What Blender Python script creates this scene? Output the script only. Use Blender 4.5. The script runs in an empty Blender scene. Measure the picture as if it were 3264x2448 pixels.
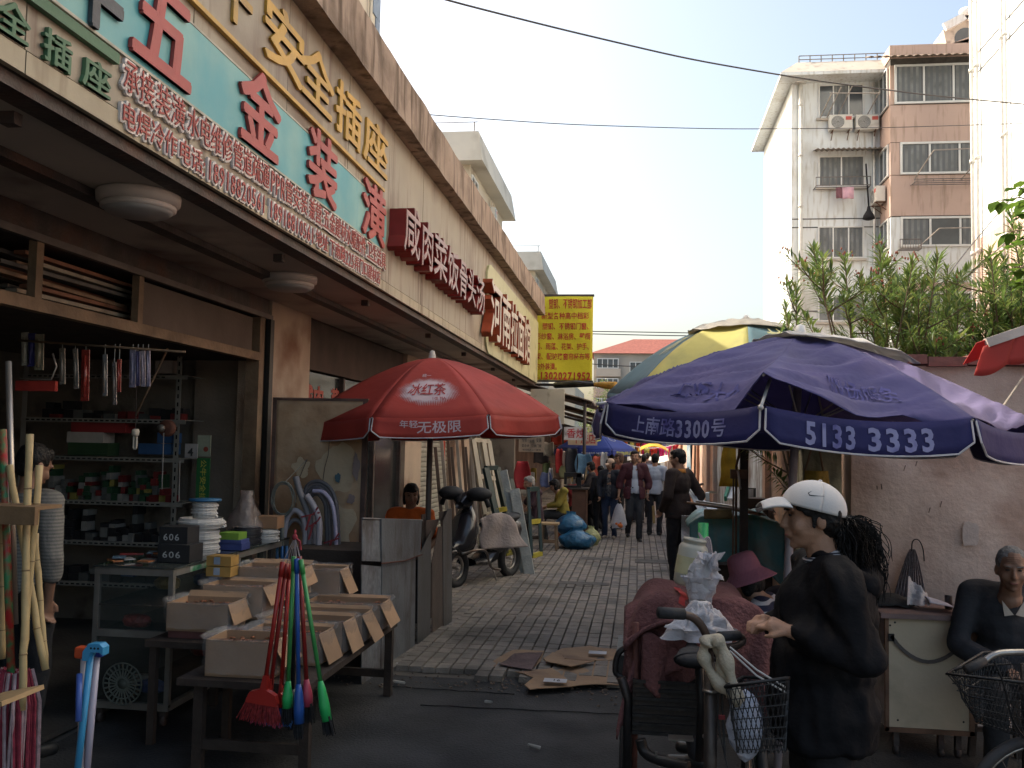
import bpy, bmesh, math, random
from math import sin, cos, pi, radians as rad
from mathutils import Vector as V, Matrix, Quaternion, noise
random.seed(7)
sc = bpy.context.scene
COL = sc.collection
# ---------------------------------------------------------------- camera
F, CX, CY, H = 2990.0, 1632.0, 1224.0, 1.72
VPX, VPY, SLOPE = 2035.0, 1418.0, 0.02
_d = V(((VPX-CX)/F, -(VPY-CY)/F, -1)).normalized()
_r = V((1, -SLOPE, 0))
_up = _r.cross(_d).normalized()
_x = _d.cross(_up).normalized()
cam = bpy.data.cameras.new('camera'); co = bpy.data.objects.new('camera', cam); COL.objects.link(co)
R3 = Matrix((_x, _d, _up))            # world = R3 @ camera vector
co.matrix_world = Matrix.Translation((0, 0, H)) @ R3.to_4x4()
cam.sensor_width = 36; cam.lens = F*36/3264; cam.clip_end = 2000; cam.clip_start = 0.05
sc.camera = co
# ---------------------------------------------------------------- light
world = bpy.data.worlds.new('World'); sc.world = world; world.use_nodes = True
SUNV = V((-0.80, 0.30, 0.68)).normalized()      # towards the sun
wn = world.node_tree; bg = wn.nodes['Background']
sky = wn.nodes.new('ShaderNodeTexSky'); sky.sky_type = 'NISHITA'; sky.sun_disc = False
sky.sun_elevation = math.asin(SUNV.z); sky.sun_rotation = math.atan2(SUNV.x, SUNV.y)
sky.air_density = 1.0; sky.dust_density = 5.5; sky.ozone_density = 1.0
tint = wn.nodes.new('ShaderNodeMix'); tint.data_type = 'RGBA'; tint.blend_type = 'MULTIPLY'; tint.inputs[0].default_value = 1; tint.inputs[7].default_value = (1.14, 1.08, .96, 1)
wn.links.new(sky.outputs[0], tint.inputs[6]); wn.links.new(tint.outputs[2], bg.inputs[0]); bg.inputs[1].default_value = 0.15
sl = bpy.data.lights.new('sun', 'SUN'); sl.energy = 3.0; sl.angle = rad(0.6); sl.color = (1, .93, .82)
so = bpy.data.objects.new('sun', sl); COL.objects.link(so)
so.rotation_euler = (-SUNV).to_track_quat('-Z', 'Y').to_euler(); so.location = (-20, 10, 30)
vs = sc.view_settings; vs.view_transform = 'Standard'; vs.look = 'None'; vs.gamma = 1; vs.exposure = 1.2
sc.cycles.max_bounces = 6; sc.cycles.diffuse_bounces = 3; sc.cycles.transparent_max_bounces = 12
sc.cycles.use_denoising = True

# ---------------------------------------------------------------- helpers
def ray(px, py):
    return R3 @ V(((px-CX)/F, -(py-CY)/F, -1))
def P(px, py, X=None, Y=None, Z=None):
    d = ray(px, py)
    if Y is not None: t = Y/d.y
    elif X is not None: t = X/d.x
    else: t = (Z-H)/d.z
    return V((d.x*t, d.y*t, H+d.z*t))
def lin(c):
    return tuple((x/12.92 if x <= .04045 else ((x+.055)/1.055)**2.4) for x in c)
def hexc(s):
    s = s.lstrip('#'); return lin(tuple(int(s[i:i+2], 16)/255 for i in (0, 2, 4)))
_mc = {}
def M(name, col, rough=.75, var=.25, scale=6, bump=.15, bscale=40, metal=0, dirt=None, dcol=(.05, .04, .03), dscale=3,
      streak=0, spec=.4, alpha=1, trans=0, rnd=0, emis=None, stripe=None, fine=0):
    if name in _mc: return _mc[name]
    m = bpy.data.materials.new(name); m.use_nodes = True; nt = m.node_tree; N = nt.nodes; L = nt.links
    b = N['Principled BSDF']; tc = N.new('ShaderNodeTexCoord'); vec = tc.outputs['Object']
    geo = N.new('ShaderNodeNewGeometry'); vec = geo.outputs['Position']
    def nz(s, det=5, st=1.0):
        n = N.new('ShaderNodeTexNoise'); n.inputs['Scale'].default_value = s; n.inputs['Detail'].default_value = det
        if st != 1.0:
            mp = N.new('ShaderNodeMapping'); mp.inputs['Scale'].default_value = (1, 1, st); L.new(vec, mp.inputs[0]); L.new(mp.outputs[0], n.inputs['Vector'])
        else: L.new(vec, n.inputs['Vector'])
        return n.outputs['Fac']
    def ramp(src, a, b_):
        r = N.new('ShaderNodeMapRange'); r.inputs[1].default_value = a; r.inputs[2].default_value = b_; L.new(src, r.inputs[0]); return r.outputs[0]
    def mix(f, a, b_, mode='MIX'):
        x = N.new('ShaderNodeMix'); x.data_type = 'RGBA'; x.blend_type = mode
        for s, v in ((x.inputs[0], f), (x.inputs[6], a), (x.inputs[7], b_)):
            if hasattr(v, 'is_output'): L.new(v, s)
            elif isinstance(v, (int, float)): s.default_value = v
            else: s.default_value = tuple(v[:3])+(1,)
        return x.outputs[2]
    c = tuple(col[:3])
    lo = tuple(x*(1-var) for x in c); hi = tuple(min(1, x*(1+var)) for x in c)
    out = mix(ramp(nz(scale), .3, .7), lo, hi)
    if stripe:      # (second colour, axis, frequency, duty)
        c2, ax, fr, duty = stripe
        sp = N.new('ShaderNodeSeparateXYZ'); L.new(tc.outputs['Object'], sp.inputs[0])
        ml = N.new('ShaderNodeMath'); ml.operation = 'MULTIPLY'; ml.inputs[1].default_value = fr; L.new(sp.outputs[ax], ml.inputs[0])
        fc = N.new('ShaderNodeMath'); fc.operation = 'FRACT'; L.new(ml.outputs[0], fc.inputs[0])
        gt = N.new('ShaderNodeMath'); gt.operation = 'GREATER_THAN'; gt.inputs[1].default_value = duty; L.new(fc.outputs[0], gt.inputs[0])
        out = mix(gt.outputs[0], out, c2)
    if rnd:
        oi = N.new('ShaderNodeObjectInfo'); out = mix(ramp(oi.outputs['Random'], 0, 1), mix(1.0, out, (1-rnd,)*3, 'MULTIPLY'), mix(1.0, out, (1+rnd,)*3, 'MULTIPLY'))
    if dirt: out = mix(ramp(nz(dscale, 8), .62-dirt*.25, .78-dirt*.15), out, dcol)
    if streak: out = mix(ramp(nz(9, 6, .12), .52, .80-streak*.1), out, dcol)
    if fine: out = mix(ramp(nz(180, 2), .3, .7), mix(1.0, out, (1-fine,)*3, 'MULTIPLY'), out)
    L.new(out, b.inputs['Base Color'])
    b.inputs['Roughness'].default_value = rough; b.inputs['Metallic'].default_value = metal
    b.inputs['Specular IOR Level'].default_value = spec; b.inputs['Alpha'].default_value = alpha
    if trans:
        b.inputs['Transmission Weight'].default_value = 0
        tr = N.new('ShaderNodeBsdfTranslucent'); L.new(out, tr.inputs[0]); ms = N.new('ShaderNodeMixShader'); ms.inputs[0].default_value = trans
        L.new(b.outputs[0], ms.inputs[1]); L.new(tr.outputs[0], ms.inputs[2]); L.new(ms.outputs[0], N['Material Output'].inputs[0])
    if emis: b.inputs['Emission Color'].default_value = tuple(emis)+(1,); b.inputs['Emission Strength'].default_value = 1
    if bump:
        bp = N.new('ShaderNodeBump'); bp.inputs['Strength'].default_value = bump; bp.inputs['Distance'].default_value = .02
        L.new(nz(bscale, 4), bp.inputs['Height']); L.new(bp.outputs[0], b.inputs['Normal'])
    _mc[name] = m; return m

def off(o):
    v = V((0, 0, 0))
    while o is not None: v += o.location; o = o.parent
    return v
def tag(o, label=None, cat=None, group=None, kind=None):
    if label: o['label'] = label
    if cat: o['category'] = cat
    if group: o['group'] = group
    if kind: o['kind'] = kind
    return o
def T(name, label, cat, loc, group=None, kind=None):
    o = bpy.data.objects.new(name, None); COL.objects.link(o); o.location = loc; o.empty_display_size = .1
    return tag(o, label, cat, group, kind)
def dup(o, loc=None, rz=None, label=None, parent=None, mats=None):
    c = o.copy(); COL.objects.link(c); c.parent = parent
    if loc is not None: c.location = loc
    if rz is not None: c.rotation_euler.z = rz
    if label: c['label'] = label
    for ch in [x for x in bpy.data.objects if x.parent == o]: dup(ch, parent=c)
    return c
class MB:
    def __init__(s): s.v = []; s.f = []; s.m = []; s.sm = []
    def add(s, vs_, fs, mi=0, smooth=False):
        n = len(s.v); s.v += [V(p) for p in vs_]; s.f += [tuple(i+n for i in f) for f in fs]; s.m += [mi]*len(fs); s.sm += [smooth]*len(fs); return s
    def box(s, c, size, rot=None, mi=0, taper=1.0):
        x, y, z = (k/2 for k in size); c = V(c)
        pts = [V((sx*x*(taper if sz > 0 else 1), sy*y*(taper if sz > 0 else 1), sz*z)) for sz in (-1, 1) for sy in (-1, 1) for sx in (-1, 1)]
        if rot is not None: pts = [rot @ p for p in pts]
        return s.add([c+p for p in pts], [(0, 2, 3, 1), (4, 5, 7, 6), (0, 1, 5, 4), (2, 6, 7, 3), (0, 4, 6, 2), (1, 3, 7, 5)], mi)
    def bb(s, a, b, mi=0):
        a, b = V(a), V(b); return s.box((a+b)/2, [abs(b[i]-a[i]) for i in range(3)], None, mi)
    def beam(s, a, b, w, h=None, up=(0, 0, 1), mi=0):
        a, b = V(a), V(b); h = h or w; d = b-a; L = d.length
        if L < 1e-6: return s
        z = d/L; u = V(up)
        if abs(z.dot(u)) > .98: u = V((0, 1, 0))
        x = u.cross(z).normalized(); y = z.cross(x)
        return s.box((a+b)/2, (w, h, L), Matrix((x, y, z)).transposed(), mi)
    def tube(s, path, r, n=8, mi=0, cap=True, closed=False):
        path = [V(p) for p in path]; k = len(path); rr = r if isinstance(r, (list, tuple)) else [r]*k
        vs_ = []; ref = None
        for i, p in enumerate(path):
            a = path[(i-1) % k] if closed else path[max(0, i-1)]; b = path[(i+1) % k] if closed else path[min(k-1, i+1)]
            t = (b-a).normalized() if (b-a).length > 1e-9 else V((0, 0, 1))
            if ref is None: ref = V((0, 0, 1)) if abs(t.z) < .9 else V((1, 0, 0))
            x = ref.cross(t); x = x.normalized() if x.length > 1e-6 else V((1, 0, 0)); y = t.cross(x); ref = y
            for j in range(n): a_ = 2*pi*j/n; vs_.append(p+(x*cos(a_)+y*sin(a_))*rr[i])
        fs = []
        for i in range(k if closed else k-1):
            for j in range(n): i2 = (i+1) % k; fs.append((i*n+j, i*n+(j+1) % n, i2*n+(j+1) % n, i2*n+j))
        if cap and not closed: fs += [tuple(range(n))[::-1], tuple((k-1)*n+j for j in range(n))]
        return s.add(vs_, fs, mi, n > 5)
    def cyl(s, a, b, r, r2=None, n=12, mi=0):
        return s.tube([a, b], [r, r if r2 is None else r2], n, mi)
    def lathe(s, prof, o, axis=(0, 0, 1), n=20, mi=0, smooth=True, sx=1, sy=1):
        o = V(o); z = V(axis).normalized(); x = z.orthogonal().normalized() if abs(z.z) < .999 else V((1, 0, 0)); y = z.cross(x)
        vs_ = [o+(x*cos(2*pi*j/n)*sx+y*sin(2*pi*j/n)*sy)*r+z*h for r, h in prof for j in range(n)]
        fs = [(i*n+j, i*n+(j+1) % n, (i+1)*n+(j+1) % n, (i+1)*n+j) for i in range(len(prof)-1) for j in range(n)]
        return s.add(vs_, fs, mi, smooth)
    def ell(s, c, r, rot=None, n=12, k=8, mi=0):
        c = V(c); vs_ = []
        for i in range(1, k):
            for j in range(n):
                a, b = pi*i/k, 2*pi*j/n; p = V((r[0]*sin(a)*cos(b), r[1]*sin(a)*sin(b), r[2]*cos(a))); vs_.append(c+(rot @ p if rot else p))
        top = V((0, 0, r[2])); bot = -top; vs_ += [c+(rot @ top if rot else top), c+(rot @ bot if rot else bot)]
        fs = [(i*n+j, (i+1)*n+j, (i+1)*n+(j+1) % n, i*n+(j+1) % n) for i in range(k-2) for j in range(n)]
        t = (k-1)*n
        fs += [(t, j, (j+1) % n) for j in range(n)]+[(t+1, (k-2)*n+(j+1) % n, (k-2)*n+j) for j in range(n)]
        return s.add(vs_, fs, mi, True)
    def quad(s, a, b, c, d, mi=0): return s.add([a, b, c, d], [(0, 1, 2, 3)], mi)
    def prism(s, pts, ext, mi=0):       # polygon (coplanar points) extruded by vector ext
        n = len(pts); pts = [V(p) for p in pts]; e = V(ext)
        return s.add(pts+[p+e for p in pts], [tuple(range(n))[::-1], tuple(n+i for i in range(n))]+[(i, (i+1) % n, n+(i+1) % n, n+i) for i in range(n)], mi)
    def grid(s, fn, nu, nv, th=0, mi=0, smooth=True):
        vs_ = [V(fn(i/nu, j/nv)) for j in range(nv+1) for i in range(nu+1)]; w = nu+1
        fs = [(j*w+i, j*w+i+1, (j+1)*w+i+1, (j+1)*w+i) for j in range(nv) for i in range(nu)]
        return s.add(vs_, fs, mi, smooth)
    def build(s, name, mats, parent=None, label=None, cat=None, group=None, kind=None, loc=None, solid=0, bevel=0, weld=False):
        me = bpy.data.meshes.new(name)
        if parent is not None: o0 = off(parent)
        elif loc is not None: o0 = V(loc)
        else:
            xs = [p.x for p in s.v]; ys = [p.y for p in s.v]; zs = [p.z for p in s.v]
            o0 = V(((min(xs)+max(xs))/2, (min(ys)+max(ys))/2, min(zs)))
        me.from_pydata([p-o0 for p in s.v], [], s.f)
        if not isinstance(mats, (list, tuple)): mats = [mats]
        for m in mats: me.materials.append(m)
        me.polygons.foreach_set('material_index', s.m); me.polygons.foreach_set('use_smooth', s.sm)
        me.validate(); me.update()
        o = bpy.data.objects.new(name, me); COL.objects.link(o)
        if parent is not None: o.parent = parent
        else: o.location = o0
        if solid: md = o.modifiers.new('t', 'SOLIDIFY'); md.thickness = solid; md.offset = 0
        if bevel: md = o.modifiers.new('b', 'BEVEL'); md.width = bevel; md.segments = 2; md.limit_method = 'ANGLE'
        return tag(o, label, cat, group, kind)
def jit(v, a): return V((v[0]+random.uniform(-a, a), v[1]+random.uniform(-a, a), v[2]+random.uniform(-a, a)))

# lettering -------------------------------------------------------
_gc = {}
def glyph(ch, bold=.02, key='flat', mats=None, ol=.05, flat=False):
    k = (ch, bold, key, tuple(m.name for m in mats))
    if k in _gc: return _gc[k]
    def one(off_, z0, z1):
        cu = bpy.data.curves.new('g', 'FONT'); cu.body = ch; cu.size = 1; cu.resolution_u = 2; cu.offset = off_
        cu.extrude = 0 if flat else (z1-z0)/2; cu.fill_mode = 'BOTH' if not flat else 'FRONT'
        ob = bpy.data.objects.new('g', cu); me = bpy.data.meshes.new_from_object(ob)
        vs_ = [(v.co.x, v.co.y, v.co.z+(z0+z1)/2) for v in me.vertices]; fs = [tuple(p.vertices) for p in me.polygons]
        ns = [p.normal.z for p in me.polygons]
        bpy.data.objects.remove(ob); bpy.data.curves.remove(cu); bpy.data.meshes.remove(me); return vs_, fs, ns
    me = bpy.data.meshes.new('letter'); vs_, fs, mi = [], [], []
    def put(r, z0, z1, m, n_, dz):
        for q in range(n_):
            va, fa, _n = one(0, z0, z1+dz*q); n = len(vs_); a_ = q*2*pi/n_
            vs_.extend((v[0]+r*cos(a_), v[1]+r*sin(a_), v[2]) for v in va); fs.extend(tuple(i+n for i in p) for p in fa); mi.extend([m]*len(fa))
    if key == 'print' or flat:
        va, fa, _n = one(bold, 0, 1); vs_, fs, mi = va, fa, [0]*len(fa)
    elif key == 'outline': put(ol, 0, .80, 0, 10, .04); put(0, 1.3, 1.6, 1, 1, 0)
    elif key == 'box': put(bold, 0, .95, 0, 6, .002); put(bold*.5, .97, .985, 1, 4, .003)
    else: put(bold, 0, .93, 0, 6, .012)
    me.from_pydata(vs_, [], fs)
    for m in mats: me.materials.append(m)
    me.polygons.foreach_set('material_index', mi); me.update()
    _gc[k] = me; return me
def adv(ch):
    if ch == ' ': return .35
    if ch in ':.,': return .30
    return .58 if ord(ch) < 256 else 1.0
def letters(txt, org, xd, yd, w, h, ext, mats, parent, key='flat', bold=.02, name='letter', ol=.05):
    """txt laid out from org (lower left) along xd over width w, height h; each letter a part."""
    xd, yd = V(xd).normalized(), V(yd).normalized(); zd = xd.cross(yd); tot = sum(adv(c) for c in txt); sx = w/tot; x = 0
    if not isinstance(mats, (list, tuple)): mats = [mats]
    for ch in txt:
        if ch != ' ':
            me = glyph(ch, bold, key, mats, ol)
            o = bpy.data.objects.new(name, me); COL.objects.link(o); o.parent = parent
            wide = 1.0 if ord(ch) > 255 else 1.0
            hh = h*.98 if ord(ch) > 255 else h*1.2
            base = V(org)+xd*x*sx+yd*(h*.12 if ord(ch) > 255 else h*.03)-off(parent)
            Mx = Matrix((xd*sx*wide, yd*hh, zd*ext)).transposed().to_4x4(); Mx.translation = base
            o.matrix_local = Mx
        x += adv(ch)
def print_on(txt, fn, u0, v0, w, h, mat, parent, name='lettering', bold=.02, slant=0, dense=0):
    """flat print: glyph outlines mapped by fn(u, v) -> point on the cloth or board (joined, one part)"""
    mb = MB(); tot = sum(adv(c) for c in txt); sx = w/tot; x = 0
    for ch in txt:
        if ch != ' ':
            me = glyph(ch, bold if ord(ch) < 256 else min(bold, .011), 'print', [mat], flat=True); k = 1.05 if ord(ch) > 255 else 1.28; b0 = .12 if ord(ch) > 255 else .03
            if dense:
                bm = bmesh.new(); bm.from_mesh(me); bmesh.ops.triangulate(bm, faces=bm.faces[:]); bmesh.ops.subdivide_edges(bm, edges=bm.edges[:], cuts=dense, use_grid_fill=True); me = bpy.data.meshes.new('d'); bm.to_mesh(me); bm.free()
            vs_ = [fn(u0+(x+v.co.x+slant*v.co.y)*sx, v0+h*(b0+v.co.y*k)) for v in me.vertices]
            mb.add(vs_, [tuple(p.vertices) for p in me.polygons])
        x += adv(ch)
    return mb.build(name, mat, parent)
# ================================================================ GROUND
m_asph = M('asphalt', (.054, .053, .052), .85, .45, 2.2, .5, 60, dirt=.5, dcol=(.026, .026, .028), dscale=1.6, fine=.5)
m_grout = M('grout', (.115, .10, .085), .95, .3, 5, .3)
m_brick = M('paver', (.25, .215, .18), .82, .22, 9, .35, 70, dirt=.45, dcol=(.085, .075, .065), dscale=1.2, rnd=.16, fine=.3)
MB().quad((-300, -60, -.02), (300, -60, -.02), (300, 600, -.02), (-300, 600, -.02)).build('ground', M('ground', (.10, .095, .085), .95), kind='structure', loc=(0, 0, -.02))
mb = MB()
def asph(u, v):
    x, y = -3.2+u*9.5, -4+v*10.95; return (x, y, .006*noise.noise(V((x*1.1, y*1.1, 0)))+.004*noise.noise(V((x*4, y*4, 3))))
mb.grid(asph, 90, 100); asphalt = mb.build('asphalt', m_asph, kind='structure', loc=(0, 0, 0))
# long cracks in the asphalt
for (a, b) in (((1340, 2250), (2000, 2280)), ((1235, 2190), (1640, 2215))):
    p0, p1 = P(*a, Z=0), P(*b, Z=0); pts = [p0.lerp(p1, i/14)+V((0, .03*noise.noise(V((i*.7, 2, 0))), .0055)) for i in range(15)]
    MB().tube(pts, .0035, 5).build('crack', M('crackdark', (.02, .02, .02), 1), asphalt)
mb = MB(); mb.quad((-3.25, 6.75, .0), (1.42, 6.95, .0), (1.42, 40, .0), (-3.25, 40, .0))
pav = mb.build('pavement', m_grout, kind='structure', loc=(0, 6.9, 0))
BW, BL, GX, GY = .105, .17, .008, .003
bme = MB().box((0, 0, 0), (BW-GX, BL-GY, .04), taper=.94).build('tmp', m_brick); bdata = bme.data; bpy.data.objects.remove(bme)
bdata.name = 'brick'
spots = []
ix = 0; x = -3.2
while x < 1.38:
    y = 6.85+.10*noise.noise(V((x*.9, 0, 0)))+(.12 if random.random() < .3 else 0); y = 6.85+math.ceil((y-6.85)/BL)*BL+(.5*BL if ix % 2 else 0)*0
    y += random.uniform(-.02, .02)
    while y < 32:
        spots.append((x, y)); y += BL
    x += BW; ix += 1
vis = lambda s: -1.78 < s[0] or s[1] > 8.6
cand = sorted([s for s in spots if -1.75 < s[0]-.04*(s[1]-8) and s[0] < .55], key=lambda s: s[1])[:300]; cs = set(cand)
def bz(x, y): return .004+.0035*noise.noise(V((x*3, y*3, 5)))+random.uniform(-.0015, .0015)
for (x, y) in cand:
    o = bpy.data.objects.new('brick', bdata); COL.objects.link(o); o.parent = pav
    o.location = V((x, y, bz(x, y)))-pav.location; o.rotation_euler = (random.uniform(-.008, .008), random.uniform(-.02, .02), random.uniform(-.012, .012))
mb = MB()
for (x, y) in spots:
    if (x, y) in cs or y < 6.9 and random.random() < .3: continue
    mb.box((x, y, bz(x, y)), (BW-GX, BL-GY, .04), Matrix.Rotation(random.uniform(-.012, .012), 3, 'Z'), mi=random.choice((0, 0, 1, 2, 3)), taper=.94)
mb.build('bricks', [m_brick]+[M('paver%d' % i, c, .82, .22, 9, .35, 70, dirt=.45, dcol=(.085, .075, .065), dscale=1.2, fine=.3) for i, c in enumerate(((.21, .185, .165), (.28, .235, .20), (.235, .205, .185)))], pav, kind='stuff')
# drain cover and mortar patches in the pavement
for (px, py, w, d_) in ((1860, 1866, .62, .22), (1900, 1787, .5, .3), (2090, 1795, .6, .45), (2060, 1700, .3, .2), (2062, 1672, .3, .2)):
    p = P(px, py, Z=0); MB().box((p.x, p.y, .026), (w, d_, .004)).build('patch', M('patch%d' % (px % 2), (.12, .11, .10) if px % 2 else (.09, .082, .075), .9, .3, 9, .5), pav)
# rubble at the ragged edge
mb = MB()
for i in range(260):
    x = random.uniform(-2.2, .3); y = 6.75+random.gauss(0, .16)
    mb.box((x, y, .008), (random.uniform(.006, .028), random.uniform(.006, .02), random.uniform(.003, .010)), Matrix.Rotation(random.uniform(0, 3), 3, 'Z'), taper=.7)
mb.build('rubble', M('rubble', (.13, .10, .08), .95, .4, 20), kind='stuff', label='broken grit and mortar along the ragged pavement edge')

# ================================================================ LEFT SHOP ROW
XF, ZB, ZI = -2.17, 2.987, 4.45
m_panel = M('panel', (.31, .27, .205), .5, .10, 2, .05, dirt=.22, dcol=(.15, .10, .07), dscale=1.1, streak=.9)
m_strip = M('strip', (.36, .31, .215), .5, .12, 3, .05, dirt=.3, dcol=(.18, .13, .08), dscale=2, streak=.8)
m_corn = M('cornice', (.33, .255, .20), .9, .15, 3, .3, dirt=.5, dcol=(.12, .085, .06), dscale=2.2, streak=1.4)
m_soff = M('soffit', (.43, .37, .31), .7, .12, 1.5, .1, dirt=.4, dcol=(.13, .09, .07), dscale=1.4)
m_dark = M('darkmetal', (.055, .042, .038), .6, .4, 8, .3, dirt=.4, dcol=(.10, .045, .03))
m_col = M('column', (.54, .43, .33), .92, .12, 3, .6, 120, dirt=.35, dcol=(.26, .14, .09), dscale=1.6, fine=.25)
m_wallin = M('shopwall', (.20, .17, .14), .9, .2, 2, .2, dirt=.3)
B = T('shop_building', 'long low shop row with beige panel fascia, deep concrete cornice and open shopfronts along the alley', 'building', (-4, 8, 0), kind='structure')
def W(name, a, b, m, par=B, **k): return MB().bb(a, b).build(name, m, par, **k)
W('roof', (-7, -3, ZI+.02), (-2.35, 19.9, 4.80), m_corn)
cn = MB()
def cor(u, v):
    y = -3+22.9*u; z = ZI+(4.87-ZI)*v; return (-2.02+.012*noise.noise(V((y*2, z*3, 0)))-.01*v, y, z+.012*noise.noise(V((y*3, 1, 0))))
cn.grid(cor, 150, 4); cn.grid(lambda u, v: (-2.35+.33*(1-v)-0 if v else -2.02+.012*noise.noise(V(((-3+22.9*u)*2, ZI*3, 0))), -3+22.9*u, ZI), 150, 1)
cn.bb((-2.36, -3, ZI+.004), (-2.035, 19.9, 4.865))
cn.build('cornice', m_corn, B)
MB().bb((-2.36, -3, ZB), (XF-.02, 19.85, ZI)).build('backing', M('seam', (.06, .05, .045), .9), B)
y = -1.9; seams = []
while y < 19.8:
    y2 = min(y+1.22, 19.85); w_ = random.uniform(-.0015, .0015)
    MB().bb((XF-.018, y+.004, ZB+.088), (XF+w_, y2-.004, ZI-.002)).build('fascia_panel', m_panel, B, bevel=.002)
    MB().bb((XF-.018, y+.004, ZB-.001), (XF+.006+w_, y2-.004, ZB+.082)).build('trim_panel', m_strip, B)
    y = y2
# canopy underside
W('lip_beam', (-2.32, -3, ZB-.055), (XF-.03, 19.85, ZB-.004), m_dark)
W('soffit', (-3.3, -3, 2.94), (-2.325, 19.85, 2.98), m_soff)
W('rail', (-2.80, -3, 2.895), (-2.70, 19.85, 2.937), m_dark)
for y in (3.2, 5.9, 7.9, 10.4, 12.6, 15.2, 17.8):
    W('bracket', (-2.42, y, 2.89), (-2.36, y+.05, 2.938), m_dark)
# columns at the shopfront line
XC = -3.25
def column(y0, y1, xw=.30): return W('column', (XC-xw, y0, 0), (XC, y1, 2.938), m_col)
column(7.95, 8.95); column(12.9, 13.9); column(16.5, 18.0, .3); column(-2.2, -1.2)
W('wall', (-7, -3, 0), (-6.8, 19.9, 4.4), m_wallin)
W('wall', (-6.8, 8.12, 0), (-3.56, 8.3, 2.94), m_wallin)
W('wall', (-6.8, -.6, 0), (-3.3, -.4, 2.94), m_wallin)  # unseen near side wall, put in to keep the shop interior dark
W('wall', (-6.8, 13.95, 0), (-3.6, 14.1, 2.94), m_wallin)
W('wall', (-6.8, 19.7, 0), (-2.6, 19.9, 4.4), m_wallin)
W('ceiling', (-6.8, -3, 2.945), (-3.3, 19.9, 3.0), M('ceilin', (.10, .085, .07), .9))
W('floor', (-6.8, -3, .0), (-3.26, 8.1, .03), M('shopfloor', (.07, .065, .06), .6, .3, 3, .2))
# restaurant front (between the columns): dark glazing with red characters above the door board
rf = W('shopfront_glazing', (XC-.14, 8.98, .1), (XC-.10, 12.88, 2.40), M('darkglass', (.022, .026, .028), .15, .2, 2, 0, spec=.5))
W('door_header', (XC-.2, 8.97, 2.42), (XC-.06, 12.89, 2.93), M('hdr', (.06, .042, .035), .8, .3, 3))
for y in (8.98, 10.2, 11.5, 12.82): W('mullion', (XC-.1, y, .05), (XC-.05, y+.06, 2.4), m_dark)
m_redpaint = M('redpaint', (.33, .045, .03), .55, .2, 12, .05)
letters('咸肉', (XC-.098, 9.02, 1.98), (0, 1, 0), (0, 0, 1), .66, .30, .004, [m_redpaint], B, bold=.03)
letters('菜', (XC-.098, 9.92, 1.99), (0, 1, 0), (0, 0, 1), .27, .30, .004, [m_redpaint], B, bold=.03)
letters('饭', (XC-.098, 10.36, 1.98), (0, 1, 0), (0, 0, 1), .27, .30, .004, [m_redpaint], B, bold=.03)
# roller shutter with slats, red couplet papers
rs = T('roller_shutter', None, None, (XC-.12, 14.9, 0)); rs.parent = B; rs.location = V((XC-.12, 14.9, 0))-B.location
sl_m = M('slat', (.42, .42, .36), .45, .12, 4, .05, metal=.2, dirt=.35, dcol=(.22, .20, .17), dscale=4)
z = .05; sd = None
while z < 2.9:
    if sd is None:
        sm_ = MB(); prof = [(0, 0), (.012, .012), (.016, .04), (.010, .068), (0, .074)]
        for i in range(4):
            a, b = prof[i], prof[i+1]; sm_.quad((XC-.16+a[0], 13.9, z+a[1]), (XC-.16+a[0], 16.5, z+a[1]), (XC-.16+b[0], 16.5, z+b[1]), (XC-.16+b[0], 13.9, z+b[1]))
        o = sm_.build('slat', sl_m, rs); sd = o; z0 = z
    else:
        o = sd.copy(); COL.objects.link(o); o.location.z = z-z0; o.location.x = random.uniform(-.002, .002)
    z += .078
W('shutter_backing', (XC-.20, 13.9, 0), (XC-.17, 16.5, 2.93), M('shb', (.05, .05, .045), .9))
m_couplet = M('couplet', (.42, .055, .03), .75, .2, 6, .1, dirt=.3, dcol=(.5, .2, .13), dscale=8)
W('couplet_paper', (XC-.135, 14.0, 1.30), (XC-.13, 14.42, 2.6), m_couplet); W('couplet_paper', (XC-.135, 16.1, 1.36), (XC-.13, 16.3, 2.6), m_couplet)
# hardware shop header, loft beam and shutter housing
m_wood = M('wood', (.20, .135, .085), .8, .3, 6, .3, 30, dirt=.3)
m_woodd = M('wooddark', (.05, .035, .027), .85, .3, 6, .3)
zb = P(0, 941, X=XC).z
W('loft_beam', (XC-.06, .2, zb-.04), (XC+.01, 7.7, zb+.03), m_wood)
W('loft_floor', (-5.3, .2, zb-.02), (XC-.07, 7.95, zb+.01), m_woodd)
W('shutter_housing', (XC-.35, .2, 2.78), (XC-.02, 7.93, 2.94), m_dark)
W('shutter_lip', (XC-.02, .2, 2.76), (XC+.02, 7.93, 2.80), M('lipm', (.12, .10, .09), .6))
for (px,) in ((108,), (440,)):
    yy = P(px, 1000, X=XC).y; W('loft_post', (XC-.05, yy, zb+.03), (XC, yy+.06, 2.78), m_wood)
W('loft_panel', (XC-.05, P(440, 1000, X=XC).y+.07, zb+.04), (XC-.03, 7.6, 2.74), M('ply', (.11, .085, .07), .85, .2, 3, .1))
W('door_jamb', (XC-.12, 7.70, .03), (XC-.0, 7.80, 2.76), m_wood)
W('track', (XC-.02, 7.86, .03), (XC+.03, 7.94, 2.76), M('track', (.02, .02, .02), .5))
W('inner_wall_strip', (XC-.75, 8.05, .03), (XC-.05, 8.11, 2.45), M('strip2', (.24, .19, .15), .9, .2, 3, .2))
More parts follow.
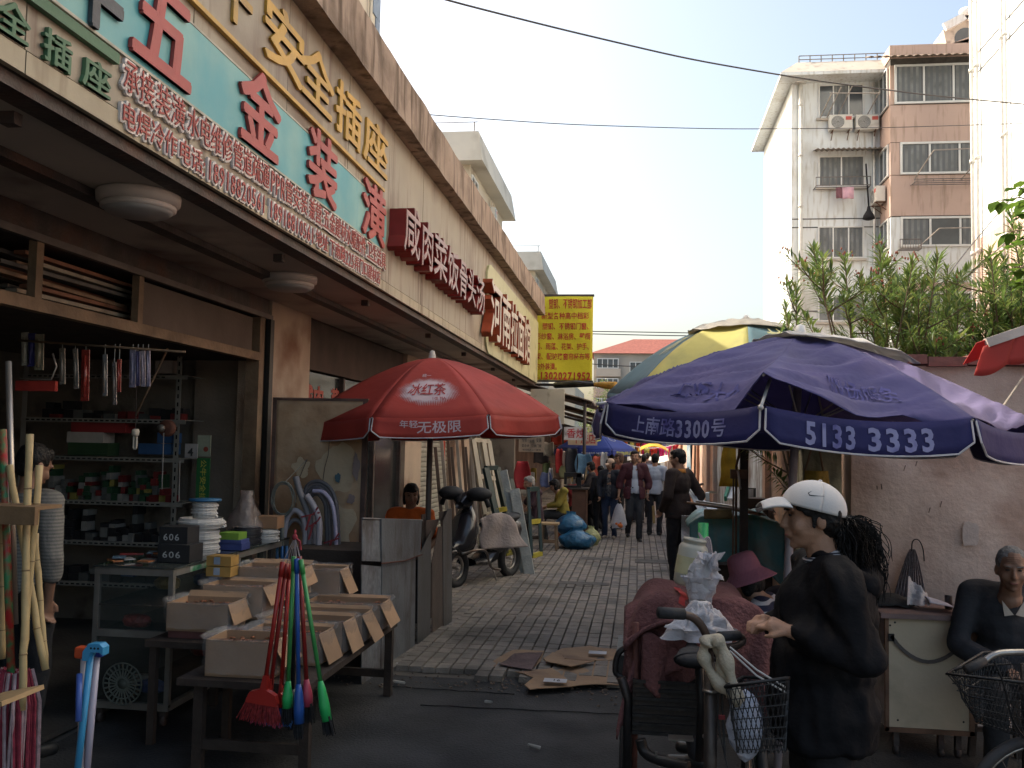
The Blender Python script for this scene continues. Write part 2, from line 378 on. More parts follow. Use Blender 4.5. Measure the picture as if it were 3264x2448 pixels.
# stock piled in the loft
ml = [M('lumber%d' % i, c, .8, .3, 8) for i, c in enumerate([(.30, .26, .2), (.22, .10, .06), (.25, .16, .1), (.12, .11, .1)])]
for i in range(14):
    y0 = random.uniform(4.3, 4.9); z_ = zb+.06+.045*(i % 6); x_ = XC-.15-.12*(i//6)-random.uniform(0, .05)
    MB().beam((x_, y0, z_+.02), (x_-random.uniform(0, .06), y0+random.uniform(1.3, 1.7), z_+random.uniform(0, .03)), .07, .022).build('plank', ml[i % 4], label='timber offcut lying in the dark loft above the hardware shop', cat='plank', group='timber offcuts in the loft')
# ceiling lights
for (px, py, lab, zz) in ((472, 641, 'round white ceiling lamp over the near shop counter, nearest the street', 0), (914, 896, 'round white ceiling lamp above the stucco column', 0)):
    p = P(px, py, Z=2.90); p.x = -2.52 if px < 700 else -2.62
    t = T('ceiling_lamp', lab, 'ceiling lamp', (p.x, p.y, 2.94), 'round lamps on the canopy underside')
    mw = M('lampwhite', (.52, .46, .42), .5, .1, 5, .05, dirt=.3, dcol=(.32, .25, .2)); 
    MB().lathe([(.0, .0), (.2, .0), (.205, -.012), (.2, -.05), (.17, -.06)], (p.x, p.y, 2.938), n=40).build('base', mw, t)
    MB().lathe([(.165, -.055), (.17, -.085), (.15, -.105), (.0, -.11)], (p.x, p.y, 2.938), n=40).build('shade', M('lampshade', (.34, .33, .32), .4, .1, 5, 0), t)
    MB().lathe([(.17, -.055), (.182, -.062), (.182, -.08), (.17, -.086)], (p.x, p.y, 2.938), n=40).build('ring', mw, t)

# ---------------------------------------------------------------- SIGNS on the fascia
def py_(px, py): q = P(px, py, X=XF); return q.y, q.z
def row(parent, items, bot, top, ext, mats, key='flat', bold=.02, X=XF, ol=.05, xoff=.002, name='letter'):
    z0 = P(*bot, X=X).z; z1 = P(*top, X=X).z; h = (z1-z0)
    for txt, xl, xr in items:
        ym = (bot[1]+top[1])/2
        # find the y-pixel of the row centre at each x by iterating
        def yat(px):
            lo, hi = -600, 1410
            for _ in range(30):
                mid = (lo+hi)/2
                if P(px, mid, X=X).z > (z0+z1)/2: lo = mid
                else: hi = mid
            return P(px, mid, X=X).y
        a, b = yat(xl), yat(xr)
        letters(txt, (X+xoff, a, z0), (0, 1, 0), (0, 0, 1), b-a, h, ext, mats, parent, key, bold, name, ol)
    return z0, z1
m_yel = M('yellowletter', (.50, .30, .055), .5, .12, 5, .05, dirt=.2, dcol=(.3, .2, .08))
S1 = T('yellow_socket_sign', 'raised yellow characters with an underline, upper row on the near fascia', 'sign', (XF, 6, 3.9))
z0, z1 = row(S1, [('公', 500, 640), ('牛', 680, 800), ('安', 828, 968), ('全', 950, 1058), ('插', 1062, 1148), ('座', 1153, 1232)], (1216.5, 573), (1166.6, 352), .018, [m_yel], bold=.02)
zu = P(1216, 608, X=XF).z; MB().bb((XF+.003, 2, zu-.012), (XF+.03, P(1216, 608, X=XF).y, zu+.012)).build('underline', m_yel, S1)
m_grn = M('greenletter', (.06, .145, .075), .55, .12, 5, .05)
S2 = T('green_socket_sign', 'raised green characters under a green bar at the near lower fascia', 'sign', (XF, 3.3, 3.1))
row(S2, [('安', -170, -70), ('全', -26, 84), ('插', 124, 220), ('座', 250, 344)], (332, 322), (264, 168), .018, [m_grn], bold=.02)
zu = P(352, 185, X=XF).z; MB().bb((XF+.003, 1.2, zu-.022), (XF+.03, P(360, 190, X=XF).y, zu+.022)).build('bar', m_grn, S2)
# cyan banner board
S3 = T('cyan_hardware_sign', 'faded turquoise board with big raised red characters and one charcoal character', 'sign', (XF, 5, 3.3))
zc0 = P(900, 560, X=XF).z; zc1 = P(876, 329, X=XF).z; ye = P(1228, 740, X=XF).y
cy = MB(); r_ = .18; pts = [(XF+.003, .5, zc0), (XF+.003, ye-r_, zc0)]+[(XF+.003, ye-r_+r_*sin(a), zc0+r_-r_*cos(a)) for a in (pi/8, pi/4, 3*pi/8, pi/2)]+[(XF+.003, ye-r_+r_*cos(a), zc1-r_+r_*sin(a)) for a in (0.01, pi/8, pi/4, 3*pi/8, pi/2)]+[(XF+.003, .5, zc1)]
cy.prism(pts, (.008, 0, 0)); cy.build('board', M('cyan', (.20, .42, .40), .45, .10, 3, .02, dirt=.9, dcol=(.075, .33, .38), dscale=1.7, streak=.9), S3)
for z_ in (zc0, zc1): MB().bb((XF+.002, .5, z_-.006), (XF+.014, ye-.17, z_+.006)).build('edge_strip', M('edgestrip', (.42, .40, .33), .6), S3)
m_rl = M('redletter', (.36, .062, .055), .5, .12, 5, .03)
row(S3, [('五', 398, 600), ('金', 748, 880), ('装', 968, 1064), ('潢', 1144, 1220)], (861, 534), (814, 218), .020, [m_rl], bold=.026, xoff=.014)
row(S3, [('华', 190, 380)], (861, 534), (814, 218), .020, [M('charcoalletter', (.05, .055, .065), .5)], bold=.026, xoff=.014)
S4 = T('contact_sign', 'two rows of small raised red characters edged in white with phone numbers', 'sign', (XF, 5, 3.1))
m_wo = M('whiteedge', (.66, .61, .58), .6, .1, 5, .03); m_ri = M('redinner', (.34, .065, .055), .55, .1, 5, .03)
row(S4, [('承接', 379, 478), ('装潢', 482, 578), ('水电维修', 584, 729), ('管道疏通', 731, 848), ('PPR管安装', 852, 970), ('兼营:五金建材水暖配件', 974, 1158), ('卫生洁具', 1162, 1222)], (1219, 862), (394, 184), .014, [m_wo, m_ri], 'outline', .014, ol=.088)
row(S4, [('电焊冷作', 371, 552), ('电话:', 556, 645), ('18918820561', 648, 838), ('18918810561', 847, 993), ('地址', 996, 1037), ('下南路225弄门口建材店', 1041, 1205)], (1205, 911), (376, 310), .014, [m_wo, m_ri], 'outline', .014, ol=.088)
S5 = T('red_box_letter_sign', 'deep dark red box characters mounted along the middle fascia', 'sign', (XF, 12, 3.5))
m_bs = M('boxside', (.20, .018, .016), .4, .15, 6, .02); m_bf = M('boxface', (.25, .105, .085), .3, .15, 8, .02)
row(S5, [('咸', 1288, 1341), ('肉', 1343, 1383), ('菜', 1383, 1427), ('饭', 1427, 1463), ('骨', 1463, 1491), ('头', 1491, 1518), ('汤', 1518, 1546)], (1542, 1010), (1293, 625), .16, [m_bs, m_bf], 'box', .02, X=-2.02, xoff=-.155)
S6 = T('noodle_shop_sign', 'pale yellow rounded board with tall cream faced orange sided characters', 'sign', (XF, 17, 3.5))
ya, yb = P(1545, 930, X=XF).y, 19.7; za, zb_ = P(1555, 1129, X=XF).z, P(1543, 826, X=XF).z
cy = MB(); r_ = .3; pts = [(XF+.003, yb, za), (XF+.003, yb, zb_)]+[(XF+.003, ya+r_-r_*sin(a), zb_-r_+r_*cos(a)) for a in (0, pi/6, pi/3, pi/2)]+[(XF+.003, ya+r_-r_*cos(a), za+r_-r_*sin(a)) for a in (0.01, pi/6, pi/3, pi/2)]
cy.prism(pts, (.03, 0, 0)); cy.build('board', M('palegreen', (.47, .46, .27), .5, .12, 3, .02, dirt=.3, dcol=(.2, .2, .1)), S6)
row(S6, [('河', 1563, 1600), ('南', 1600, 1628), ('拉', 1628, 1650), ('面', 1650, 1671), ('馆', 1671, 1691)], (1690, 1170), (1576, 885), .14, [M('orangeside', (.30, .06, .025), .4, .2, 6, .02), M('creamface', (.52, .44, .36), .35, .15, 8, .02)], 'box', .02, X=-2.02, xoff=-.13)
# ================================================================ BACKGROUND BUILDINGS
m_cream = M('creamwall', (.56, .50, .40), .9, .08, .6, .1, dirt=.25, dcol=(.35, .30, .23), dscale=.5)
m_white = M('whitewall', (.72, .745, .745), .9, .06, .4, .1, dirt=.25, dcol=(.50, .48, .43), dscale=.5, streak=.9)
m_pink = M('pinkwall', (.53, .385, .325), .9, .08, .5, .1, dirt=.2, dcol=(.36, .26, .2), dscale=.5, streak=.3)
m_eave = M('eave', (.50, .45, .39), .9, .1, .8, .1, dirt=.3, dcol=(.3, .26, .22))
m_frame = M('winframe', (.68, .68, .66), .5, .06, 3, 0)
m_glass = M('winglass', (.06, .07, .08), .12, .3, 1, 0, spec=.8)
m_blue = M('blueglass', (.02, .05, .26), .15, .2, 1, 0, spec=.8)
m_curt = M('curtain', (.19, .20, .20), .9, .35, 2, .2, stripe=((.145, .155, .16), 0, 5, .5))
m_rtile = M('rooftile', (.26, .085, .065), .9, .2, 3, .4, 20)
def window(par, o, xd, w, h, n=3, glass=None, curtain=True, fr=.055, depth=.06, name='window', half=0, sill=True):
    """window in plane through o (lower left) with direction xd; normal = xd x Z pointing out. frame, panes, mullions are parts"""
    xd = V(xd).normalized(); zd = V((0, 0, 1)); nd = xd.cross(zd); o = V(o)
    def bx(x0, x1, z0, z1, d0, d1):
        c = o+xd*((x0+x1)/2)+zd*((z0+z1)/2)+nd*((d0+d1)/2); R = Matrix((xd, nd, zd)).transposed(); return c, (x1-x0, d1-d0, z1-z0), R
    fm = MB()
    for (a, b, c, d) in ((0, w, 0, fr), (0, w, h-fr, h), (0, fr, fr, h-fr), (w-fr, w, fr, h-fr)): fm.box(*bx(a, b, c, d, 0, depth))
    for i in range(1, n): x = w*i/n; fm.box(*bx(x-fr*.45, x+fr*.45, fr, h-fr, .002, depth*.85))
    f = fm.build(name, m_frame, par)
    pn = MB().box(*bx(fr*.5, w-fr*.5, fr*.5, h-fr*.5, -.01, .012)); pn.build('pane', glass or m_glass, f)
    if curtain and glass is None:
        for i in range(n):
            if half and i % 2 == half-1: continue
            cm = MB(); x0, x1 = w*i/n+fr, w*(i+1)/n-fr
            cm.grid(lambda u, v: o+xd*(x0+(x1-x0)*u)+zd*(fr+(h-2*fr)*v)+nd*(.018+.006*sin(u*24)), 24, 1); cm.build('curtain', m_curt, f)
    if sill: MB().box(*bx(-.08, w+.08, -.10, -.02, 0, .14)).build('sill', m_eave, f)
    return f
def ac(p, xd, label, group='air conditioners on the far apartment block', rot=0):
    xd = V(xd).normalized(); zd = V((0, 0, 1)); nd = xd.cross(zd); p = V(p); R = Matrix((xd, nd, zd)).transposed()
    t = T('air_conditioner', label, 'air conditioner', p, group)
    MB().box(p+nd*.22+zd*.3, (.85, .34, .58), R).build('casing', M('acwhite', (.62, .60, .55), .5, .06, 3, 0, dirt=.2, dcol=(.4, .36, .3)), t, bevel=.01)
    MB().lathe([(0, 0), (.22, 0), (.23, .015), (.24, 0)], p+nd*.392+zd*.3-xd*.12, nd, 24).build('fan_grille', M('acgrille', (.18, .18, .17), .5), t)
    for i in range(5): MB().lathe([(.04+.04*i, .012), (.045+.04*i, .016), (.05+.04*i, .012)], p+nd*.392+zd*.3-xd*.12, nd, 24).build('grille_ring', m_frame, t)
    MB().box(p+nd*.392+zd*.44+xd*.28, (.22, .006, .14), R).build('sticker', M('acred', (.55, .10, .08), .5), t)
    for s in (-.3, .3):
        MB().beam(p+xd*s-zd*.01, p+xd*s+nd*.42-zd*.01, .03).beam(p+xd*s-zd*.3, p+xd*s+nd*.36-zd*.02, .025).build('bracket', M('rustiron', (.14, .07, .045), .8, .4), t)
    return t
def pole(par, a, b, r=.02, m=None, name='pole'): return MB().cyl(a, b, r, n=6).build(name, m or m_frame, par)

# --- pink and white apartment block (right)
YB = 37.0; XL = P(2523, 600, Y=YB).x
A = T('apartment_block', 'six storey apartment block with white end bay and pink balcony bay, tiled hip roof', 'building', (XL+5, YB, 0))
zev = P(2560, 250, Y=YB).z
xj = P(2832, 600, Y=YB).x; xb1 = P(3200, 600, Y=YB).x+6
MB().bb((XL, YB, 0), (xb1, YB+8.2, zev)).build('wall', m_white, A)
# plaster grooves
for py in (698, 725, 992, 1018, 1300, 1328, 475, 450):
    z = P(2600, py, Y=YB).z
    if py > 600: MB().bb((XL+.0, YB-.012, z-.02), (xj-.3, YB-.002, z+.02)).build('groove', M('groove', (.08, .08, .08), .9), A)
# eave slab and parapet
ex = P(2489, 240, Y=YB-.9).x; zt = P(2560, 196, Y=YB-.9).z; ze = P(2560, 238, Y=YB-.9).z
MB().bb((ex, YB-.9, ze), (xj+.3, YB+8.6, ze+.12)).build('eave', m_white, A)
mb = MB(); mb.add([(ex, YB-.9, ze+.121), (xj+.6, YB-.9, ze+.121), (xj+.6, YB-.2, zt+.25), (ex+.7, YB-.2, zt+.25), (ex, YB+8.6, ze+.121), (ex+.7, YB+8.3, zt+.25)],
    [(0, 1, 2, 3), (4, 0, 3, 5)]); mb.bb((ex+.72, YB-.2, ze+.13), (xj+8, YB+8.2, zt+.24)); mb.build('parapet', m_eave, A)
rx0, rx1 = ex+3.2, xb1; mb = MB(); zr = zt+.25
mb.add([(rx0, YB+1.5, zr), (rx1, YB+1.5, zr), (rx1, YB+7.9, zr), (rx0, YB+7.9, zr), (rx0+3.5, YB+4.6, zr+1.3), (rx1, YB+4.6, zr+1.3)], [(0, 1, 5, 4), (1, 2, 5), (2, 3, 4, 5), (3, 0, 4)]); mb.build('roof', m_rtile, A)
rl = MB()
for k in range(9): x = ex+.8+k*(xj-ex-.8)/8; rl.cyl((x, YB-.1, zt+.2), (x, YB-.1, zt+.55), .022, n=5)
for z in (.4, .55): rl.cyl((ex+.8, YB-.1, zt+z), (xj, YB-.1, zt+z), .02, n=5)
rl.build('roof_railing', M('railiron', (.20, .18, .16), .6), A)
# bay windows of the white bay: (top, bottom) px at x 2609..2752 ; crop5 coords -> S
def c5(x, y): return 2350+x*.693, y*.693
wins = [(372, 385, 582, 545, 3, 1), (372, 715, 585, 862, 2, 0), (370, 1040, 582, 1190, 3, 3), (370, 1365, 582, 1480, 3, 1)]
for i, (x0, y0, x1, y1, n, hf) in enumerate(wins):
    a = P(*c5(x0, y1), Y=YB); b = P(*c5(x1, y0), Y=YB)
    window(A, (a.x, YB-.002, a.z), (1, 0, 0), b.x-a.x, b.z-a.z, n, half=hf)
# pink balcony bay
YP = YB-1.5; xa = P(*c5(705, 600), Y=YP).x
def zc(y, x=850): return P(*c5(x, y), Y=YP).z
MB().bb((xa, YP, 0), (xb1, YB-.01, zc(1305))).build('wall', m_white, A, label='white lower part of the balcony bay')
MB().bb((xa+.01, YP+.01, zc(1335)), (xb1, YB-.01, zc(262))).build('balcony_core', M('roomdark', (.10, .09, .08), .9), A)
for (y0, y1, mm) in ((1125, 988, m_pink), (988, 800, m_pink), (655, 480, m_pink), (1300, 1135, m_white), (1340, 1300, m_pink), (285, 262, m_pink)):
    if y0-y1 > 150 and mm is m_pink: pass
bands = [(1345, 1300, m_pink), (1300, 1136, m_white), (992, 806, m_pink), (652, 482, m_pink)]
for (y0, y1, mm) in bands: MB().bb((xa-.015, YP-.02, zc(y0)), (xb1, YB-.012, zc(y1))).build('balcony_wall', mm, A)
MB().bb((xa-.02, YP-.03, zc(265)), (xb1, YB+1, zc(205))).build('top_parapet', m_pink, A)
mb = MB(); mb.add([(xa+2.2, YP-.03, zc(205)), (xb1, YP-.03, zc(205)), (xb1, YP-.03, zc(205)+3.2), (xa+2.2, YP-.03, zc(205)+.0)], [(0, 1, 2)]); mb.prism([(xa+2.2, YP-.03, zc(205)), (xb1, YP-.03, zc(205)), (xb1, YP-.03, zc(205)+2.2)], (0, 3, 0)); mb.build('gable', m_pink, A)
for (y0, y1, x0, n, hf) in ((478, 298, 722, 4, 0), (803, 655, 748, 4, 0), (1136, 998, 750, 4, 2), (1480, 1342, 800, 4, 3)):
    a = P(*c5(x0, y0), Y=YP); top = zc(y1)
    window(A, (a.x, YP-.03, zc(y0)), (1, 0, 0), 6.2, top-zc(y0), 6, half=hf, fr=.075, sill=False)
    window(A, (xa-.03, YB-.1, zc(y0)), (0, -1, 0), 1.25, top-zc(y0), 2, curtain=False, sill=False)
    MB().bb((xa-.01, YP-.018, zc(y1)), (a.x, YB-.012, zc(y1)-0+.001+(zc(y0)-zc(y1))*0+.0)).build('pier', m_pink, A) if False else MB().bb((xa-.012, YP-.019, zc(y0)), (a.x-.002, YP+.2, zc(y1))).build('pier', m_pink if y0 < 1130 else m_white, A)
# canopy over top balcony, corrugated
mb = MB(); mb.grid(lambda u, v: (xa-.9+u*8.5, YP-.75+.75*v, zc(290)+.28*v+.03*sin(u*200)), 160, 2); mb.build('awning', M('corrug', (.22, .17, .13), .7, .3, 3), A, solid=.01)
# awning over 2nd window, clothes racks, laundry
a = P(*c5(362, 690), Y=YB-.6); b = P(*c5(590, 690), Y=YB-.6); mb = MB(); mb.grid(lambda u, v: (a.x+u*(b.x-a.x+.9), YB-.75+.75*v, a.z+.15*v+.03*sin(u*90)), 80, 2); mb.build('awning', M('corrug2', (.28, .25, .22), .7, .3, 3), A, solid=.01)
iron = M('iron', (.16, .14, .13), .6, .3, 5)
def rack(x0, x1, zz, dep, par=A, y=YB, hgt=.35, tilt=.0):
    m_ = MB()
    for k in range(3): yy = y-.1-dep*k/2; m_.cyl((x0, yy, zz+tilt*k), (x1, yy, zz+tilt*k), .018, n=5)
    for x in (x0, x1): m_.cyl((x, y, zz), (x, y-dep, zz+tilt*2), .02, n=5); m_.cyl((x, y-dep, zz+2*tilt), (x, y-dep, zz+hgt+2*tilt), .018, n=5)
    m_.cyl((x0, y-dep, zz+hgt+2*tilt), (x1, y-dep, zz+hgt+2*tilt), .018, n=5)
    for k in range(9): x = x0+(x1-x0)*k/8; m_.cyl((x, y-dep, zz), (x, y-dep, zz+hgt), .01, n=4)
    return m_.build('drying_rack', iron, par)
pa = P(*c5(360, 860), Y=YB-.4); pb = P(*c5(610, 860), Y=YB-.4); rack(pa.x, pb.x, pa.z, .5)
pa = P(*c5(748, 1145), Y=YP-.4); pb = P(*c5(845, 1145), Y=YP-.4); rack(pa.x, pb.x, pa.z, .4, y=YP-.03)
pa = P(*c5(815, 825), Y=YP-.5); rack(pa.x, pa.x+2.6, pa.z-.1, .5, y=YP-.03, hgt=.1)
for (x0, y0, x1, y1, yy) in ((378, 550, 435, 430, YB), (410, 545, 478, 400, YB), (455, 545, 530, 395, YB), (592, 540, 658, 418, YB), (425, 428, 658, 428, YB-1.6), (815, 825, 905, 690, YP), (905, 690, 1100, 682, YP-1.5), (1030, 825, 1100, 745, YP), (830, 1140, 930, 1050, YP), (930, 1050, 1100, 1046, YP-1.5)):
    flat = abs(y0-y1) < 12; p0 = P(*c5(x0, y0), Y=yy-.05); p1 = P(*c5(x1, y1), Y=yy-(.05 if flat else 1.5)); MB().cyl(p0, p1, .022, n=5).build('clothes_pole', M('steelpole', (.34, .30, .27), .4, .2, 5, 0, metal=.4), A)
for (x, y, w, h, c, nm) in ((510, 878, .42, .45, (.62, .38, .45), 'pale pink shirt hanging on the rack below the white bay window'), (470, 880, .25, .42, (.22, .10, .12), 'dark red checked cloth hanging beside the pale pink shirt')):
    p = P(*c5(x, y-18), Y=YB-.55); MB().grid(lambda u, v: (p.x-w/2+u*w, YB-.55+.03*sin(u*9), p.z-h*v), 10, 5).build('laundry', M('ld%d' % x, c, .9, .15, 5), None, nm, 'laundry', solid=.01)
p = P(*c5(605, 1010), Y=YB-.6); mb = MB(); mb.lathe([(.0, .55), (.05, .5), (.08, .35), (.2, .15), (.23, .03), (.1, -.02), (0, -.02)], p, n=12); mb.cyl(p+V((0, 0, .5)), p+V((-.05, .2, 2.2)), .03, n=6)
mb.build('mop', M('blackmop', (.015, .015, .018), .95, .3, 20, .5), None, 'black mop hung upside down on a pole outside the white bay', 'mop')
for (x, y, lab, yy) in ((468, 605, 'left one of two air conditioners side by side under the top floor window', YB), (588, 605, 'right one of two air conditioners side by side under the top floor window', YB)):
    ac(P(*c5(x, y), Y=yy)+V((0, 0, -.05)), (1, 0, 0), lab)
q = P(*c5(655, 905), Y=YB-.5); ac((xa-.02, YB-.6, q.z-.3), (0, -1, 0), 'air conditioner on rusty brackets on the side of the pink balcony bay')
# downpipes
for x, yy, r in ((292, YB-.12, .075), (628, YB-.1, .05)):
    a = P(*c5(x, 380), Y=yy); mb = MB(); mb.cyl((a.x, yy, 0), (a.x, yy, a.z), r, n=10)
    if r > .06: mb.box((a.x, yy, a.z+.1), (.42, .3, .25))
    for z in range(1, 16, 2): mb.cyl((a.x, yy, z), (a.x, yy, z+.08), r*1.3, n=10)
    mb.build('downpipe', M('pipe', (.62, .60, .56), .6, .1), A)
# ornamental roof corner behind
a = P(*c5(1050, 75), Y=YB+.3); zb0 = P(*c5(1050, 165), Y=YB+.3).z; w0 = a.x-P(*c5(948, 130), Y=YB+.3).x
pts = [(a.x-w0*q, YB+.3, a.z-(a.z-zb0)*(.62*q**.8)-.02) for q in (1, .85, .7, .5, .3, .12, 0)]+[(a.x+w0*q, YB+.3, a.z-(a.z-zb0)*(.62*q**.8)-.02) for q in (.12, .3, .5, .7, .85, 1)]+[(a.x+w0*.8, YB+.3, zb0-.6), (a.x-w0*.8, YB+.3, zb0-.6)]
MB().prism(pts, (0, 2.5, 0)).build('dormer', m_eave, A)
mb = MB(); cv = [V(p)+V((0, -.12, .05)) for p in pts[:13]]
for i in range(12): mb.beam(cv[i], cv[i+1], .16, .3)
mb.ell(a+V((0, -.1, .12)), (.28, .2, .2)).build('ridge_moulding', m_white, A)
MB().lathe([(0, 0), (.42, 0)], (a.x, YB+.28, zb0-.1), (0, -1, 0), 20).build('vent', m_glass, A)

# --- white block at the right edge (its alley-side wall)
XW = 10.7; yw = XW/P(3105, 800, Y=1).x
Wb = T('white_block', 'tall white apartment block with downpipes and a pink base at the right edge', 'building', (XW+3, yw-8, 0))
zs = P(3115, 765, X=XW).z
MB().bb((XW, 2, zs), (XW+9, yw, 24)).build('wall', M('whitewall2', (.74, .77, .77), .9, .05, .4, .1, dirt=.15, dcol=(.5, .5, .46), dscale=.4), Wb)
MB().bb((XW-.02, 2, 0), (XW+8.9, yw-.03, zs-.004)).build('base', m_pink, Wb)
for z in (P(3116, 170, X=XW).z, P(3116, 232, X=XW).z, P(3240, 60, X=XW).z+2.2):
    MB().bb((XW-.012, 2, z-.02), (XW-.003, yw, z+.02)).build('groove', M('groove', (0, 0, 0)), Wb)
for px, r in ((3112, .06), (3128, .06), (3210, .05), (3222, .045)):
    yy = XW/P(px, 500, Y=1).x; mb = MB(); mb.cyl((XW-.12, yy, 0), (XW-.12, yy, 23.9), r, n=8)
    for z in (5, 8, 11, 14, 17, 20): mb.cyl((XW-.12, yy, z), (XW-.12, yy, z+.12), r*1.5, n=8)
    mb.build('downpipe', M('pipe', (0, 0, 0)), Wb)

# --- row of cream blocks behind the shops (left)
m_eave2 = M('eave2', (.60, .56, .48), .9, .08, .6, .1, dirt=.25, dcol=(.42, .38, .31), dscale=.5)
def block(name, label, y0, y1, top, pl=None, xw=12, wins=True, X=-7.3):
    b = T(name, label, 'building', (X-xw/2, (y0+y1)/2, 0), 'apartment blocks behind the shop row')
    MB().bb((X-xw, y0, 0), (X-.7, y1-.7, top-1.0)).build('wall', m_cream, b)
    mb = MB(); o = X; mb.add([(X-xw-.5, y0-.7, top-1.45), (o, y0-.7, top-1.45), (o, y1, top-1.45), (X-xw-.5, y1, top-1.45),
        (X-xw-.2, y0-.45, top), (o-.25, y0-.45, top), (o-.25, y1-.25, top), (X-xw-.2, y1-.25, top)], [(0, 3, 2, 1), (0, 1, 5, 4), (1, 2, 6, 5), (2, 3, 7, 6), (3, 0, 4, 7), (4, 5, 6, 7)])
    mb.build('eave', m_eave2, b)
    if wins:
        z = top-3.4
        for fl in range(3):
            window(b, (X-3.3, y0-.002, z), (1, 0, 0), 2.3, 1.6, 3, glass=m_blue, sill=False, fr=.09)
            window(b, (X-.69, y0+.35, z), (0, 1, 0), 1.7, 1.6, 2, glass=m_blue if fl else m_glass, sill=False, fr=.09, curtain=False)
            MB().bb((X-.69, y0+.2, z-1.2), (X-.1, y0+2.2, z-.05)).build('balcony', m_cream, b)
            window(b, (X-.69, y0+6.5, z), (0, 1, 0), 1.4, 1.4, 2, sill=True, fr=.08)
            MB().bb((X-.60, y0+5.6, z-.4), (X-.5, y0+5.8, z+1.7)).build('downpipe', m_cream, b)
            z -= 2.9
    rl = MB()
    for k in range(6): rl.cyl((X-xw+k*xw/5.2, y0-.4, top), (X-xw+k*xw/5.2, y0-.4, top+.45), .03, n=4)
    rl.cyl((X-xw, y0-.4, top+.45), (X-.3, y0-.4, top+.45), .02, n=4); rl.build('roof_wire', iron, b)
    return b
yb2 = -7.3/P(1547, 427, Y=1).x; zt2 = P(1547, 427, X=-7.3).z
b2 = block('cream_block', 'cream apartment block with blue glazing, nearer one above the shop roof', yb2, -7.3/P(1645, 667, Y=1).x, zt2)
yb3 = -7.3/P(1736, 805, Y=1).x; zt3 = P(1736, 805, X=-7.3).z
b3 = block('cream_block', 'smaller cream apartment block just left of the yellow banner top', yb3, -7.3/P(1781, 924, Y=1).x, zt3)
ac((-7.98, yb2+5.6, P(1570, 640, X=-7.9).z-1.2), (0, 1, 0), 'air conditioner on a wire bracket on the nearer cream block')
y1 = -7.3/P(1207, 60, Y=1).x
b1 = T('cream_block', 'cream tower with grey blue corner stones above the near roofline', 'building', (-12, y1-5, 0), 'apartment blocks behind the shop row')
MB().bb((-19, y1-10, 0), (-7.3, y1, 17)).build('wall', m_cream, b1)
for i in range(24): MB().bb((-7.35, y1-.35-(.3 if i % 2 else 0), .7*i), (-7.26, y1+.02, .7*i+.68)).build('quoin', M('quoin', (.22, .27, .34), .8, .1), b1)
pole(b1, (-7.2, y1-1.1, 0), (-7.2, y1-1.1, 17), .05, m_cream, 'downpipe')
# low sunlit block and red-roofed blocks at the alley's end
b5 = T('cream_annex', 'low cream building with a sunny side wall beyond the shed roof', 'building', (-10, 115, 0))
MB().bb((-20, 108, 0), (-7.3, 126, P(1850, 1233, Y=110).z)).build('wall', m_cream, b5)
YE = 140; xe0, xe1 = P(1893, 1150, Y=YE).x, P(2480, 1150, Y=YE).x; zeE = P(1960, 1127, Y=YE).z; zrE = P(2019, 1080, Y=YE+5).z
b4 = T('red_roof_block', 'distant apartment block with red hipped roof and rows of balconies', 'building', ((xe0+xe1)/2, YE+5, 0))
MB().bb((xe0, YE, 0), (xe1, YE+11, zeE)).build('wall', M('farwall', (.42, .38, .33), .9, .1, .3), b4)
mb = MB(); mb.add([(xe0-.6, YE-.6, zeE), (xe1+.6, YE-.6, zeE), (xe1+.6, YE+11.6, zeE), (xe0-.6, YE+11.6, zeE), (P(2019, 1080, Y=YE+5).x, YE+5.5, zrE), (xe1-5, YE+5.5, zrE)], [(0, 1, 5, 4), (1, 2, 5), (2, 3, 4, 5), (3, 0, 4), (0, 3, 2, 1)]); mb.build('roof', m_rtile, b4)
for fl in range(5):
    z = zeE-2.3-fl*2.95
    for k in range(5):
        x = xe0+.6+k*4.3
        if x > xe1-3: break
        if k % 2 == 0:
            MB().bb((x-.2, YE-1.0, z-1.2), (x+3.4, YE-.01, z-.05)).build('balcony', M('farbalc', (.50, .43, .36), .9, .1, .4) if fl != 1 else m_pink, b4)
            window(b4, (x-.1, YE-.9, z), (1, 0, 0), 3.2, 1.5, 4, sill=False, fr=.12, curtain=False)
        else: window(b4, (x+.4, YE-.003, z-.4), (1, 0, 0), 1.8, 1.5, 2, sill=False, fr=.12, curtain=False)

# ================================================================ OVERHEAD WIRES
def wire(pts, r, label, name='overhead_wire'):
    MB().tube(pts, r, 6).build(name, M('wire', (.03, .03, .035), .6, .1, 1, 0), None, label, 'wire', 'overhead wires')
def wire_px(samples, r, label):   # samples (px, py, Y)
    pts = [P(a, b, Y=c) for a, b, c in samples]
    out = []
    for i in range(len(pts)-1):
        for k in range(8): out.append(pts[i].lerp(pts[i+1], k/8))
    out.append(pts[-1])
    # smooth
    for _ in range(6): out = [out[0]]+[(out[i-1]+out[i]*2+out[i+1])/4 for i in range(1, len(out)-1)]+[out[-1]]
    wire(out, r, label)
wire_px([(1200, -70, 11), (1420, 0, 12), (1795, 95, 14), (2200, 190, 16), (2600, 258, 18), (2990, 307, 20), (3330, 338, 22)], .014, 'thick black cable sagging across the sky from the top to the right')
wire_px([(1340, 360, 20), (1365, 366, 20), (1800, 397, 22), (2300, 412, 24), (2800, 408, 26), (3300, 392, 28)], .011, 'thin wire crossing the sky just below the thick cable')
for k, (dy, l) in enumerate(((0, 'topmost of the bundled wires running right of the yellow banner'), (8, 'lower of the bundled wires right of the yellow banner'))):
    wire_px([(1880, 1056+dy, 42), (2150, 1060+dy*1.3, 42), (2420, 1066+dy*.5, 42)], .022, l)
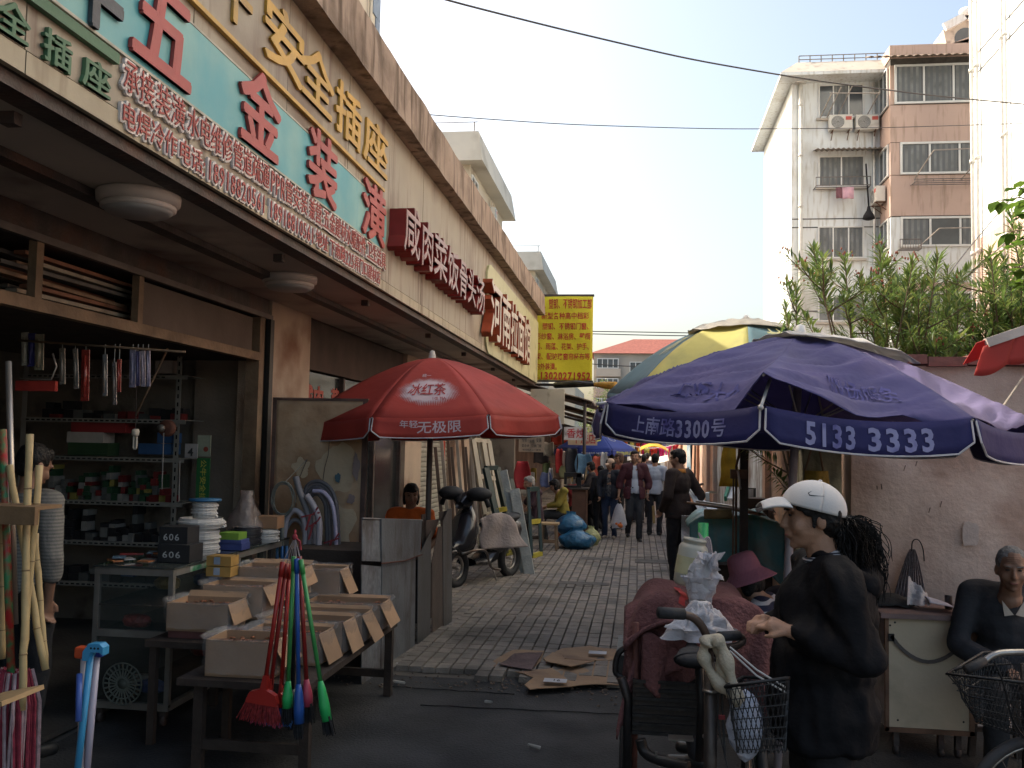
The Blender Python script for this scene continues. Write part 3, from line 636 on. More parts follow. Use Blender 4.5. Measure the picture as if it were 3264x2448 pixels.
wire_px([(1885, 1160, 60), (2000, 1168, 60), (2150, 1166, 60)], .03, 'wire in front of the distant red roofed block')
for k, s in enumerate(([(3330, 1130, 12), (3264, 1165, 12)],)): pass
wire_px([(2880, 1100, 12), (2990, 975, 14), (3130, 840, 18), (3300, 690, 24)], .012, 'wire rising to the right in front of the pink block')
wire_px([(2960, 960, 13), (3080, 800, 17), (3300, 540, 26)], .010, 'thin wire above the other rising wire at the right')
# ================================================================ YELLOW BANNER, SHEDS AND SIGNS BEYOND THE SHOP ROW
YN = 20.3
def bn(px, py): return P(px, py, Y=YN)
t = T('yellow_banner', 'bright yellow hanging banner printed with rows of red characters and a phone number', 'banner', (bn(1790, 1215).x, YN, 3))
bl, br, btop, bbot = bn(1690, 1100).x, bn(1889, 1100).x, bn(1800, 945).z, bn(1800, 1212).z
bfn = lambda u, v: V((u, YN-.012-.02*sin((u-bl)*5+v*2), v))
mb = MB(); mb.grid(lambda u, v: V((bl+(br-bl)*u, YN-.02*sin((br-bl)*u*5+(bbot+(btop-bbot)*v)*2), bbot+(btop-bbot)*v)), 24, 24)
mb.build('cloth', M('yellowcloth', (.58, .50, .02), .6, .08, 2, .25, 14), t, solid=.004)
m_pr = M('redprint', (.42, .035, .02), .6, .1, 5, 0)
def bline(txt, xl, xr, yt, yb, bold=.015):
    z0, z1 = bn(xl, yb).z, bn(xl, yt).z; print_on(txt, bfn, bn(xl, yb).x, z0, bn(xr, yb).x-bn(xl, yb).x, (z1-z0), m_pr, t, bold=bold)
bline('彩铝、塑钢、不锈钢加工部', 1703, 1887, 953, 985, .03)
bline('新型各种高中档彩', 1725, 1878, 996, 1018)
bline('钢、塑钢、不锈钢门窗、', 1693, 1888, 1029, 1051); bline('隐形纱窗、淋浴房、壁橱', 1690, 1882, 1061, 1083)
bline('移门、雨蓬、花架、护手、', 1690, 1888, 1093, 1115); bline('衣架、配玻璃窗帘杆布等,', 1690, 1886, 1125, 1147); bline('室内外装潢。', 1690, 1785, 1157, 1179)
bline('手机:', 1690, 1718, 1190, 1207, .01); bline('13020271952', 1720, 1884, 1184, 1210, .03)
MB().bb((bl-.1, YN+.01, btop), (br+.02, YN+.06, btop+.05)).build('top_bar', m_dark, t); MB().bb((bl-.1, YN+.01, bbot-.04), (br+.02, YN+.05, bbot)).build('bottom_bar', m_dark, t)
MB().cyl((br-1.3, YN+.03, bbot-.1), (br+.02, YN+.03, bbot-.1), .03).build('arm', m_dark, t)
# cream end panel and the lamp-like long handled yellow cover
p0 = P(1690, 1350, Y=19.98); p1 = P(1800, 1241, Y=19.98)
MB().bb((p0.x, 19.94, p0.z), (p1.x, 20.02, p1.z)).build('blank_sign_board', M('cream2', (.46, .42, .33), .6, .08, 2, .03, dirt=.2), None, 'blank cream sign board under the yellow banner', 'sign board')
a = P(1770, 1228, Y=18.5); b = P(1900, 1226, Y=17.5); c = P(1962, 1230, Y=17)
t = T('wrapped_pole', 'dark pole with a yellow wrapped end sticking out below the banner', 'pole', a)
MB().tube([a, a.lerp(b, .5)+V((0, 0, .02)), b], [.06, .07, .035], 8).build('shaft', M('black', (.02, .02, .022), .5), t); MB().tube([b-(c-b)*.2, b.lerp(c, .4), c], [.03, .065, .075], 8).build('wrapping', M('yellowtape', (.42, .22, .03), .6, .15, 12), t)
# shed row: posts, sloping corrugated roofs, dark walls behind
SH = T('shed_row', 'row of low sheds with sagging dark corrugated lean-to roofs beyond the banner', 'shed', (-3, 30, 0))
m_tin = M('tin', (.10, .085, .075), .85, .35, 3, .4, 14, dirt=.5, dcol=(.22, .17, .12), dscale=2)
def ptz(px, py, x): return P(px, py, X=x)
za_ = 2.75
for i in range(7):
    y0 = 20.1+i*5.2; y1 = y0+5.3; xe = -1.0-.05*(i % 2); z_ = [2.62, 2.5, 2.55, 2.45, 2.5, 2.4, 2.5][i]
    MB().grid(lambda u, v: (-3.9+u*(3.9+xe), y0+v*(y1-y0), z_+.75*(1-u)+.02*sin(v*60)+.04*noise.noise(V((u*3, y0+v*5, 0)))), 10, 60).build('roof_sheet', m_tin, SH, solid=.02)
    MB().cyl((xe-.15, y0+.1, 0), (xe-.15, y0+.1, z_+.05), .04, n=6).build('post', m_dark, SH)
    MB().beam((-3.8, y0+.15, z_+.66), (xe, y0+.15, z_-.03), .05, .08).build('rafter', m_woodd, SH)
MB().bb((-4.2, 20, 0), (-3.3, 56.5, 2.6)).build('wall', M('shedwall', (.085, .06, .05), .9, .5, 1.5, .3), SH)
MB().bb((-4.2, 56.5, 0), (1.3, 57, 2.3)).build('end_wall', M('shedwall', (0, 0, 0)), SH)
m_txt = M('blackprint', (.05, .05, .05), .7)
def board_sign(name, label, px0, py0, px1, py1, Y, col, lines, tcol, cat='sign', slant=0, th=.02):
    a, b = P(px0, py1, Y=Y), P(px1, py0, Y=Y)
    o = MB().bb((a.x, Y, a.z), (b.x, Y+th, b.z)).build(name, M(name+'_c', col, .6, .06, 3, .02, dirt=.15), None, label, cat)
    for txt, u0, u1, v0, v1 in lines:
        W_, H_ = b.x-a.x, b.z-a.z; print_on(txt, lambda u, v: V((u, Y-.006, v)), a.x+W_*u0, a.z+H_*v0, W_*(u1-u0), H_*(v1-v0), tcol, o)
    return o
m_redtx = M('redtext', (.45, .03, .04), .6)
board_sign('candle_sign', 'white sign with two red characters hanging under the shed eave', 1797, 1362, 1872, 1402, 20.2, (.56, .54, .54), [('香烛', .12, .92, .14, .88)], m_redtx)
board_sign('dry_cleaning_sign', 'cream sign with red characters half behind the white hanging sign', 1810, 1379, 1904, 1418, 20.9, (.52, .42, .30), [('干洗店', .15, .97, .1, .9)], m_redtx)
board_sign('repair_notice', 'yellowed notice board with rows of black characters above the window frames', 1653, 1392, 1735, 1440, 17.8, (.34, .27, .20), [('专修', .12, .32, .62, .9), ('水电', .42, .62, .55, .8), ('安装', .68, .9, .62, .9), ('铝合金', .12, .42, .3, .5), ('订做门窗', .5, .9, .3, .5), ('电话联系上门服务', .15, .88, .08, .2)], m_txt)
# ================================================================ RIGHT SIDE WALLS
m_rw = M('pinkplaster', (.58, .45, .38), .92, .26, 1.3, .35, 25, dirt=.8, dcol=(.40, .27, .21), dscale=2.2, fine=.15)
m_cop = M('coping', (.22, .085, .07), .9, .3, 4, .5, 20, dirt=.5, dcol=(.10, .06, .05), dscale=4)
YW = 6.3; XR = 1.42
ztw = P(2900, 1136, Y=YW).z
NW = T('plaster_wall', 'stained pink plaster boundary wall with a red brick coping behind the old man', 'wall', (4, YW+.1, 0))
mb = MB(); mb.grid(lambda u, v: (1.36+7*u, YW+.012*noise.noise(V((u*9, v*3, 0))), ztw*v-.06*v), 80, 30, smooth=True); mb.bb((1.36, YW+.012, 0), (8.36, YW+.24, ztw-.06)); mb.build('plaster', m_rw, NW)
cdat = None; x = 1.34; i = 0
while x < 8.3:
    o = MB().box((x+.12, YW+.1, ztw-.03), (.232, .31, .06)).build('brick', m_cop, NW) if cdat is None else None
    if cdat is None: cdat = o; xc0 = x
    else: o = cdat.copy(); COL.objects.link(o); o.location.x = x-xc0; o.location.z = random.uniform(-.01, .01); o.rotation_euler.y = 0
    x += .24
# patches of bare / repainted plaster and scribbles
m_stain = M('stain', (.10, .075, .065), .95)
for k in range(14):
    px, py = random.choice([(2760, 1440), (2800, 1560), (2960, 1620), (2740, 1680), (2890, 1500)]); p = P(px+random.gauss(0, 28), py+random.gauss(0, 10), Y=YW-.0135)
    MB().beam(p, p+V((random.uniform(-.012, .012), 0, random.uniform(.015, .06))), .006, .004).build('scratch', m_stain, NW)
for k, (px, py, w, h) in enumerate(((3010, 1420, .10, .07), (2830, 1395, .07, .05), (3090, 1700, .06, .09))):
    c = P(px, py, Y=YW); pts = []
    for j in range(14): q = 2*pi*j/14; kx = 1/max(abs(cos(q)), abs(sin(q))); r = kx*(1+.22*noise.noise(V((cos(q)*3+k*5, sin(q)*3, k)))); pts.append((c.x+cos(q)*w*r*.8, YW-.017-.002*k, c.z+sin(q)*h*r*.8))
    MB().prism(pts, (0, .001, 0)).build('paper_scrap', M('wallpaper%d' % k, ((.50, .44, .38), (.52, .48, .42), (.46, .38, .34))[k], .9, .15, 9, .2), NW)
# mossy end post
m_moss = M('mossy', (.27, .26, .19), .95, .3, 5, .6, 20, dirt=.7, dcol=(.12, .11, .06), dscale=3, streak=1.2)
EP = T('mossy_post', 'thick cracked white and green stained end post of the boundary wall', 'post', (1.24, YW, 0))
xa_, xb_ = P(2562, 1500, Y=YW-.08).x, P(2683, 1500, Y=YW-.08).x
mb = MB(); mb.grid(lambda u, v: (xa_+(xb_-xa_)*u, YW-.08+.014*noise.noise(V((u*4, v*9, 1))), 2.32*v), 12, 40); mb.bb((xa_, YW-.062, 0), (xb_, YW+.25, 2.32)); mb.build('shaft', m_moss, EP)
# long side wall receding: painted sections between pilasters
m_wp = M('peelwhite', (.58, .61, .62), .9, .12, 1.5, .4, 30, dirt=.8, dcol=(.20, .15, .12), dscale=2.4, streak=1.3)
m_pw = M('peelpink', (.48, .29, .20), .9, .14, 1.5, .4, 30, dirt=.5, dcol=(.30, .27, .24), dscale=2, streak=.8)
m_pil = M('pilaster', (.36, .19, .12), .9, .2, 3, .3, dirt=.4, dcol=(.2, .12, .09))
FW = T('alley_wall', 'long peeling wall of white and salmon panels with pilasters along the right of the alley', 'wall', (XR+.1, 20, 0))
ys = [6.6, 10.5, 17.5, 19.2, 22.5, 26, 31, 38, 52]
hs = [2.25, 2.15, 2.1, 2.05, 2.0, 1.98, 1.95, 1.9]
mm = [m_pw, m_wp, m_pil, m_pw, m_pil, m_pw, m_pil, m_pw]  # fourth section paler: the sunlight on it is put into its colour
for i in range(8):
    y0, y1 = ys[i], ys[i+1]; h = hs[i]
    mb = MB(); mb.grid(lambda u, v: (XR+.015*noise.noise(V((u*8+i, v*4, 0))), y0+(y1-y0)*u, h*v), 16, 10); mb.bb((XR+.02, y0, 0), (XR+.2, y1, h)); mb.build('panel', mm[i], FW)
    MB().bb((XR-.02, y0, h+.0), (XR+.24, y1, h+.07)).build('coping', m_cop, FW)
    if i: MB().bb((XR-.07, y0-.10, 0), (XR+.05, y0+.10, h+.10)).build('pilaster', m_pil if i > 3 else m_pw, FW)
# hanging things on the alley wall
def cloth(name, label, cat, fn, nu, nv, m, th=.004): 
    return MB().grid(fn, nu, nv).build(name, m, None, label, cat, solid=th)
q0 = P(2192, 1410, X=XR-.12)
cloth('blue_tarp', 'blue and white printed tarp hanging down the wooden fence panel', 'tarp', lambda u, v: (XR-.16+.05*sin(u*8+v*3), 24.6-2.2*u*(1-.75*(1-v)), .75+1.35*v), 14, 10, M('tarpblue', (.03, .16, .30), .5, .2, 2, .4, 10, dirt=1.0, dcol=(.40, .45, .45), dscale=1.6))
pb_ = P(2325, 1470, Y=10.6)
cloth('yellow_raincoat', 'small yellow raincoat hanging from a nail on the white wall', 'raincoat', lambda u, v: (pb_.x+(u-.5)*(.10+.13*(1-v))+.01*sin(v*9), 10.6+.05*sin(u*3.1)+.01*sin(v*20), pb_.z-.28+.6*v), 8, 10, M('yellowcoat', (.40, .26, .02), .6, .2, 8, .5, 20))
for (py_top, x0, x1, yv, nm, mm_) in ():
    pass
# red vertical poster text remnants
MB().bb((XR-.012, 11.6, 1.75), (XR-.004, 12.8, 2.05)).build('torn_poster', M('redposter', (.40, .30, .28), .8, .3, 12, 0, stripe=((.45, .08, .07), 1, 14, .5)), None, 'torn poster with red strokes near the top of the white wall panel', 'poster')
MB().bb((XR-.012, 10.55, 1.1), (XR-.004, 10.8, 1.7)).build('printed_notice', M('greyposter', (.42, .42, .42), .8, .2, 12, 0, stripe=((.18, .18, .20), 2, 25, .5)), None, 'narrow grey printed notice glued on the white wall', 'notice')
# ================================================================ OLEANDERS, TREES
m_leaf = [M('leaf%d' % i, c, .45, .3, 6, 0, trans=.45, rnd=0, spec=.5) for i, c in enumerate([(.13, .20, .05), (.18, .24, .06), (.085, .135, .05), (.26, .28, .09)])]
m_stem = M('stem', (.13, .09, .055), .9, .3, 8, .3)
m_bud = M('bud', (.24, .075, .045), .8, .3, 20)
def leaf(mb, p, d, L, w, mi, up=V((0, 0, 1)), droop=.15):
    d = d.normalized(); s = d.cross(up); s = s.normalized() if s.length > .05 else V((1, 0, 0)); n = s.cross(d)
    a = p; b = p+d*L*.45+n*.05*L; c = p+d*L-V((0, 0, 1))*L*droop
    mb.add([a, b+s*w/2, c, b-s*w/2, b-n*w*.12], [(0, 1, 4), (1, 2, 4), (2, 3, 4), (3, 0, 4)], mi)
def oleander(name, label, base, hgt, spread, nst, seed, group='oleander shrubs behind the boundary wall'):
    hgt *= 1.14; spread *= 1.1; nst = int(nst*1.65); rnd_ = random.Random(seed); t = T(name, label, 'shrub', base, group); st = MB(); fo = MB(); bu = MB(); base = V(base)
    for k in range(nst):
        a = rnd_.uniform(0, 2*pi); r = spread*math.sqrt(rnd_.random()); top = base+V((cos(a)*r, sin(a)*r*.7, hgt*rnd_.uniform(.62, 1.0)))
        b0 = base+V((cos(a)*r*.25, sin(a)*r*.2, 0)); bx_ = V((rnd_.uniform(-.22, .22), rnd_.uniform(-.15, .15), 0)); pts = [b0.lerp(top, q)+V((0, 0, .12*hgt*sin(q*pi)))*.5+bx_*sin(q*2.6) for q in (0, .25, .5, .75, 1)]
        st.tube(pts, [.016, .013, .011, .008, .004], 5)
        ends = [(pts[3], pts[4])]
        for q in range(rnd_.randint(3, 5)):
            s0 = pts[rnd_.randint(2, 3)].lerp(pts[4], rnd_.random()*.7); e = s0+V((rnd_.uniform(-.42, .42), rnd_.uniform(-.3, .3), rnd_.uniform(.02, .34))); st.tube([s0, (s0+e)/2+V((0, 0, -.02)), e], [.007, .006, .003], 4); ends.append((s0, e))
        for s0, e in ends:
            ax = (e-s0).normalized(); n = int((e-s0).length/.035)+3
            for j in range(n):
                q = .25+.75*j/n; p = s0.lerp(e, q); ph = j*2.1+rnd_.random()
                for w_ in range(3):
                    an = ph+w_*2.09; x_ = ax.orthogonal().normalized(); y_ = ax.cross(x_); el = .45+.75*q
                    d = (x_*cos(an)+y_*sin(an))*cos(el*.9)+ax*sin(el*.9)+V((rnd_.uniform(-.15, .15),)*3); leaf(fo, p, d, rnd_.uniform(.10, .17), rnd_.uniform(.017, .026), rnd_.choices((0, 1, 2, 3), (5, 4, 3, 1.4))[0], droop=rnd_.uniform(0, .3))
            if rnd_.random() < .28:
                for j in range(9): bu.ell(e+V((rnd_.gauss(0, .03), rnd_.gauss(0, .03), rnd_.uniform(0, .07))), (.007, .007, .012), n=5, k=4)
    st.build('stems', m_stem, t, kind='stuff'); fo.build('leaves', m_leaf, t, kind='stuff')
    if bu.v: bu.build('buds', m_bud, t, kind='stuff')
    return t
ol = [(1.75, 7.7, 2.95, .62, 15, 'leftmost oleander, its reddish buds overlapping the white bay'), (2.35, 7.9, 3.0, .7, 17, 'second oleander from the left, dense and dark at the wall coping'), (3.0, 7.6, 2.85, .6, 15, 'middle oleander shrub with bright fresh tips'), (3.55, 8.2, 3.25, .7, 17, 'tall oleander below the pink balconies'), (4.05, 7.5, 3.15, .6, 15, 'oleander behind the red awning corner'), (4.7, 8.3, 3.6, .8, 17, 'tallest oleander at the right edge of the view'), (2.75, 9.2, 3.1, .8, 14, 'rear oleander seen through the gap of the front shrubs'), (4.3, 9.6, 3.6, .9, 14, 'rear oleander against the pink base of the white block')]
for i, (x, y, h, s, n, l) in enumerate(ol): oleander('oleander', l, (x, y, 0), h, s, n, 40+i)
# broad-leaved sapling entering at the right edge
rb = random.Random(3); t = T('sapling', 'broad leaved bright green branches hanging in at the right edge', 'sapling', (3.7, 7.0, 0)); st = MB(); 
fo = MB(); tr_ = P(3330, 560, Y=7)
st.tube([(3.55, 7.0, 0), (3.5, 7.02, 1.9), (tr_.x+.1, 7.0, 3.0), (tr_.x, 7.0, tr_.z+.3)], [.03, .025, .02, .01], 6)
for (px, py) in ((3180, 640), (3200, 740), (3230, 600), (3250, 690), (3260, 780), (3225, 850), (3190, 800), (3270, 640), (3245, 900), (3290, 560), (3300, 760), (3300, 850)):
    e = P(px, py, Y=7+rb.uniform(-.2, .2)); s0 = V((tr_.x-.02, 7.0, e.z+rb.uniform(-.1, .1))); st.tube([s0, (s0+e)/2+V((0, 0, .03)), e], [.006, .005, .003], 4)
    for j in range(7):
        p = s0.lerp(e, .3+.7*j/6); d = V((rb.uniform(-1, .3), rb.uniform(-.8, .8), rb.uniform(-.6, .2))).normalized(); L = rb.uniform(.07, .13); s = d.cross(V((0, 0, 1))).normalized()*L*.42
        fo.add([p, p+d*L*.3+s, p+d*L*.7+s*.75, p+d*L-V((0, 0, .02)), p+d*L*.7-s*.75, p+d*L*.3-s, p+d*L*.5-V((0, 0, .012))], [(0, 1, 6), (1, 2, 6), (2, 3, 6), (3, 4, 6), (4, 5, 6), (5, 0, 6)], rb.choice((0, 1, 1)))
st.build('trunk', m_stem, t); fo.build('leaves', [M('broadleaf', (.13, .22, .03), .45, .2, 5, 0, trans=.4), M('broadleaf2', (.09, .16, .03), .45, .2, 5, 0, trans=.4)], t, kind='stuff')
# trees closing the alley
def crown_tree(label, x, y, h, r, seed):
    rr = random.Random(seed); t = T('tree', label, 'tree', (x, y, 0), 'trees closing the alley'); mb = MB(); mb.tube([(x, y, 0), (x+.1, y, h*.5), (x, y, h*.8)], [.16, .12, .05], 7)
    for k in range(6): a = rr.uniform(0, 6.28); mb.tube([(x+.1, y, h*.45), (x+cos(a)*r*.6, y+sin(a)*r*.6, h*.75)], [.06, .02], 5)
    mb.build('trunk', m_stem, t); fo = MB(); cl = [V((x+rr.gauss(0, r*.45), y+rr.gauss(0, r*.45), h*.72+rr.gauss(0, h*.16))) for _ in range(26)]
    for c in cl:
        cr = rr.uniform(.3, .75)*r*.5
        for _ in range(190):
            d = V((rr.gauss(0, 1), rr.gauss(0, 1), rr.gauss(0, 1))).normalized(); p = c+d*cr*rr.uniform(.6, 1.05); leaf(fo, p, d+V((rr.uniform(-.5, .5),)*3), rr.uniform(.12, .2), .09, rr.choices((0, 1, 2, 3), (4, 4, 2, 2))[0])
    fo.build('crown', m_leaf, t, kind='stuff')
for i, (x, y, h, r, l) in enumerate(((-.8, 58, 4.6, 2.2, 'leafy tree beyond the flags, left of the alley end'), (2.6, 56, 4.7, 2.4, 'leafy tree beyond the flags, above the alley wall'), (5.4, 44, 4.2, 2.2, 'leafy tree rising behind the alley wall'), (6, 30, 3.6, 1.9, 'small tree just behind the alley wall'), (.8, 62, 4.0, 2.4, 'rearmost leafy tree at the alley end'))): crown_tree(l, x, y, h, r, 90+i)
# strings of coloured flags
FC = [(.55, .05, .03), (.60, .62, .52), (.36, .34, .55), (.62, .03, .22), (.55, .16, .05), (.45, .58, .50), (.66, .04, .28), (.60, .58, .18), (.34, .36, .58), (.55, .04, .06)]
fn_ = ['scarlet', 'cream', 'lilac', 'magenta', 'orange red', 'mint green', 'hot pink', 'lemon yellow', 'violet', 'crimson']
def flagline(px0, py0, px1, py1, Y, n, sz, row_):
    a, b = P(px0, py0, Y=Y), P(px1, py1, Y=Y); t = T('flag_line', '%s string of coloured pennants across the far alley' % row_, 'pennant string', a, 'pennant strings')
    pt = lambda q: a.lerp(b, q)-V((0, 0, .25*sin(q*pi)))
    MB().tube([pt(i/12) for i in range(13)], .012, 4).build('string', m_frame, t)
    for i in range(n):
        q = (i+.1)/n; p, p2 = pt(q), pt(q+.85/n); k = (i*3+len(row_)) % 10; sw = random.uniform(-.2, .2)
        mb = MB(); mb.grid(lambda u, v: p.lerp(p2, .5+(u-.5)*(1-.72*v))+V((sw*v*sz, .05*sin(u*6+v*3), -v*sz*random.uniform(.97, 1.03))), 5, 5)
        mb.build('pennant', M('flag%d' % k, FC[k], .8, .1, 4, .1, trans=.4), t, '%s pennant' % fn_[k], solid=.004)
flagline(1955, 1402, 2190, 1406, 31, 10, .48, 'front'); flagline(1985, 1386, 2165, 1388, 36, 9, .5, 'rear')
# far stall canopies
t = T('yellow_canopy', 'small yellow sunlit canopy over a far stall', 'canopy', (.2, 30, 0)); c = P(2083, 1430, Y=30)
MB().grid(lambda u, v: (c.x+(u-.5)*.95, 30+(v-.5)*1, c.z+.17*sin(u*pi)-.1*(1-v)), 12, 6).build('cloth', M('canyellow', (.70, .42, .02), .6, .1, 3, .1, trans=.3), t, solid=.01)
for s in (-.42, .42): MB().cyl((c.x+s, 29.6, 0), (c.x+s, 29.6, c.z+.02), .02, n=5).build('leg', m_frame, t)
t = T('white_canopy', 'white sunlit sheet awning below the yellow canopy', 'canopy', (-.1, 28, 0)); c = P(2065, 1462, Y=28)
MB().grid(lambda u, v: (c.x+(u-.5)*1.2, 28+(v-.5)*1.4, c.z+.08-.15*(1-v)+.05*sin(u*7)), 10, 6).build('cloth', M('canwhite', (.70, .66, .58), .7, .06, 3, .1), t, solid=.01)
for s in (-.5, .5): MB().cyl((c.x+s, 27.6, 0), (c.x+s, 27.6, c.z-.02), .02, n=5).build('leg', m_frame, t)
# ================================================================ UMBRELLAS
def umbrella(label, c, r, zr, za, ph, cols, name='market_umbrella', n=8, val=.19, polem=None, foot=None, pole_r=.022, sag=.03, top=None, group='market umbrellas', valm=None, trim=True, bend=1.6, wr=.0, hole=None, valgap=.06, ribs=True, tx=0):
    """n-sided parasol: every panel and valance strip is a part. returns (thing, surface function)"""
    c = V(c); t = T(name, label, 'umbrella', (foot or (c.x, c.y, 0)), group)
    cor = lambda k: V((cos(ph+k*2*pi/n), sin(ph+k*2*pi/n), 0))
    def S(k, s, q, lift=0):      # panel k, s across 0..1, q from apex 0..1
        d = cor(k).lerp(cor(k+1), s); z = za-(za-zr)*(q**bend)-sag*4*s*(1-s)*q
        if wr: z += wr*q*(.5*noise.noise(V((s*1.6+k*3, q*4, 1.7)))+.75*noise.noise(V((s*1.3+k*5, q*12+s*3, 4.7)))+.45*noise.noise(V((s*2.2+k*5, q*30+s*6, 8.7))))*(1-abs(2*s-1)**4)
        if hole: z += hole(k, s, q)
        z += tx*d.x*r*q
        return V((c.x+d.x*r*q, c.y+d.y*r*q, z+lift))
    def VZ(k, s, v):             # valance
        p = cor(k).lerp(cor(k+1), s); z = zr-sag*4*s*(1-s)+tx*p.x*r; out = (p.normalized())*.02*v
        e = min(s, 1-s)/.5; rr = .16
        hh = val*(1-(0 if e > rr else .45*((rr-e)/rr)**2))
        sw = .010*sin(s*13+k*2)*v
        return V((c.x+p.x*(r+.004)+out.x+sw*p.x, c.y+p.y*(r+.004)+out.y+sw*p.y, z-hh*v))
    for k in range(n):
        m = cols[k % len(cols)]
        MB().grid(lambda u, v: S(k, u, .02+.98*v), 18 if wr else 10, 60 if wr else 10).build('canopy_panel', m, t, solid=.003)
        vm = (valm or cols)[k % len(valm or cols)]
        g = valgap/2
        MB().grid(lambda u, v: VZ(k, g*.5+(1-g)*u, v), 16, 4).build('valance', vm, t, solid=.003)
        if trim:
            pts = [VZ(k, g*.5, q) for q in (.1, .5, .9)]+[VZ(k, g*.5+(1-g)*q/14, 1) for q in range(15)]+[VZ(k, 1-g*.5, q) for q in (.9, .5, .1)]
            MB().tube(pts, .005, 5).build('piping', M('piping', (.50, .47, .48), .8), t)
        if ribs:
            mr = M('rib', (.30, .28, .27), .45, .2, 6, 0, metal=.5); p0 = S(k, 0, .03, -.012); pts = [S(k, 0, q/6, -.012) for q in range(1, 7)]
            rb_ = MB().tube([p0]+pts, .006, 5).build('rib', mr, t)
            a = c+V((0, 0, 0)); a.z = zr+.02; MB().tube([V((c.x, c.y, zr-.05)), S(k, 0, .55, -.015)], .005, 5).build('stretcher', mr, rb_)
    f = V(foot) if foot else V((c.x, c.y, 0))
    MB().cyl(f, (c.x, c.y, za+.0), pole_r, n=12).build('pole', polem or M('polegrey', (.23, .21, .22), .5, .1, 4, 0, metal=.2), t)
    MB().lathe([(0, .07), (.022, .06), (.03, .03), (.034, 0), (.05, -.012)], (c.x, c.y, za+.0), n=12).build('finial', top or m_frame, t)
    return t, S, VZ
m_ur = M('umbred', (.40, .048, .034), .7, .12, 3, .25, 12, trans=.25, dirt=.15, dcol=(.28, .04, .03), dscale=2)
m_uw = M('umbprint', (.52, .40, .42), .8, .1, 4, 0)
m_urd = M('umbprintred', (.30, .03, .03), .8)
RU, RS, RV = umbrella('faded red market umbrella with white printed characters on its front panel and valance', (-1.84, 8.2, 0), 1.18, 1.905, 2.46, rad(-55), [m_ur], sag=.02, bend=1.55, val=.155, tx=.045, polem=M('polebrown', (.14, .12, .11), .5, .15, 4, 0, metal=.3), pole_r=.026, top=M('finialw', (.5, .46, .4), .6))
def on_panel(S_, k, lift=.006): return lambda u, v: S_(k, u, 1-v)+V((0, -.004, lift))
# front panel is k=7 (between -100 and -55 degrees)
fp = lambda u, v: RS(7, u, 1-v, .008)+V((0, -.004, 0))
print_on('统一', fp, .34, .455, .16, .055, m_uw, RU, bold=.005)
# white halftone burst behind the brush characters
mb = MB(); ctr = (.47, .28)
for i in range(44):
    for j in range(28):
        u, v = .08+.78*i/44, .10+.36*j/28; e = math.hypot((u-ctr[0])/.30, (v-ctr[1])/.135)+.12*noise.noise(V((u*14, v*22, 0)))
        if e < 1.28:
            s_ = .0098 if e < .82 else .0098*(1.35-e)/.55; w_ = s_*.72; p = [fp(u-s_, v-w_), fp(u+s_, v-w_), fp(u+s_, v+w_), fp(u-s_, v+w_)]; mb.add(p, [(0, 1, 2, 3)])
mb.build('print_burst', m_uw, RU, kind='stuff')
fp2 = lambda u, v: RS(7, u, 1-v, .013)+V((0, -.008, 0))
print_on('冰红茶', fp2, .22, .21, .46, .145, m_urd, RU, bold=.011, slant=.2)
print_on('ICE TEA', fp2, .52, .165, .14, .03, m_urd, RU, bold=.02)
vf = lambda k, VV, h=.19: (lambda u, v: VV(k, u, 1-v)+V((0, -.007, 0)))
print_on('年轻', vf(7, RV), .24, .50, .16, .38, m_uw, RU, bold=.02); print_on('无极限', vf(7, RV), .39, .22, .38, .62, m_uw, RU, bold=.03)
# --- yellow and blue umbrella behind
m_y1 = M('umbyellow', (.62, .56, .18), .7, .08, 2, .2, 12, trans=.3, dirt=.2, dcol=(.45, .42, .16)); m_y2 = M('umbteal', (.14, .24, .27), .7, .15, 2, .2, 12, trans=.3, dirt=.2, dcol=(.10, .17, .2))
YU, YS, YV = umbrella('old yellow and teal striped umbrella with torn plastic on its top, behind the blue one', (.95, 8.6, 0), 1.24, 2.20, 2.84, rad(-95), [m_y2, m_y1]*4, sag=.03, bend=2.0, polem=M('rustpost', (.035, .027, .024), .7, .3, 9, .2), pole_r=.001, val=.16)
m_gold = M('goldprint', (.40, .38, .20), .8, .1, 4, 0)
print_on('林', lambda u, v: YS(6, u, 1-v, .008)+V((-.004, -.006, 0)), .30, .30, .40, .28, m_gold, YU, bold=.03); print_on('林', lambda u, v: YS(0, u, 1-v, .012)+V((0, -.006, 0)), .35, .30, .4, .28, m_gold, YU, bold=.03)
print_on('5137', lambda u, v: YV(6, u, 1-v)+V((-.004, -.007, 0)), .35, .3, .3, .5, m_gold, YU, bold=.02)
mp_ = M('rustpost', (0, 0, 0)); MB().bb((.90, 8.56, 0), (.97, 8.63, 2.80)).build('post', mp_, YU)
MB().tube([(.86, 8.52, 0), (.86, 8.52, 1.55), (.885, 8.53, 1.65), (.90, 8.55, 2.3)], .012, 6).build('rod', M('rustrod', (.10, .06, .04), .7, .3, 9), YU); MB().tube([(.83, 8.5, .2), (.835, 8.5, 1.5)], .009, 6).build('rod', M('rustrod', (0, 0, 0)), YU)
MB().bb((.81, 8.47, 1.44), (.95, 8.55, 1.52)).build('clamp', M('rustrod', (0, 0, 0)), YU)
def torn(name, label, cx, cy, z0, rx, ry, seed, m):
    def fn(u, v):
        a = u*2*pi; r = v*(1+.3*noise.noise(V((cos(a)*1.5+seed, sin(a)*1.5, 0)))); x, y = cx+cos(a)*rx*r, cy+sin(a)*ry*r
        return V((x, y, z0(x, y)+.016+.045*abs(noise.noise(V((x*9, y*9, seed))))))
    return MB().grid(fn, 40, 10).build(name, m, None, label, 'plastic sheet', solid=.002)
m_plas = M('plasticsheet', (.50, .46, .38), .4, .15, 9, .5, 30, trans=.4)
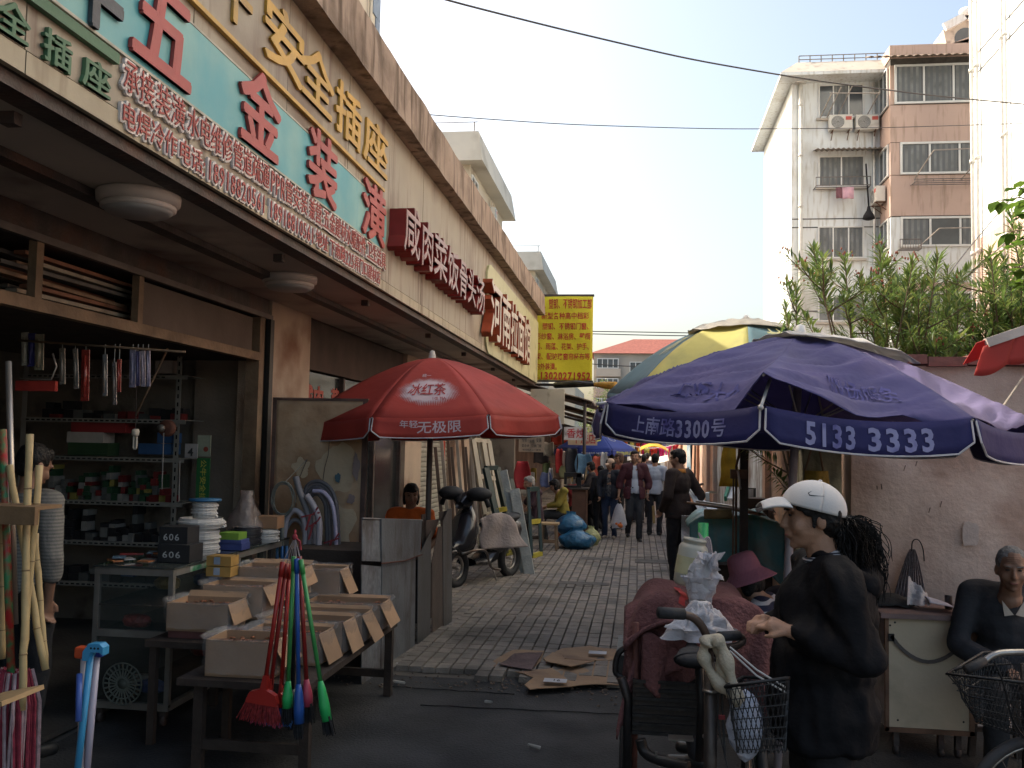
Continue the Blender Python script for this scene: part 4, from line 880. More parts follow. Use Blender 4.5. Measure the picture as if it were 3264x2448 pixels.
def ztop(c, r, zr, za, bend): return lambda x, y: za-(za-zr)*min(1, (math.hypot(x-c[0], y-c[1])/r))**bend
torn('torn_plastic', 'torn yellowed plastic sheet tied over the top of the yellow and teal umbrella', .95, 8.6, ztop((.93, 8.6), 1.18, 2.2, 2.84, 2.0), .62, .5, 3, m_plas)
# --- big blue umbrella
m_ub = M('umbblue', (.045, .040, .17), .62, .14, 2.5, .45, 9, trans=.3, dirt=.3, dcol=(.09, .065, .24), dscale=1.5); m_ubf = M('umblilac', (.20, .165, .29), .75, .14, 2, .35, 10, trans=.3, dirt=.4, dcol=(.14, .11, .25), dscale=1.5)  # second material is a paler lilac than the other panels
m_ubm = M('umbmid', (.080, .075, .215), .7, .16, 2, .4, 10, trans=.3, dirt=.45, dcol=(.13, .105, .26), dscale=1.3)
m_uv = M('umbval', (.022, .021, .105), .7, .15, 3, .3, 12, trans=.15)
BC = (.86, 5.2); BR = 1.15; BZ, BA = 1.885, 2.32
# corner between panels 5 and 6 has torn loose: cloth edge is lifted off the rib tip
def bhole(k, s, q):
    if k == 5 and s > .80: return .14*((s-.80)/.20)**1.3*max(0, (q-.45)/.55)**1.5
    if k == 6 and s < .46: return .14*((.46-s)/.46)**.75*max(0, (q-.45)/.55)**1.5
    return 0
BU, BS, BVf = umbrella('large blue violet umbrella with a torn seam, white phone number on its valance', (BC[0], BC[1], 0), BR, BZ, BA, rad(-107)-6*2*pi/8, [m_ubm, m_ubf, m_ubm, m_ub, m_ub, m_ubm, m_ubm, m_ubf], sag=.04, bend=1.5, val=.145, tx=-.042, foot=(.73, 5.12, 0), polem=M('polelilac', (.36, .31, .33), .5, .1, 4, 0, dirt=.2), pole_r=.022, valm=[m_uv], wr=.085, hole=bhole, trim=True)
m_up = M('bluprint', (.25, .25, .42), .8, .15, 9, 0, dirt=.5, dcol=(.07, .06, .22), dscale=9)
print_on('上南路3300号', vf(5, BVf), .20, .20, .60, .58, m_up, BU, bold=.03)
print_on('5133', vf(6, BVf), .20, .12, .25, .72, m_up, BU, bold=.03); print_on('3333', vf(6, BVf), .49, .12, .33, .72, m_up, BU, bold=.03)
m_bf = M('bluefaintprint', (.062, .060, .20), .8)
print_on('上海大众', lambda u, v: BS(5, u, 1-v, .008)+V((0, -.005, 0)), .30, .10, .5, .11, m_bf, BU, bold=.01, dense=3); print_on('搬场服务', lambda u, v: BS(6, u, 1-v, .008)+V((0, -.005, 0)), .34, .14, .45, .11, m_bf, BU, bold=.01, dense=3)
# bare rib tips poking out
mwr = M('ribwhite', (.5, .48, .46), .4, .1, 4, 0, metal=.3)
tip = BS(5, 1, 1)-V((0, 0, .14)); MB().cyl(tip+V((-.012, -.02, -.01)), tip+V((.05, .16, .12)), .008, n=6).ell(tip+V((-.012, -.022, -.01)), (.013,)*3).build('rib_tip', mwr, BU)
tip = BVf(5, 0.0, 0); MB().cyl(tip, tip+V((-.05, -.01, -.01)), .008, n=6).build('rib_tip', mwr, BU)
torn('torn_plastic', 'crumpled whitish plastic sheet on top of the big blue umbrella', 1.05, 5.25, ztop(BC, BR, BZ, BA, 1.5), .42, .3, 9, M('plasticwhite', (.55, .53, .50), .4, .15, 9, .5, 30, trans=.35))
MB().tube([P(2360, 1560, Y=8.4)+V((0, 0, 0)), P(2352, 1500, Y=8.4)], .01).build('cord_knot', mwr, YU)
# --- far blue umbrella
m_fb = M('farblue', (.02, .045, .26), .6, .1, 3, .2, trans=.2)
FU, FS, FV = umbrella('small bright blue umbrella with yellow print in front of the far stalls', (-.98, 22.0, 0), 1.0, 1.60, 2.02, rad(-22), [m_fb], val=.14, bend=1.5, sag=.01, trim=False)
m_fy = M('farprint', (.42, .45, .10), .8); m_fw = M('farprintw', (.40, .42, .50), .8)
for nm, k, a in (('dog', 6, .2),):
    mb = MB(); f_ = lambda u, v: FS(6, u, 1-v, .01)+V((0, -.008, 0))
    for (u, v, ru, rv) in ((.38, .42, .10, .09), (.30, .52, .05, .05), (.44, .33, .03, .06), (.34, .33, .03, .06), (.62, .40, .06, .11), (.60, .55, .04, .05), (.70, .36, .07, .05), (.42, .62, .13, .02)):
        mb.add([f_(u+ru*cos(a_*pi/6), v+rv*sin(a_*pi/6)) for a_ in range(12)], [tuple(range(12))])
    mb.build('emblem', m_fy, FU)
print_on('www.sanmipet.com', lambda u, v: FV(6, u, 1-v)+V((0, -.01, 0)), .12, .35, .76, .4, m_fw, FU, bold=.02)
print_on('宠物用品', lambda u, v: FV(7, u, 1-v)+V((.005, -.01, 0)), .15, .2, .7, .6, m_fy, FU, bold=.03)
mb = MB(); f_ = lambda u, v: FS(7, u, 1-v, .01)+V((.004, -.008, 0)); mb.add([f_(.45+.2*cos(a_*pi/8), .42+.10*sin(a_*pi/8)) for a_ in range(16)]+[f_(.45+.17*cos(a_*pi/8), .42+.08*sin(a_*pi/8)) for a_ in range(16)], [(i, (i+1) % 16, 16+(i+1) % 16, 16+i) for i in range(16)]); mb.build('oval_logo', m_fw, FU)
# --- red awning at the right edge
m_ra = M('awnred', (.52, .065, .05), .7, .1, 3, .2, 12, trans=.35)
AX, AY = P(3150, 1100, Y=5.4).x, 5.4
t = T('red_awning', 'corner of a bright red scalloped awning with a pale front bar', 'awning', (AX+.6, AY, 2.1), None)
z0, z1 = P(3150, 1105, Y=AY).z, P(3264, 1066, Y=AY).z; zs_ = (z1-z0)/(P(3264, 1066, Y=AY).x-AX)
MB().grid(lambda u, v: (AX-.06+u*1.6, AY+.22*v, z0+zs_*u*1.6-.10*v+.02), 12, 8).build('cloth', m_ra, t, solid=.004)
MB().beam((AX-.01, AY, z0+.02), (AX+1.6, AY, z0+zs_*1.6+.02), .045, .05).build('front_bar', M('barcream', (.5, .42, .36), .6), t)
for i in range(9):
    u0 = i*.17; MB().grid(lambda u, v: (AX-.03-.05*v+u0+.17*u, AY-.012, z0+zs_*(u0+.17*u)-(.16*v+.025*sin(u*pi)*v)), 8, 4).build('scallop', m_ra, t, solid=.004)
MB().tube([P(3150, 1355, Y=5.0), P(3200, 1290, Y=5.2), P(3262, 1200, Y=5.4)], .006, 5).build('guy_rope', M('rope', (.35, .30, .24), .9), None, 'thin rope running from the blue umbrella up to the red awning', 'rope')
# ================================================================ HARDWARE SHOP
m_card = M('cardboard', (.37, .23, .135), .85, .14, 5, .12, 20, rnd=.12, fine=.08); m_cardin = M('cardin', (.20, .13, .08), .9, .15, 5, .1)
m_film = M('film', (.60, .58, .56), .18, .1, 20, .7, 30, alpha=.17, spec=.9)
m_alu = M('aluminium', (.30, .28, .25), .4, .2, 6, .05, metal=.5, dirt=.3, dcol=(.14, .12, .1))
m_clear = M('clearglass', (.10, .12, .11), .05, .1, 2, 0, alpha=.16, spec=.9)
def obox(label, x0, x1, y0, y1, z0, z1, rz=0, film=True, fl=(.0, .12, .05, .0), m=None, fill=None):
    """open cardboard box with splayed flaps"""
    t = T('cardboard_box', label, 'cardboard box', ((x0+x1)/2, (y0+y1)/2, z0), 'open cardboard boxes on the stall tables'); m = m or m_card; c = V(((x0+x1)/2, (y0+y1)/2, 0))
    R = Matrix.Rotation(rz, 3, 'Z'); tr = lambda p: c+R @ (V(p)-c)
    def slab(a, b, c_, d, th):
        a, b, c_, d = (tr(p) for p in (a, b, c_, d)); n = (b-a).cross(d-a).normalized()*th; return [a, b, c_, d], n
    bd = MB(); th = .005
    for q in (((x0, y0, z0), (x1, y0, z0), (x1, y0, z1), (x0, y0, z1)), ((x1, y0, z0), (x1, y1, z0), (x1, y1, z1), (x1, y0, z1)), ((x1, y1, z0), (x0, y1, z0), (x0, y1, z1), (x1, y1, z1)), ((x0, y1, z0), (x0, y0, z0), (x0, y0, z1), (x0, y1, z1)), ((x0, y0, z0+.004), (x0, y1, z0+.004), (x1, y1, z0+.004), (x1, y0, z0+.004))):
        p, n = slab(*q, th); bd.prism(p, -n)
    bd.build('body', m, t)
    fz = z1; rr = random.uniform
    for i, (a, b, o) in enumerate((((x0, y0), (x1, y0), (0, -1)), ((x1, y0), (x1, y1), (1, 0)), ((x1, y1), (x0, y1), (0, 1)), ((x0, y1), (x0, y0), (-1, 0)))):
        L = fl[i]
        if L == 0: continue
        dz = -L*rr(.82, .97) if i in (0, 1) else L*rr(.2, .6); ou = math.sqrt(max(0, L*L-dz*dz)); s = .01
        p = [tr((a[0], a[1], fz)), tr((b[0], b[1], fz)), tr((b[0]+o[0]*ou, b[1]+o[1]*ou, fz+dz)), tr((a[0]+o[0]*ou, a[1]+o[1]*ou, fz+dz))]
        n = (p[1]-p[0]).cross(p[3]-p[0]).normalized()*.003; MB().prism([q+n*.4 for q in p], n).build('flap', m, t)
    if fill is not None:
        fm = MB()
        for k in range(90): fm.ell(tr((rr(x0+.03, x1-.03), rr(y0+.02, y1-.02), z1-.05+rr(-.01, .03))), (rr(.012, .022), rr(.006, .01), rr(.004, .008)), Matrix.Rotation(rr(0, 3), 3, 'Z'), 6, 4)
        fm.build('screws', fill, t, kind='stuff')
    if film:
        def fn(u, v):
            a = u*2*pi; e = (v-.5)*2
            px_ = (x1-x0)/2+.022+.012*noise.noise(V((a, v*7, x0*9))); py__ = (y1-y0)/2+.022
            ca, sa = cos(a), sin(a); k = 1/max(abs(ca)/1, abs(sa)/1); k = min(k, 1.25)
            if v < .62: zz = z0+.02+(z1-z0+.015-.02)*v/.62; sc_ = 1+.18*max(0, (v-.2))*abs(ca)
            else: zz = z1+.02-.025*(v-.62)/.38; sc_ = 1.1-.16*(v-.62)/.38
            return tr((c.x+ca*k*px_*sc_+.012*noise.noise(V((a*3, v*14, 2+x0))), c.y+sa*k*py__*sc_+.012*noise.noise(V((a*3, v*14, 9+x0))), zz+.01*noise.noise(V((a*4, v*9, x0)))))
        MB().grid(fn, 36, 14).build('plastic_wrap', m_film, t)
    return t
# display counter
CX0, CX1, CY0, CY1, CZ = -3.22, -2.72, 5.3, 7.15, .93
t = T('glass_counter', 'dusty glass display counter with worn aluminium frame on castors', 'display counter', ((CX0+CX1)/2, 6.2, 0))
for x in (CX0, CX1-.03):
    for y in (CY0, CY1-.03, (CY0+CY1)/2): MB().bb((x, y, .10), (x+.03, y+.03, CZ-.03)).build('post', m_alu, t)
for z in (.10, .52, CZ-.045):
    MB().bb((CX0, CY0-.002, z), (CX1, CY0+.03, z+.04)).build('rail', m_alu, t); MB().bb((CX1-.03, CY0+.03, z), (CX1+.002, CY1, z+.04)).build('rail', m_alu, t)
MB().bb((CX0, CY0, .12), (CX1, CY1, .135)).build('bottom_shelf', m_woodd, t); MB().bb((CX0+.01, CY0+.01, .54), (CX1-.01, CY1, .548)).build('glass_shelf', m_clear, t); MB().bb((CX0+.01, CY0+.01, .70), (CX1-.01, CY1, .708)).build('glass_shelf', m_woodd, t)
MB().bb((CX0-.01, CY0-.01, CZ-.002), (CX1+.01, CY1, CZ+.008)).build('glass_top', M('topglass', (.06, .07, .065), .06, .2, 3, 0, spec=.9), t)
MB().bb((CX0+.03, CY0+.008, .14), (CX1-.03, CY0+.013, CZ-.05)).build('glass_front', m_clear, t); MB().bb((CX1-.018, CY0+.03, .14), (CX1-.013, CY1-.03, CZ-.05)).build('glass_side', m_clear, t)
MB().bb((CX1+.003, 5.5, CZ-.042), (CX1+.006, 6.05, CZ-.012)).build('sticker_strip', M('stk', (.45, .44, .40), .5, .1, 30, 0, dirt=1.2, dcol=(.05, .25, .10), dscale=16), t)
for x in (CX0+.05, CX1-.05):
    for y in (CY0+.05, CY1-.05): w = MB().lathe([(0, -.012), (.035, -.012), (.035, .012), (0, .012)], (x, y, .036), (1, 0, 0), 14); w.bb((x-.02, y-.02, .06), (x+.02, y+.02, .1)); w.build('castor', m_dark, t)
# goods in the counter
bagc = [(.30, .04, .03), (.05, .08, .25), (.40, .38, .34), (.10, .09, .09), (.40, .25, .04)]
for k in range(15):
    x = random.uniform(CX0+.1, CX1-.1); y = CY0+.12+.11*k; z = random.choice([.715, .555, .14]); m_ = M('bag%d' % (k % 5), bagc[k % 5], .3, .3, 25, .8, 40, spec=.9)
    mb = MB(); mb.grid(lambda u, v: (x+(.09*sin(v*pi)**.5*cos(u*2*pi))*(1+.3*noise.noise(V((u*5, v*5, k)))), y+(.05*sin(v*pi)**.5*sin(u*2*pi)), z+.045*(1-cos(v*pi))*.9), 14, 8)
    mb.build('goods_bag', m_, None, 'small plastic bag of fittings lying inside the glass counter', 'bag', 'plastic bags inside the glass counter')
t = T('fan_grille', 'pale round fan grille propped behind the counter glass', 'fan guard', (-2.96, 5.22, .25))
c = P(390, 2180, Y=5.24); rg = MB()
for k in range(24): a = k*pi/12; rg.beam(c+V((cos(a)*.035, 0, sin(a)*.035)), c+V((cos(a)*.115, 0, sin(a)*.115)), .010, .004, up=(0, 1, 0))
rg.build('spokes', M('fang', (.11, .12, .10), .6), t)
for r in (.12, .035, .085): MB().tube([c+V((cos(a*pi/16)*r, 0, sin(a*pi/16)*r)) for a in range(32)], .005, 6, closed=True).build('ring', M('fang', (0, 0, 0)), t)
MB().cyl(c+V((0, .01, 0)), c+V((0, .02, 0)), .035, n=16).build('hub', M('fang', (0, 0, 0)), t)
# goods on the counter: cable reel, coils, boxes
def coil(label, c, r, h, m, n=6, cat='cable coil', name='cable_coil', thick=.006, rin=.0):
    t = T(name, label, cat, c); mb = MB(); c = V(c); pts = []
    turns = int(h/(thick*1.7))
    for i in range(turns*20+1): a = i/20*2*pi; rr = r*(1-.12*sin(i/20*1.3)**2)+.004*sin(i*.37); pts.append(c+V((cos(a)*rr, sin(a)*rr, thick+(h-2*thick)*i/(turns*20))))
    mb.tube(pts, thick, 5); mb.build('winding', m, t); MB().lathe([(r*.9, 0), (r*.9, h)], c, n=24).build('core', m, t); return t
m_wc = M('whitecable', (.50, .49, .47), .5, .1, 20, .1)
cc = P(640, 1790, Y=6.0); coil('thick lower coil of white cable on the counter under the reel', (cc.x, 6.0, CZ+.01), .115, .17, m_wc, thick=.009)
cc = P(640, 1710, Y=6.0); coil('wide middle coil of white cable under the blue capped reel', (cc.x, 6.0, CZ+.18), .155, .065, m_wc, thick=.009)
t = coil('white rope reel with a blue plastic flange on top of the white coils', (cc.x+.02, 6.0, CZ+.245), .082, .11, m_wc, name='rope_reel', cat='reel', thick=.007)
MB().lathe([(.03, CZ+.37), (.105, CZ+.372), (.108, CZ+.364), (.105, CZ+.356), (.03, CZ+.354), (.03, CZ+.37)], (cc.x+.02, 6.0, 0), n=30).build('flange', M('blueplastic', (.03, .12, .24), .4), t)
def carton(label, px0, py0, px1, py1, Y, dep, col, grp, rz=0, cat='box', txt=None, name='carton', zfix=None):
    a, b = P(px0, py1, Y=Y), P(px1, py0, Y=Y); z = a.z if zfix is None else zfix
    o = MB().box(((a.x+b.x)/2, Y+dep/2, z+(b.z-a.z)/2), (b.x-a.x, dep, b.z-a.z), Matrix.Rotation(rz, 3, 'Z')).build(name, M('crt_%02d%02d%02d' % tuple(int(c*99) for c in col), col, .6, .1, 12, .03), None, label, cat, grp, loc=((a.x+b.x)/2, Y+dep/2, z), bevel=.002)
    if txt: print_on(txt, lambda u, v: V((u, Y-.002, v)), a.x+(b.x-a.x)*.15, z+(b.z-a.z)*.25, (b.x-a.x)*.6, (b.z-a.z)*.4, M('whiteprint', (.45, .45, .44), .7), o, bold=.01)
    return o
carton('black carton with small white print, upper one beside the cable coils', 505, 1697, 598, 1752, 5.55, .16, (.02, .02, .022), 'black cartons on the counter', txt='606', zfix=CZ+.11)
carton('black carton with small white print, lower one beside the cable coils', 500, 1752, 605, 1805, 5.5, .18, (.02, .02, .022), 'black cartons on the counter', txt='606', zfix=CZ+.01)
carton('flat blue box on the counter right of the cable coils', 700, 1752, 770, 1772, 6.2, .14, (.04, .06, .20), 'flat boxes right of the coils', zfix=CZ+.01)
carton('second flat blue box stacked on the first', 698, 1740, 768, 1752, 6.2, .14, (.05, .07, .22), 'flat boxes right of the coils', zfix=CZ+.05)
carton('flat lime green box above the blue boxes', 695, 1725, 760, 1745, 6.2, .14, (.16, .30, .04), 'flat boxes right of the coils', zfix=CZ+.08)
carton('small brown cardboard box on top of the thin white coil', 812, 1685, 883, 1722, 6.75, .14, (.36, .20, .11), None, zfix=CZ+.11)
coil('thin coil of white cable under the brown box', (P(845, 1740, Y=6.8).x, 6.8, CZ+.01), .10, .095, m_wc)
coil('coil of black cable behind the flat boxes', (P(780, 1720, Y=6.6).x, 6.65, CZ+.01), .10, .12, M('blackcable', (.03, .03, .035), .4, .2, 9, .1))
c = P(785, 1640, Y=6.75); mb = MB(); mb.grid(lambda u, v: c+V((cos(u*2*pi)*(.02+.12*max(0, 1-v*1.25)**.6+.03*v*v)*(1+.45*noise.noise(V((u*6, v*4, 1)))), sin(u*2*pi)*(.02+.12*(1-v)**.7), -.12+.30*v)), 26, 14)
mb.build('plastic_bag', M('pbag', (.24, .19, .17), .25, .3, 18, .9, 30, alpha=.6, spec=.9), None, 'knotted clear plastic bag of cable clips behind the coils', 'plastic bag')
rp = random.Random(9)
for k in range(16):
    x = rp.uniform(CX0+.06, CX1-.12); y = rp.uniform(5.36, 5.9) if k < 11 else rp.uniform(6.2, 7.0); c_, n_ = rp.choice([((.22, .03, .03), 'red'), ((.36, .34, .33), 'white'), ((.05, .05, .06), 'black'), ((.30, .12, .05), 'orange'), ((.08, .14, .20), 'blue')])
    MB().box((x, y, CZ+.014+.009*(k % 4)), (rp.uniform(.07, .14), rp.uniform(.05, .10), .008), Matrix.Rotation(rp.uniform(-.8, .8), 3, 'Z')).build('flat_pack', M('fp_'+n_, c_, .35, .2, 30, .1), None, 'thin %s packet lying flat on the counter glass' % n_, 'packet', 'flat packets on the counter')
# back shelving
SH_Y = 7.6
t = T('shelf_rack', 'slotted angle steel shelving against the far wall of the hardware shop', 'shelving', (-4.4, SH_Y, 0)); m_slot = M('slotted', (.27, .26, .23), .5, .15, 8, .05, metal=.2)
shz = [P(330, y, Y=SH_Y).z for y in (1194, 1334, 1456, 1596, 1725)]; shz.append(.45)
xs0, xs1 = P(60, 1500, Y=SH_Y).x, P(565, 1500, Y=SH_Y).x
for x in (xs0, xs1-.04):
    MB().bb((x, SH_Y-.005, .03), (x+.045, SH_Y, 2.42)).bb((x, SH_Y, .03), (x+.004, SH_Y+.04, 2.42)).build('upright', m_slot, t)
    for k in range(34): MB().bb((x+.016, SH_Y-.0075, .08+k*.07), (x+.028, SH_Y-.0055, .115+k*.07)).build('slot', M('blk', (.01, .01, .01), .9), t) if x > -4 else None
for z in shz:
    o = MB().bb((xs0, SH_Y-.012, z-.035), (xs1+.06, SH_Y-.006, z)).bb((xs0, SH_Y-.004, z-.006), (xs1+.05, SH_Y+.35, z)).build('shelf', m_slot, t)
    sl_ = MB()
    for k in range(26): sl_.bb((xs0+.05+k*.05, SH_Y-.0145, z-.024), (xs0+.08+k*.05, SH_Y-.0125, z-.012))
    sl_.build('slots', M('blk', (0, 0, 0)), o, kind='stuff')
gc = [(.15, .02, .02), (.22, .215, .20), (.02, .06, .03), (.018, .018, .02), (.03, .07, .16), (.24, .20, .05), (.10, .105, .10)]
rg_ = random.Random(5)
def stock(px0, px1, shelf, hmax, cols, wr_, grp, lab, rows=2, cat='box'):
    x = P(px0, 1500, Y=SH_Y).x; xe = P(px1, 1500, Y=SH_Y).x; i = 0
    while x < xe:
        w = rg_.uniform(*wr_); z = shz[shelf]
        for r in range(rg_.randint(1, rows)):
            h = min(hmax/rows, rg_.uniform(.03, .09)); ci = rg_.choice(cols); nm_ = ['red', 'white', 'dark green', 'black', 'blue', 'yellow', 'grey'][ci]; i += 1
            MB().box((x+w/2, SH_Y+.08+rg_.uniform(0, .05), z+h/2), (w-.006, .14, h-.002), Matrix.Rotation(rg_.uniform(-.15, .15), 3, 'Z')).build('stock_box', M('g%d' % ci, gc[ci], .5, .15, 15, .03), None, 'small %s %s' % (nm_, lab), cat, grp)
            z += h
        x += w
stock(150, 540, 3, .36, (0, 0, 1, 1, 2, 6, 2, 5), (.035, .07), 'small boxes on the middle shelf', 'box on the shelf behind the hanging cord', 6)
stock(150, 540, 4, .36, (3, 3, 1, 3, 6, 3), (.05, .08), 'small boxes on the lower shelf', 'box on the lower shelf behind the counter', 4)
stock(120, 540, 1, .3, (3, 0, 3, 6), (.07, .12), 'cartons on the upper shelf', 'carton on the dark upper shelf', 2)
stock(80, 540, 5, .34, (3, 6, 4, 3), (.07, .14), 'cartons on the lowest shelf', 'carton on the lowest shelf', 2)
for k, (a, b, c_, d, col, l) in enumerate(((215, 1412, 345, 1450, (.03, .07, .03), 'long dark green box under the red and white ones'), (212, 1378, 330, 1410, (.45, .42, .38), 'long white box with a red stripe'), (225, 1345, 400, 1377, (.28, .03, .03), 'long red box on top of the white one'), (500, 1380, 548, 1412, (.03, .09, .22), 'upper blue carton near the slotted upright'), (440, 1415, 545, 1447, (.03, .09, .22), 'lower wide blue carton near the slotted upright'), (493, 1150, 550, 1190, (.42, .36, .33), 'white carton with a pink end near the top of the rack'))):
    carton(l, a, b, c_, d, SH_Y+.02, .18, col, None)
# CFL bulb on a cord, diagonal stick, reel and cords on the upright
c = P(432, 1375, Y=6.6); t = T('lamp_bulb', 'unlit white energy saving bulb dangling on a cord in the shop', 'light bulb', c)
mw = M('bulbwhite', (.62, .58, .50), .3, .05, 4, 0)
MB().lathe([(0, .02), (.022, .018), (.028, 0), (.026, -.03), (.014, -.035)], c, n=16).build('base', mw, t)
for s in ((-.012, 0), (.012, 0), (0, .012)): MB().tube([c+V((s[0], s[1], -.03)), c+V((s[0], s[1], -.12)), c+V((s[0]*.2, s[1]*.2, -.135))], .007, 8).build('tube', mw, t)
MB().cyl(c+V((0, 0, .02)), P(425, 1210, Y=6.6)+V((0, 0, 1.0)), .003, n=5).build('cord', m_dark, t)
MB().cyl(P(432, 1325, Y=6.62), P(535, 1110, Y=6.62), .008, n=6).build('stick', m_wood, None, 'thin wooden stick slanting down to the dangling bulb', 'stick')
c = P(533, 1365, Y=7.3); t = T('pulley', 'rusty winch wheel fixed on the slotted upright', 'pulley', c)
MB().lathe([(0, -.03), (.05, -.03), (.07, -.02), (.07, .02), (.05, .03), (0, .03)], c, (0, 1, 0), 20).build('wheel', M('rustred', (.12, .05, .035), .7, .3, 9), t); MB().cyl(c+V((-.03, -.03, 0)), c+V((-.03, -.06, 0)), .03, n=12).build('hub', m_alu, t)
for k, (a, b, c_, d) in enumerate(((522, 1380, 516, 1560), (573, 1470, 570, 1600))): MB().cyl(P(a, b, Y=7.2), P(c_, d, Y=7.2), .004, n=5).build('dangling_string', M('cordgrey', (.3, .29, .28), .8), None, ['pale cord hanging from the pulley', 'pale cord hanging right of the slotted upright'][k], 'cord')
# hanging tool packs on a rod
MB().cyl(P(60, 1085, Y=5.6), P(590, 1122, Y=5.6), .008, n=6).build('hanging_rod', m_wood, None, 'thin rod with tool packs hanging below the loft beam', 'rod')
hp = [(65, 1060, 95, 1165, (.50, .48, .42), 'white plastic strip', .05), (85, 1062, 118, 1168, (.05, .05, .20), 'navy plastic strip', -.06), (108, 1065, 145, 1180, (.32, .30, .22), 'cream plastic strip', -.08), (187, 1110, 210, 1225, (.25, .22, .18), 'silver tool in a black card', .02), (230, 1112, 250, 1240, (.30, .28, .26), 'steel spanner pack', .12), (258, 1115, 290, 1278, (.30, .04, .03), 'red carded pliers pack', -.12), (326, 1130, 344, 1262, (.32, .32, .33), 'chrome spanner pack', 0), (357, 1155, 372, 1290, (.25, .22, .22), 'small bundled chrome sockets', .05), (373, 1145, 388, 1250, (.34, .05, .04), 'red handled screwdriver pack', -.04), (412, 1112, 436, 1235, (.26, .25, .36), 'leftmost lilac wrapped tube', -.06), (432, 1120, 448, 1230, (.10, .10, .22), 'navy wrapped tube', 0), (447, 1118, 464, 1232, (.42, .37, .45), 'pinkish wrapped tube', .05), (466, 1118, 480, 1232, (.26, .25, .36), 'rightmost lilac wrapped tube', 0)]
for k, (x0, y0, x1, y1, col, lab, tl) in enumerate(hp):
    a, b = P((x0+x1)/2, y0, Y=5.62), P((x0+x1)/2+tl*30, y1, Y=5.62); w = (x1-x0)/2990*5.6*.42
    t = T('hanging_pack', lab+' hanging from the rod', 'tool pack', b, 'tool packs hanging in the shop'); m_ = M('hp%d' % k, col, .25, .2, 30, .3, spec=.8, metal=.3 if 'chrome' in lab or 'steel' in lab else 0)
    MB().beam(a, b, w*2.1, .008, up=(0, 1, 0)).build('card', m_, t); MB().tube([a.lerp(b, .12)+V((0, -.012, 0)), a.lerp(b, .5)+V((w*.3, -.014, 0)), a.lerp(b, .92)+V((0, -.012, 0))], [w*.3, w*.5, w*.35], 7).build('pack', m_alu if k in (3, 4, 6, 7) else m_, t); MB().cyl(a, (a.x, a.y, P(300, 1095, Y=5.6).z), .002, n=4).build('hook', m_alu, t)
a, b = P(48, 1245, Y=5.4), P(195, 1215, Y=5.4)
t = T('saw_pack', 'hacksaw in a bright red card tray hanging in the shop', 'saw', (a.x, 5.4, a.z)); MB().bb((a.x, 5.4, a.z), (b.x-.04, 5.43, b.z)).build('card', M('redcard', (.40, .04, .03), .5), t); MB().tube([(a.x+.03, 5.39, b.z+.01), (b.x-.06, 5.39, b.z+.01), (b.x-.03, 5.39, b.z+.09), (b.x-.06, 5.39, b.z+.17)], .006, 6).build('frame', m_alu, t)
# green board with yellow characters, calendar page
a, b = P(622, 1605, Y=7.62), P(672, 1388, Y=7.62)
t = MB().bb((a.x, 7.62, a.z), (b.x, 7.635, P(650, 1460, Y=7.62).z)).build('socket_sign', M('greenboard', (.03, .15, .05), .4, .1, 5, 0), None, 'vertical green sign with yellow characters beside the shop column', 'sign')
MB().bb((a.x, 7.619, P(650, 1455, Y=7.62).z), (b.x, 7.634, b.z)).build('top_plate', M('paleboard', (.30, .32, .24), .4), t)
c = P(655, 1432, Y=7.61); MB().lathe([(0, 0), (.022, 0)], (c.x, 7.616, c.z), (0, 1, 0), 16).build('emblem', M('redemblem', (.30, .06, .04), .5), t)
print_on('公牛安全插座', lambda u, v: V((a.x+.035+v, 7.615, P(650, 1465, Y=7.62).z-u)), 0, 0, .42, .055, M('yelprint', (.50, .45, .08), .6), t, bold=.02)
a, b = P(590, 1460, Y=7.6), P(632, 1415, Y=7.6); t = MB().bb((a.x, 7.59, a.z), (b.x, 7.6, b.z)).build('calendar', M('calpage', (.36, .33, .32), .7), None, 'small tear-off calendar page showing the number 4', 'calendar')
print_on('4', lambda u, v: V((u, 7.585, v)), a.x+.03, a.z+.02, .055, .07, m_txt, t, bold=.03)
# ---------------------------------------------------------------- stall tables and boxes
t = T('stall_table', 'low dark wooden trestle table under the cardboard boxes', 'table', (-1.95, 5.4, 0))
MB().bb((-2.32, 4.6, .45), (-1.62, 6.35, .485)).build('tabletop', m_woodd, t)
for x, y in ((-2.25, 4.65), (-1.68, 4.65), (-2.25, 6.25), (-1.68, 6.25)): MB().bb((x, y, 0), (x+.05, y+.05, .45)).build('leg', m_woodd, t)
for y in (4.66, 6.27): MB().bb((-2.2, y, .12), (-1.68, y+.03, .17)).build('stretcher', m_woodd, t)
t = T('small_table', 'small dark table carrying the left group of cardboard boxes', 'table', (-2.48, 5.2, 0)); MB().bb((-2.72, 5.0, .54), (-2.2, 5.85, .575)).build('tabletop', m_woodd, t)
for x, y in ((-2.7, 5.02), (-2.26, 5.02), (-2.7, 5.8), (-2.26, 5.8)): MB().bb((x, y, 0), (x+.04, y+.04, .54)).build('leg', m_woodd, t)
m_scr = M('screwfill', (.28, .10, .04), .5, .5, 60, .2)
obox('front left cardboard box wrapped in film, on the small table', -2.64, -2.28, 5.08, 5.34, .62, .775, .03, fill=m_scr)
MB().bb((-2.63, 5.09, .578), (-2.27, 5.36, .618)).build('flat_carton', M('redflat', (.13, .05, .045), .7, .2), None, 'dark red flat carton under the front left box', 'carton')
obox('second cardboard box of small screws just behind the front left one', -2.58, -2.20, 5.40, 5.62, .64, .83, -.02, fill=m_scr)
obox('cardboard box behind the broom handles on the left table', -2.50, -2.10, 5.72, 5.95, .72, .90, .05, fill=m_scr)
obox('large front cardboard box below the brooms', -2.20, -1.84, 4.66, 4.92, .49, .675, .02, fl=(0, .14, .0, .0), fill=m_scr)
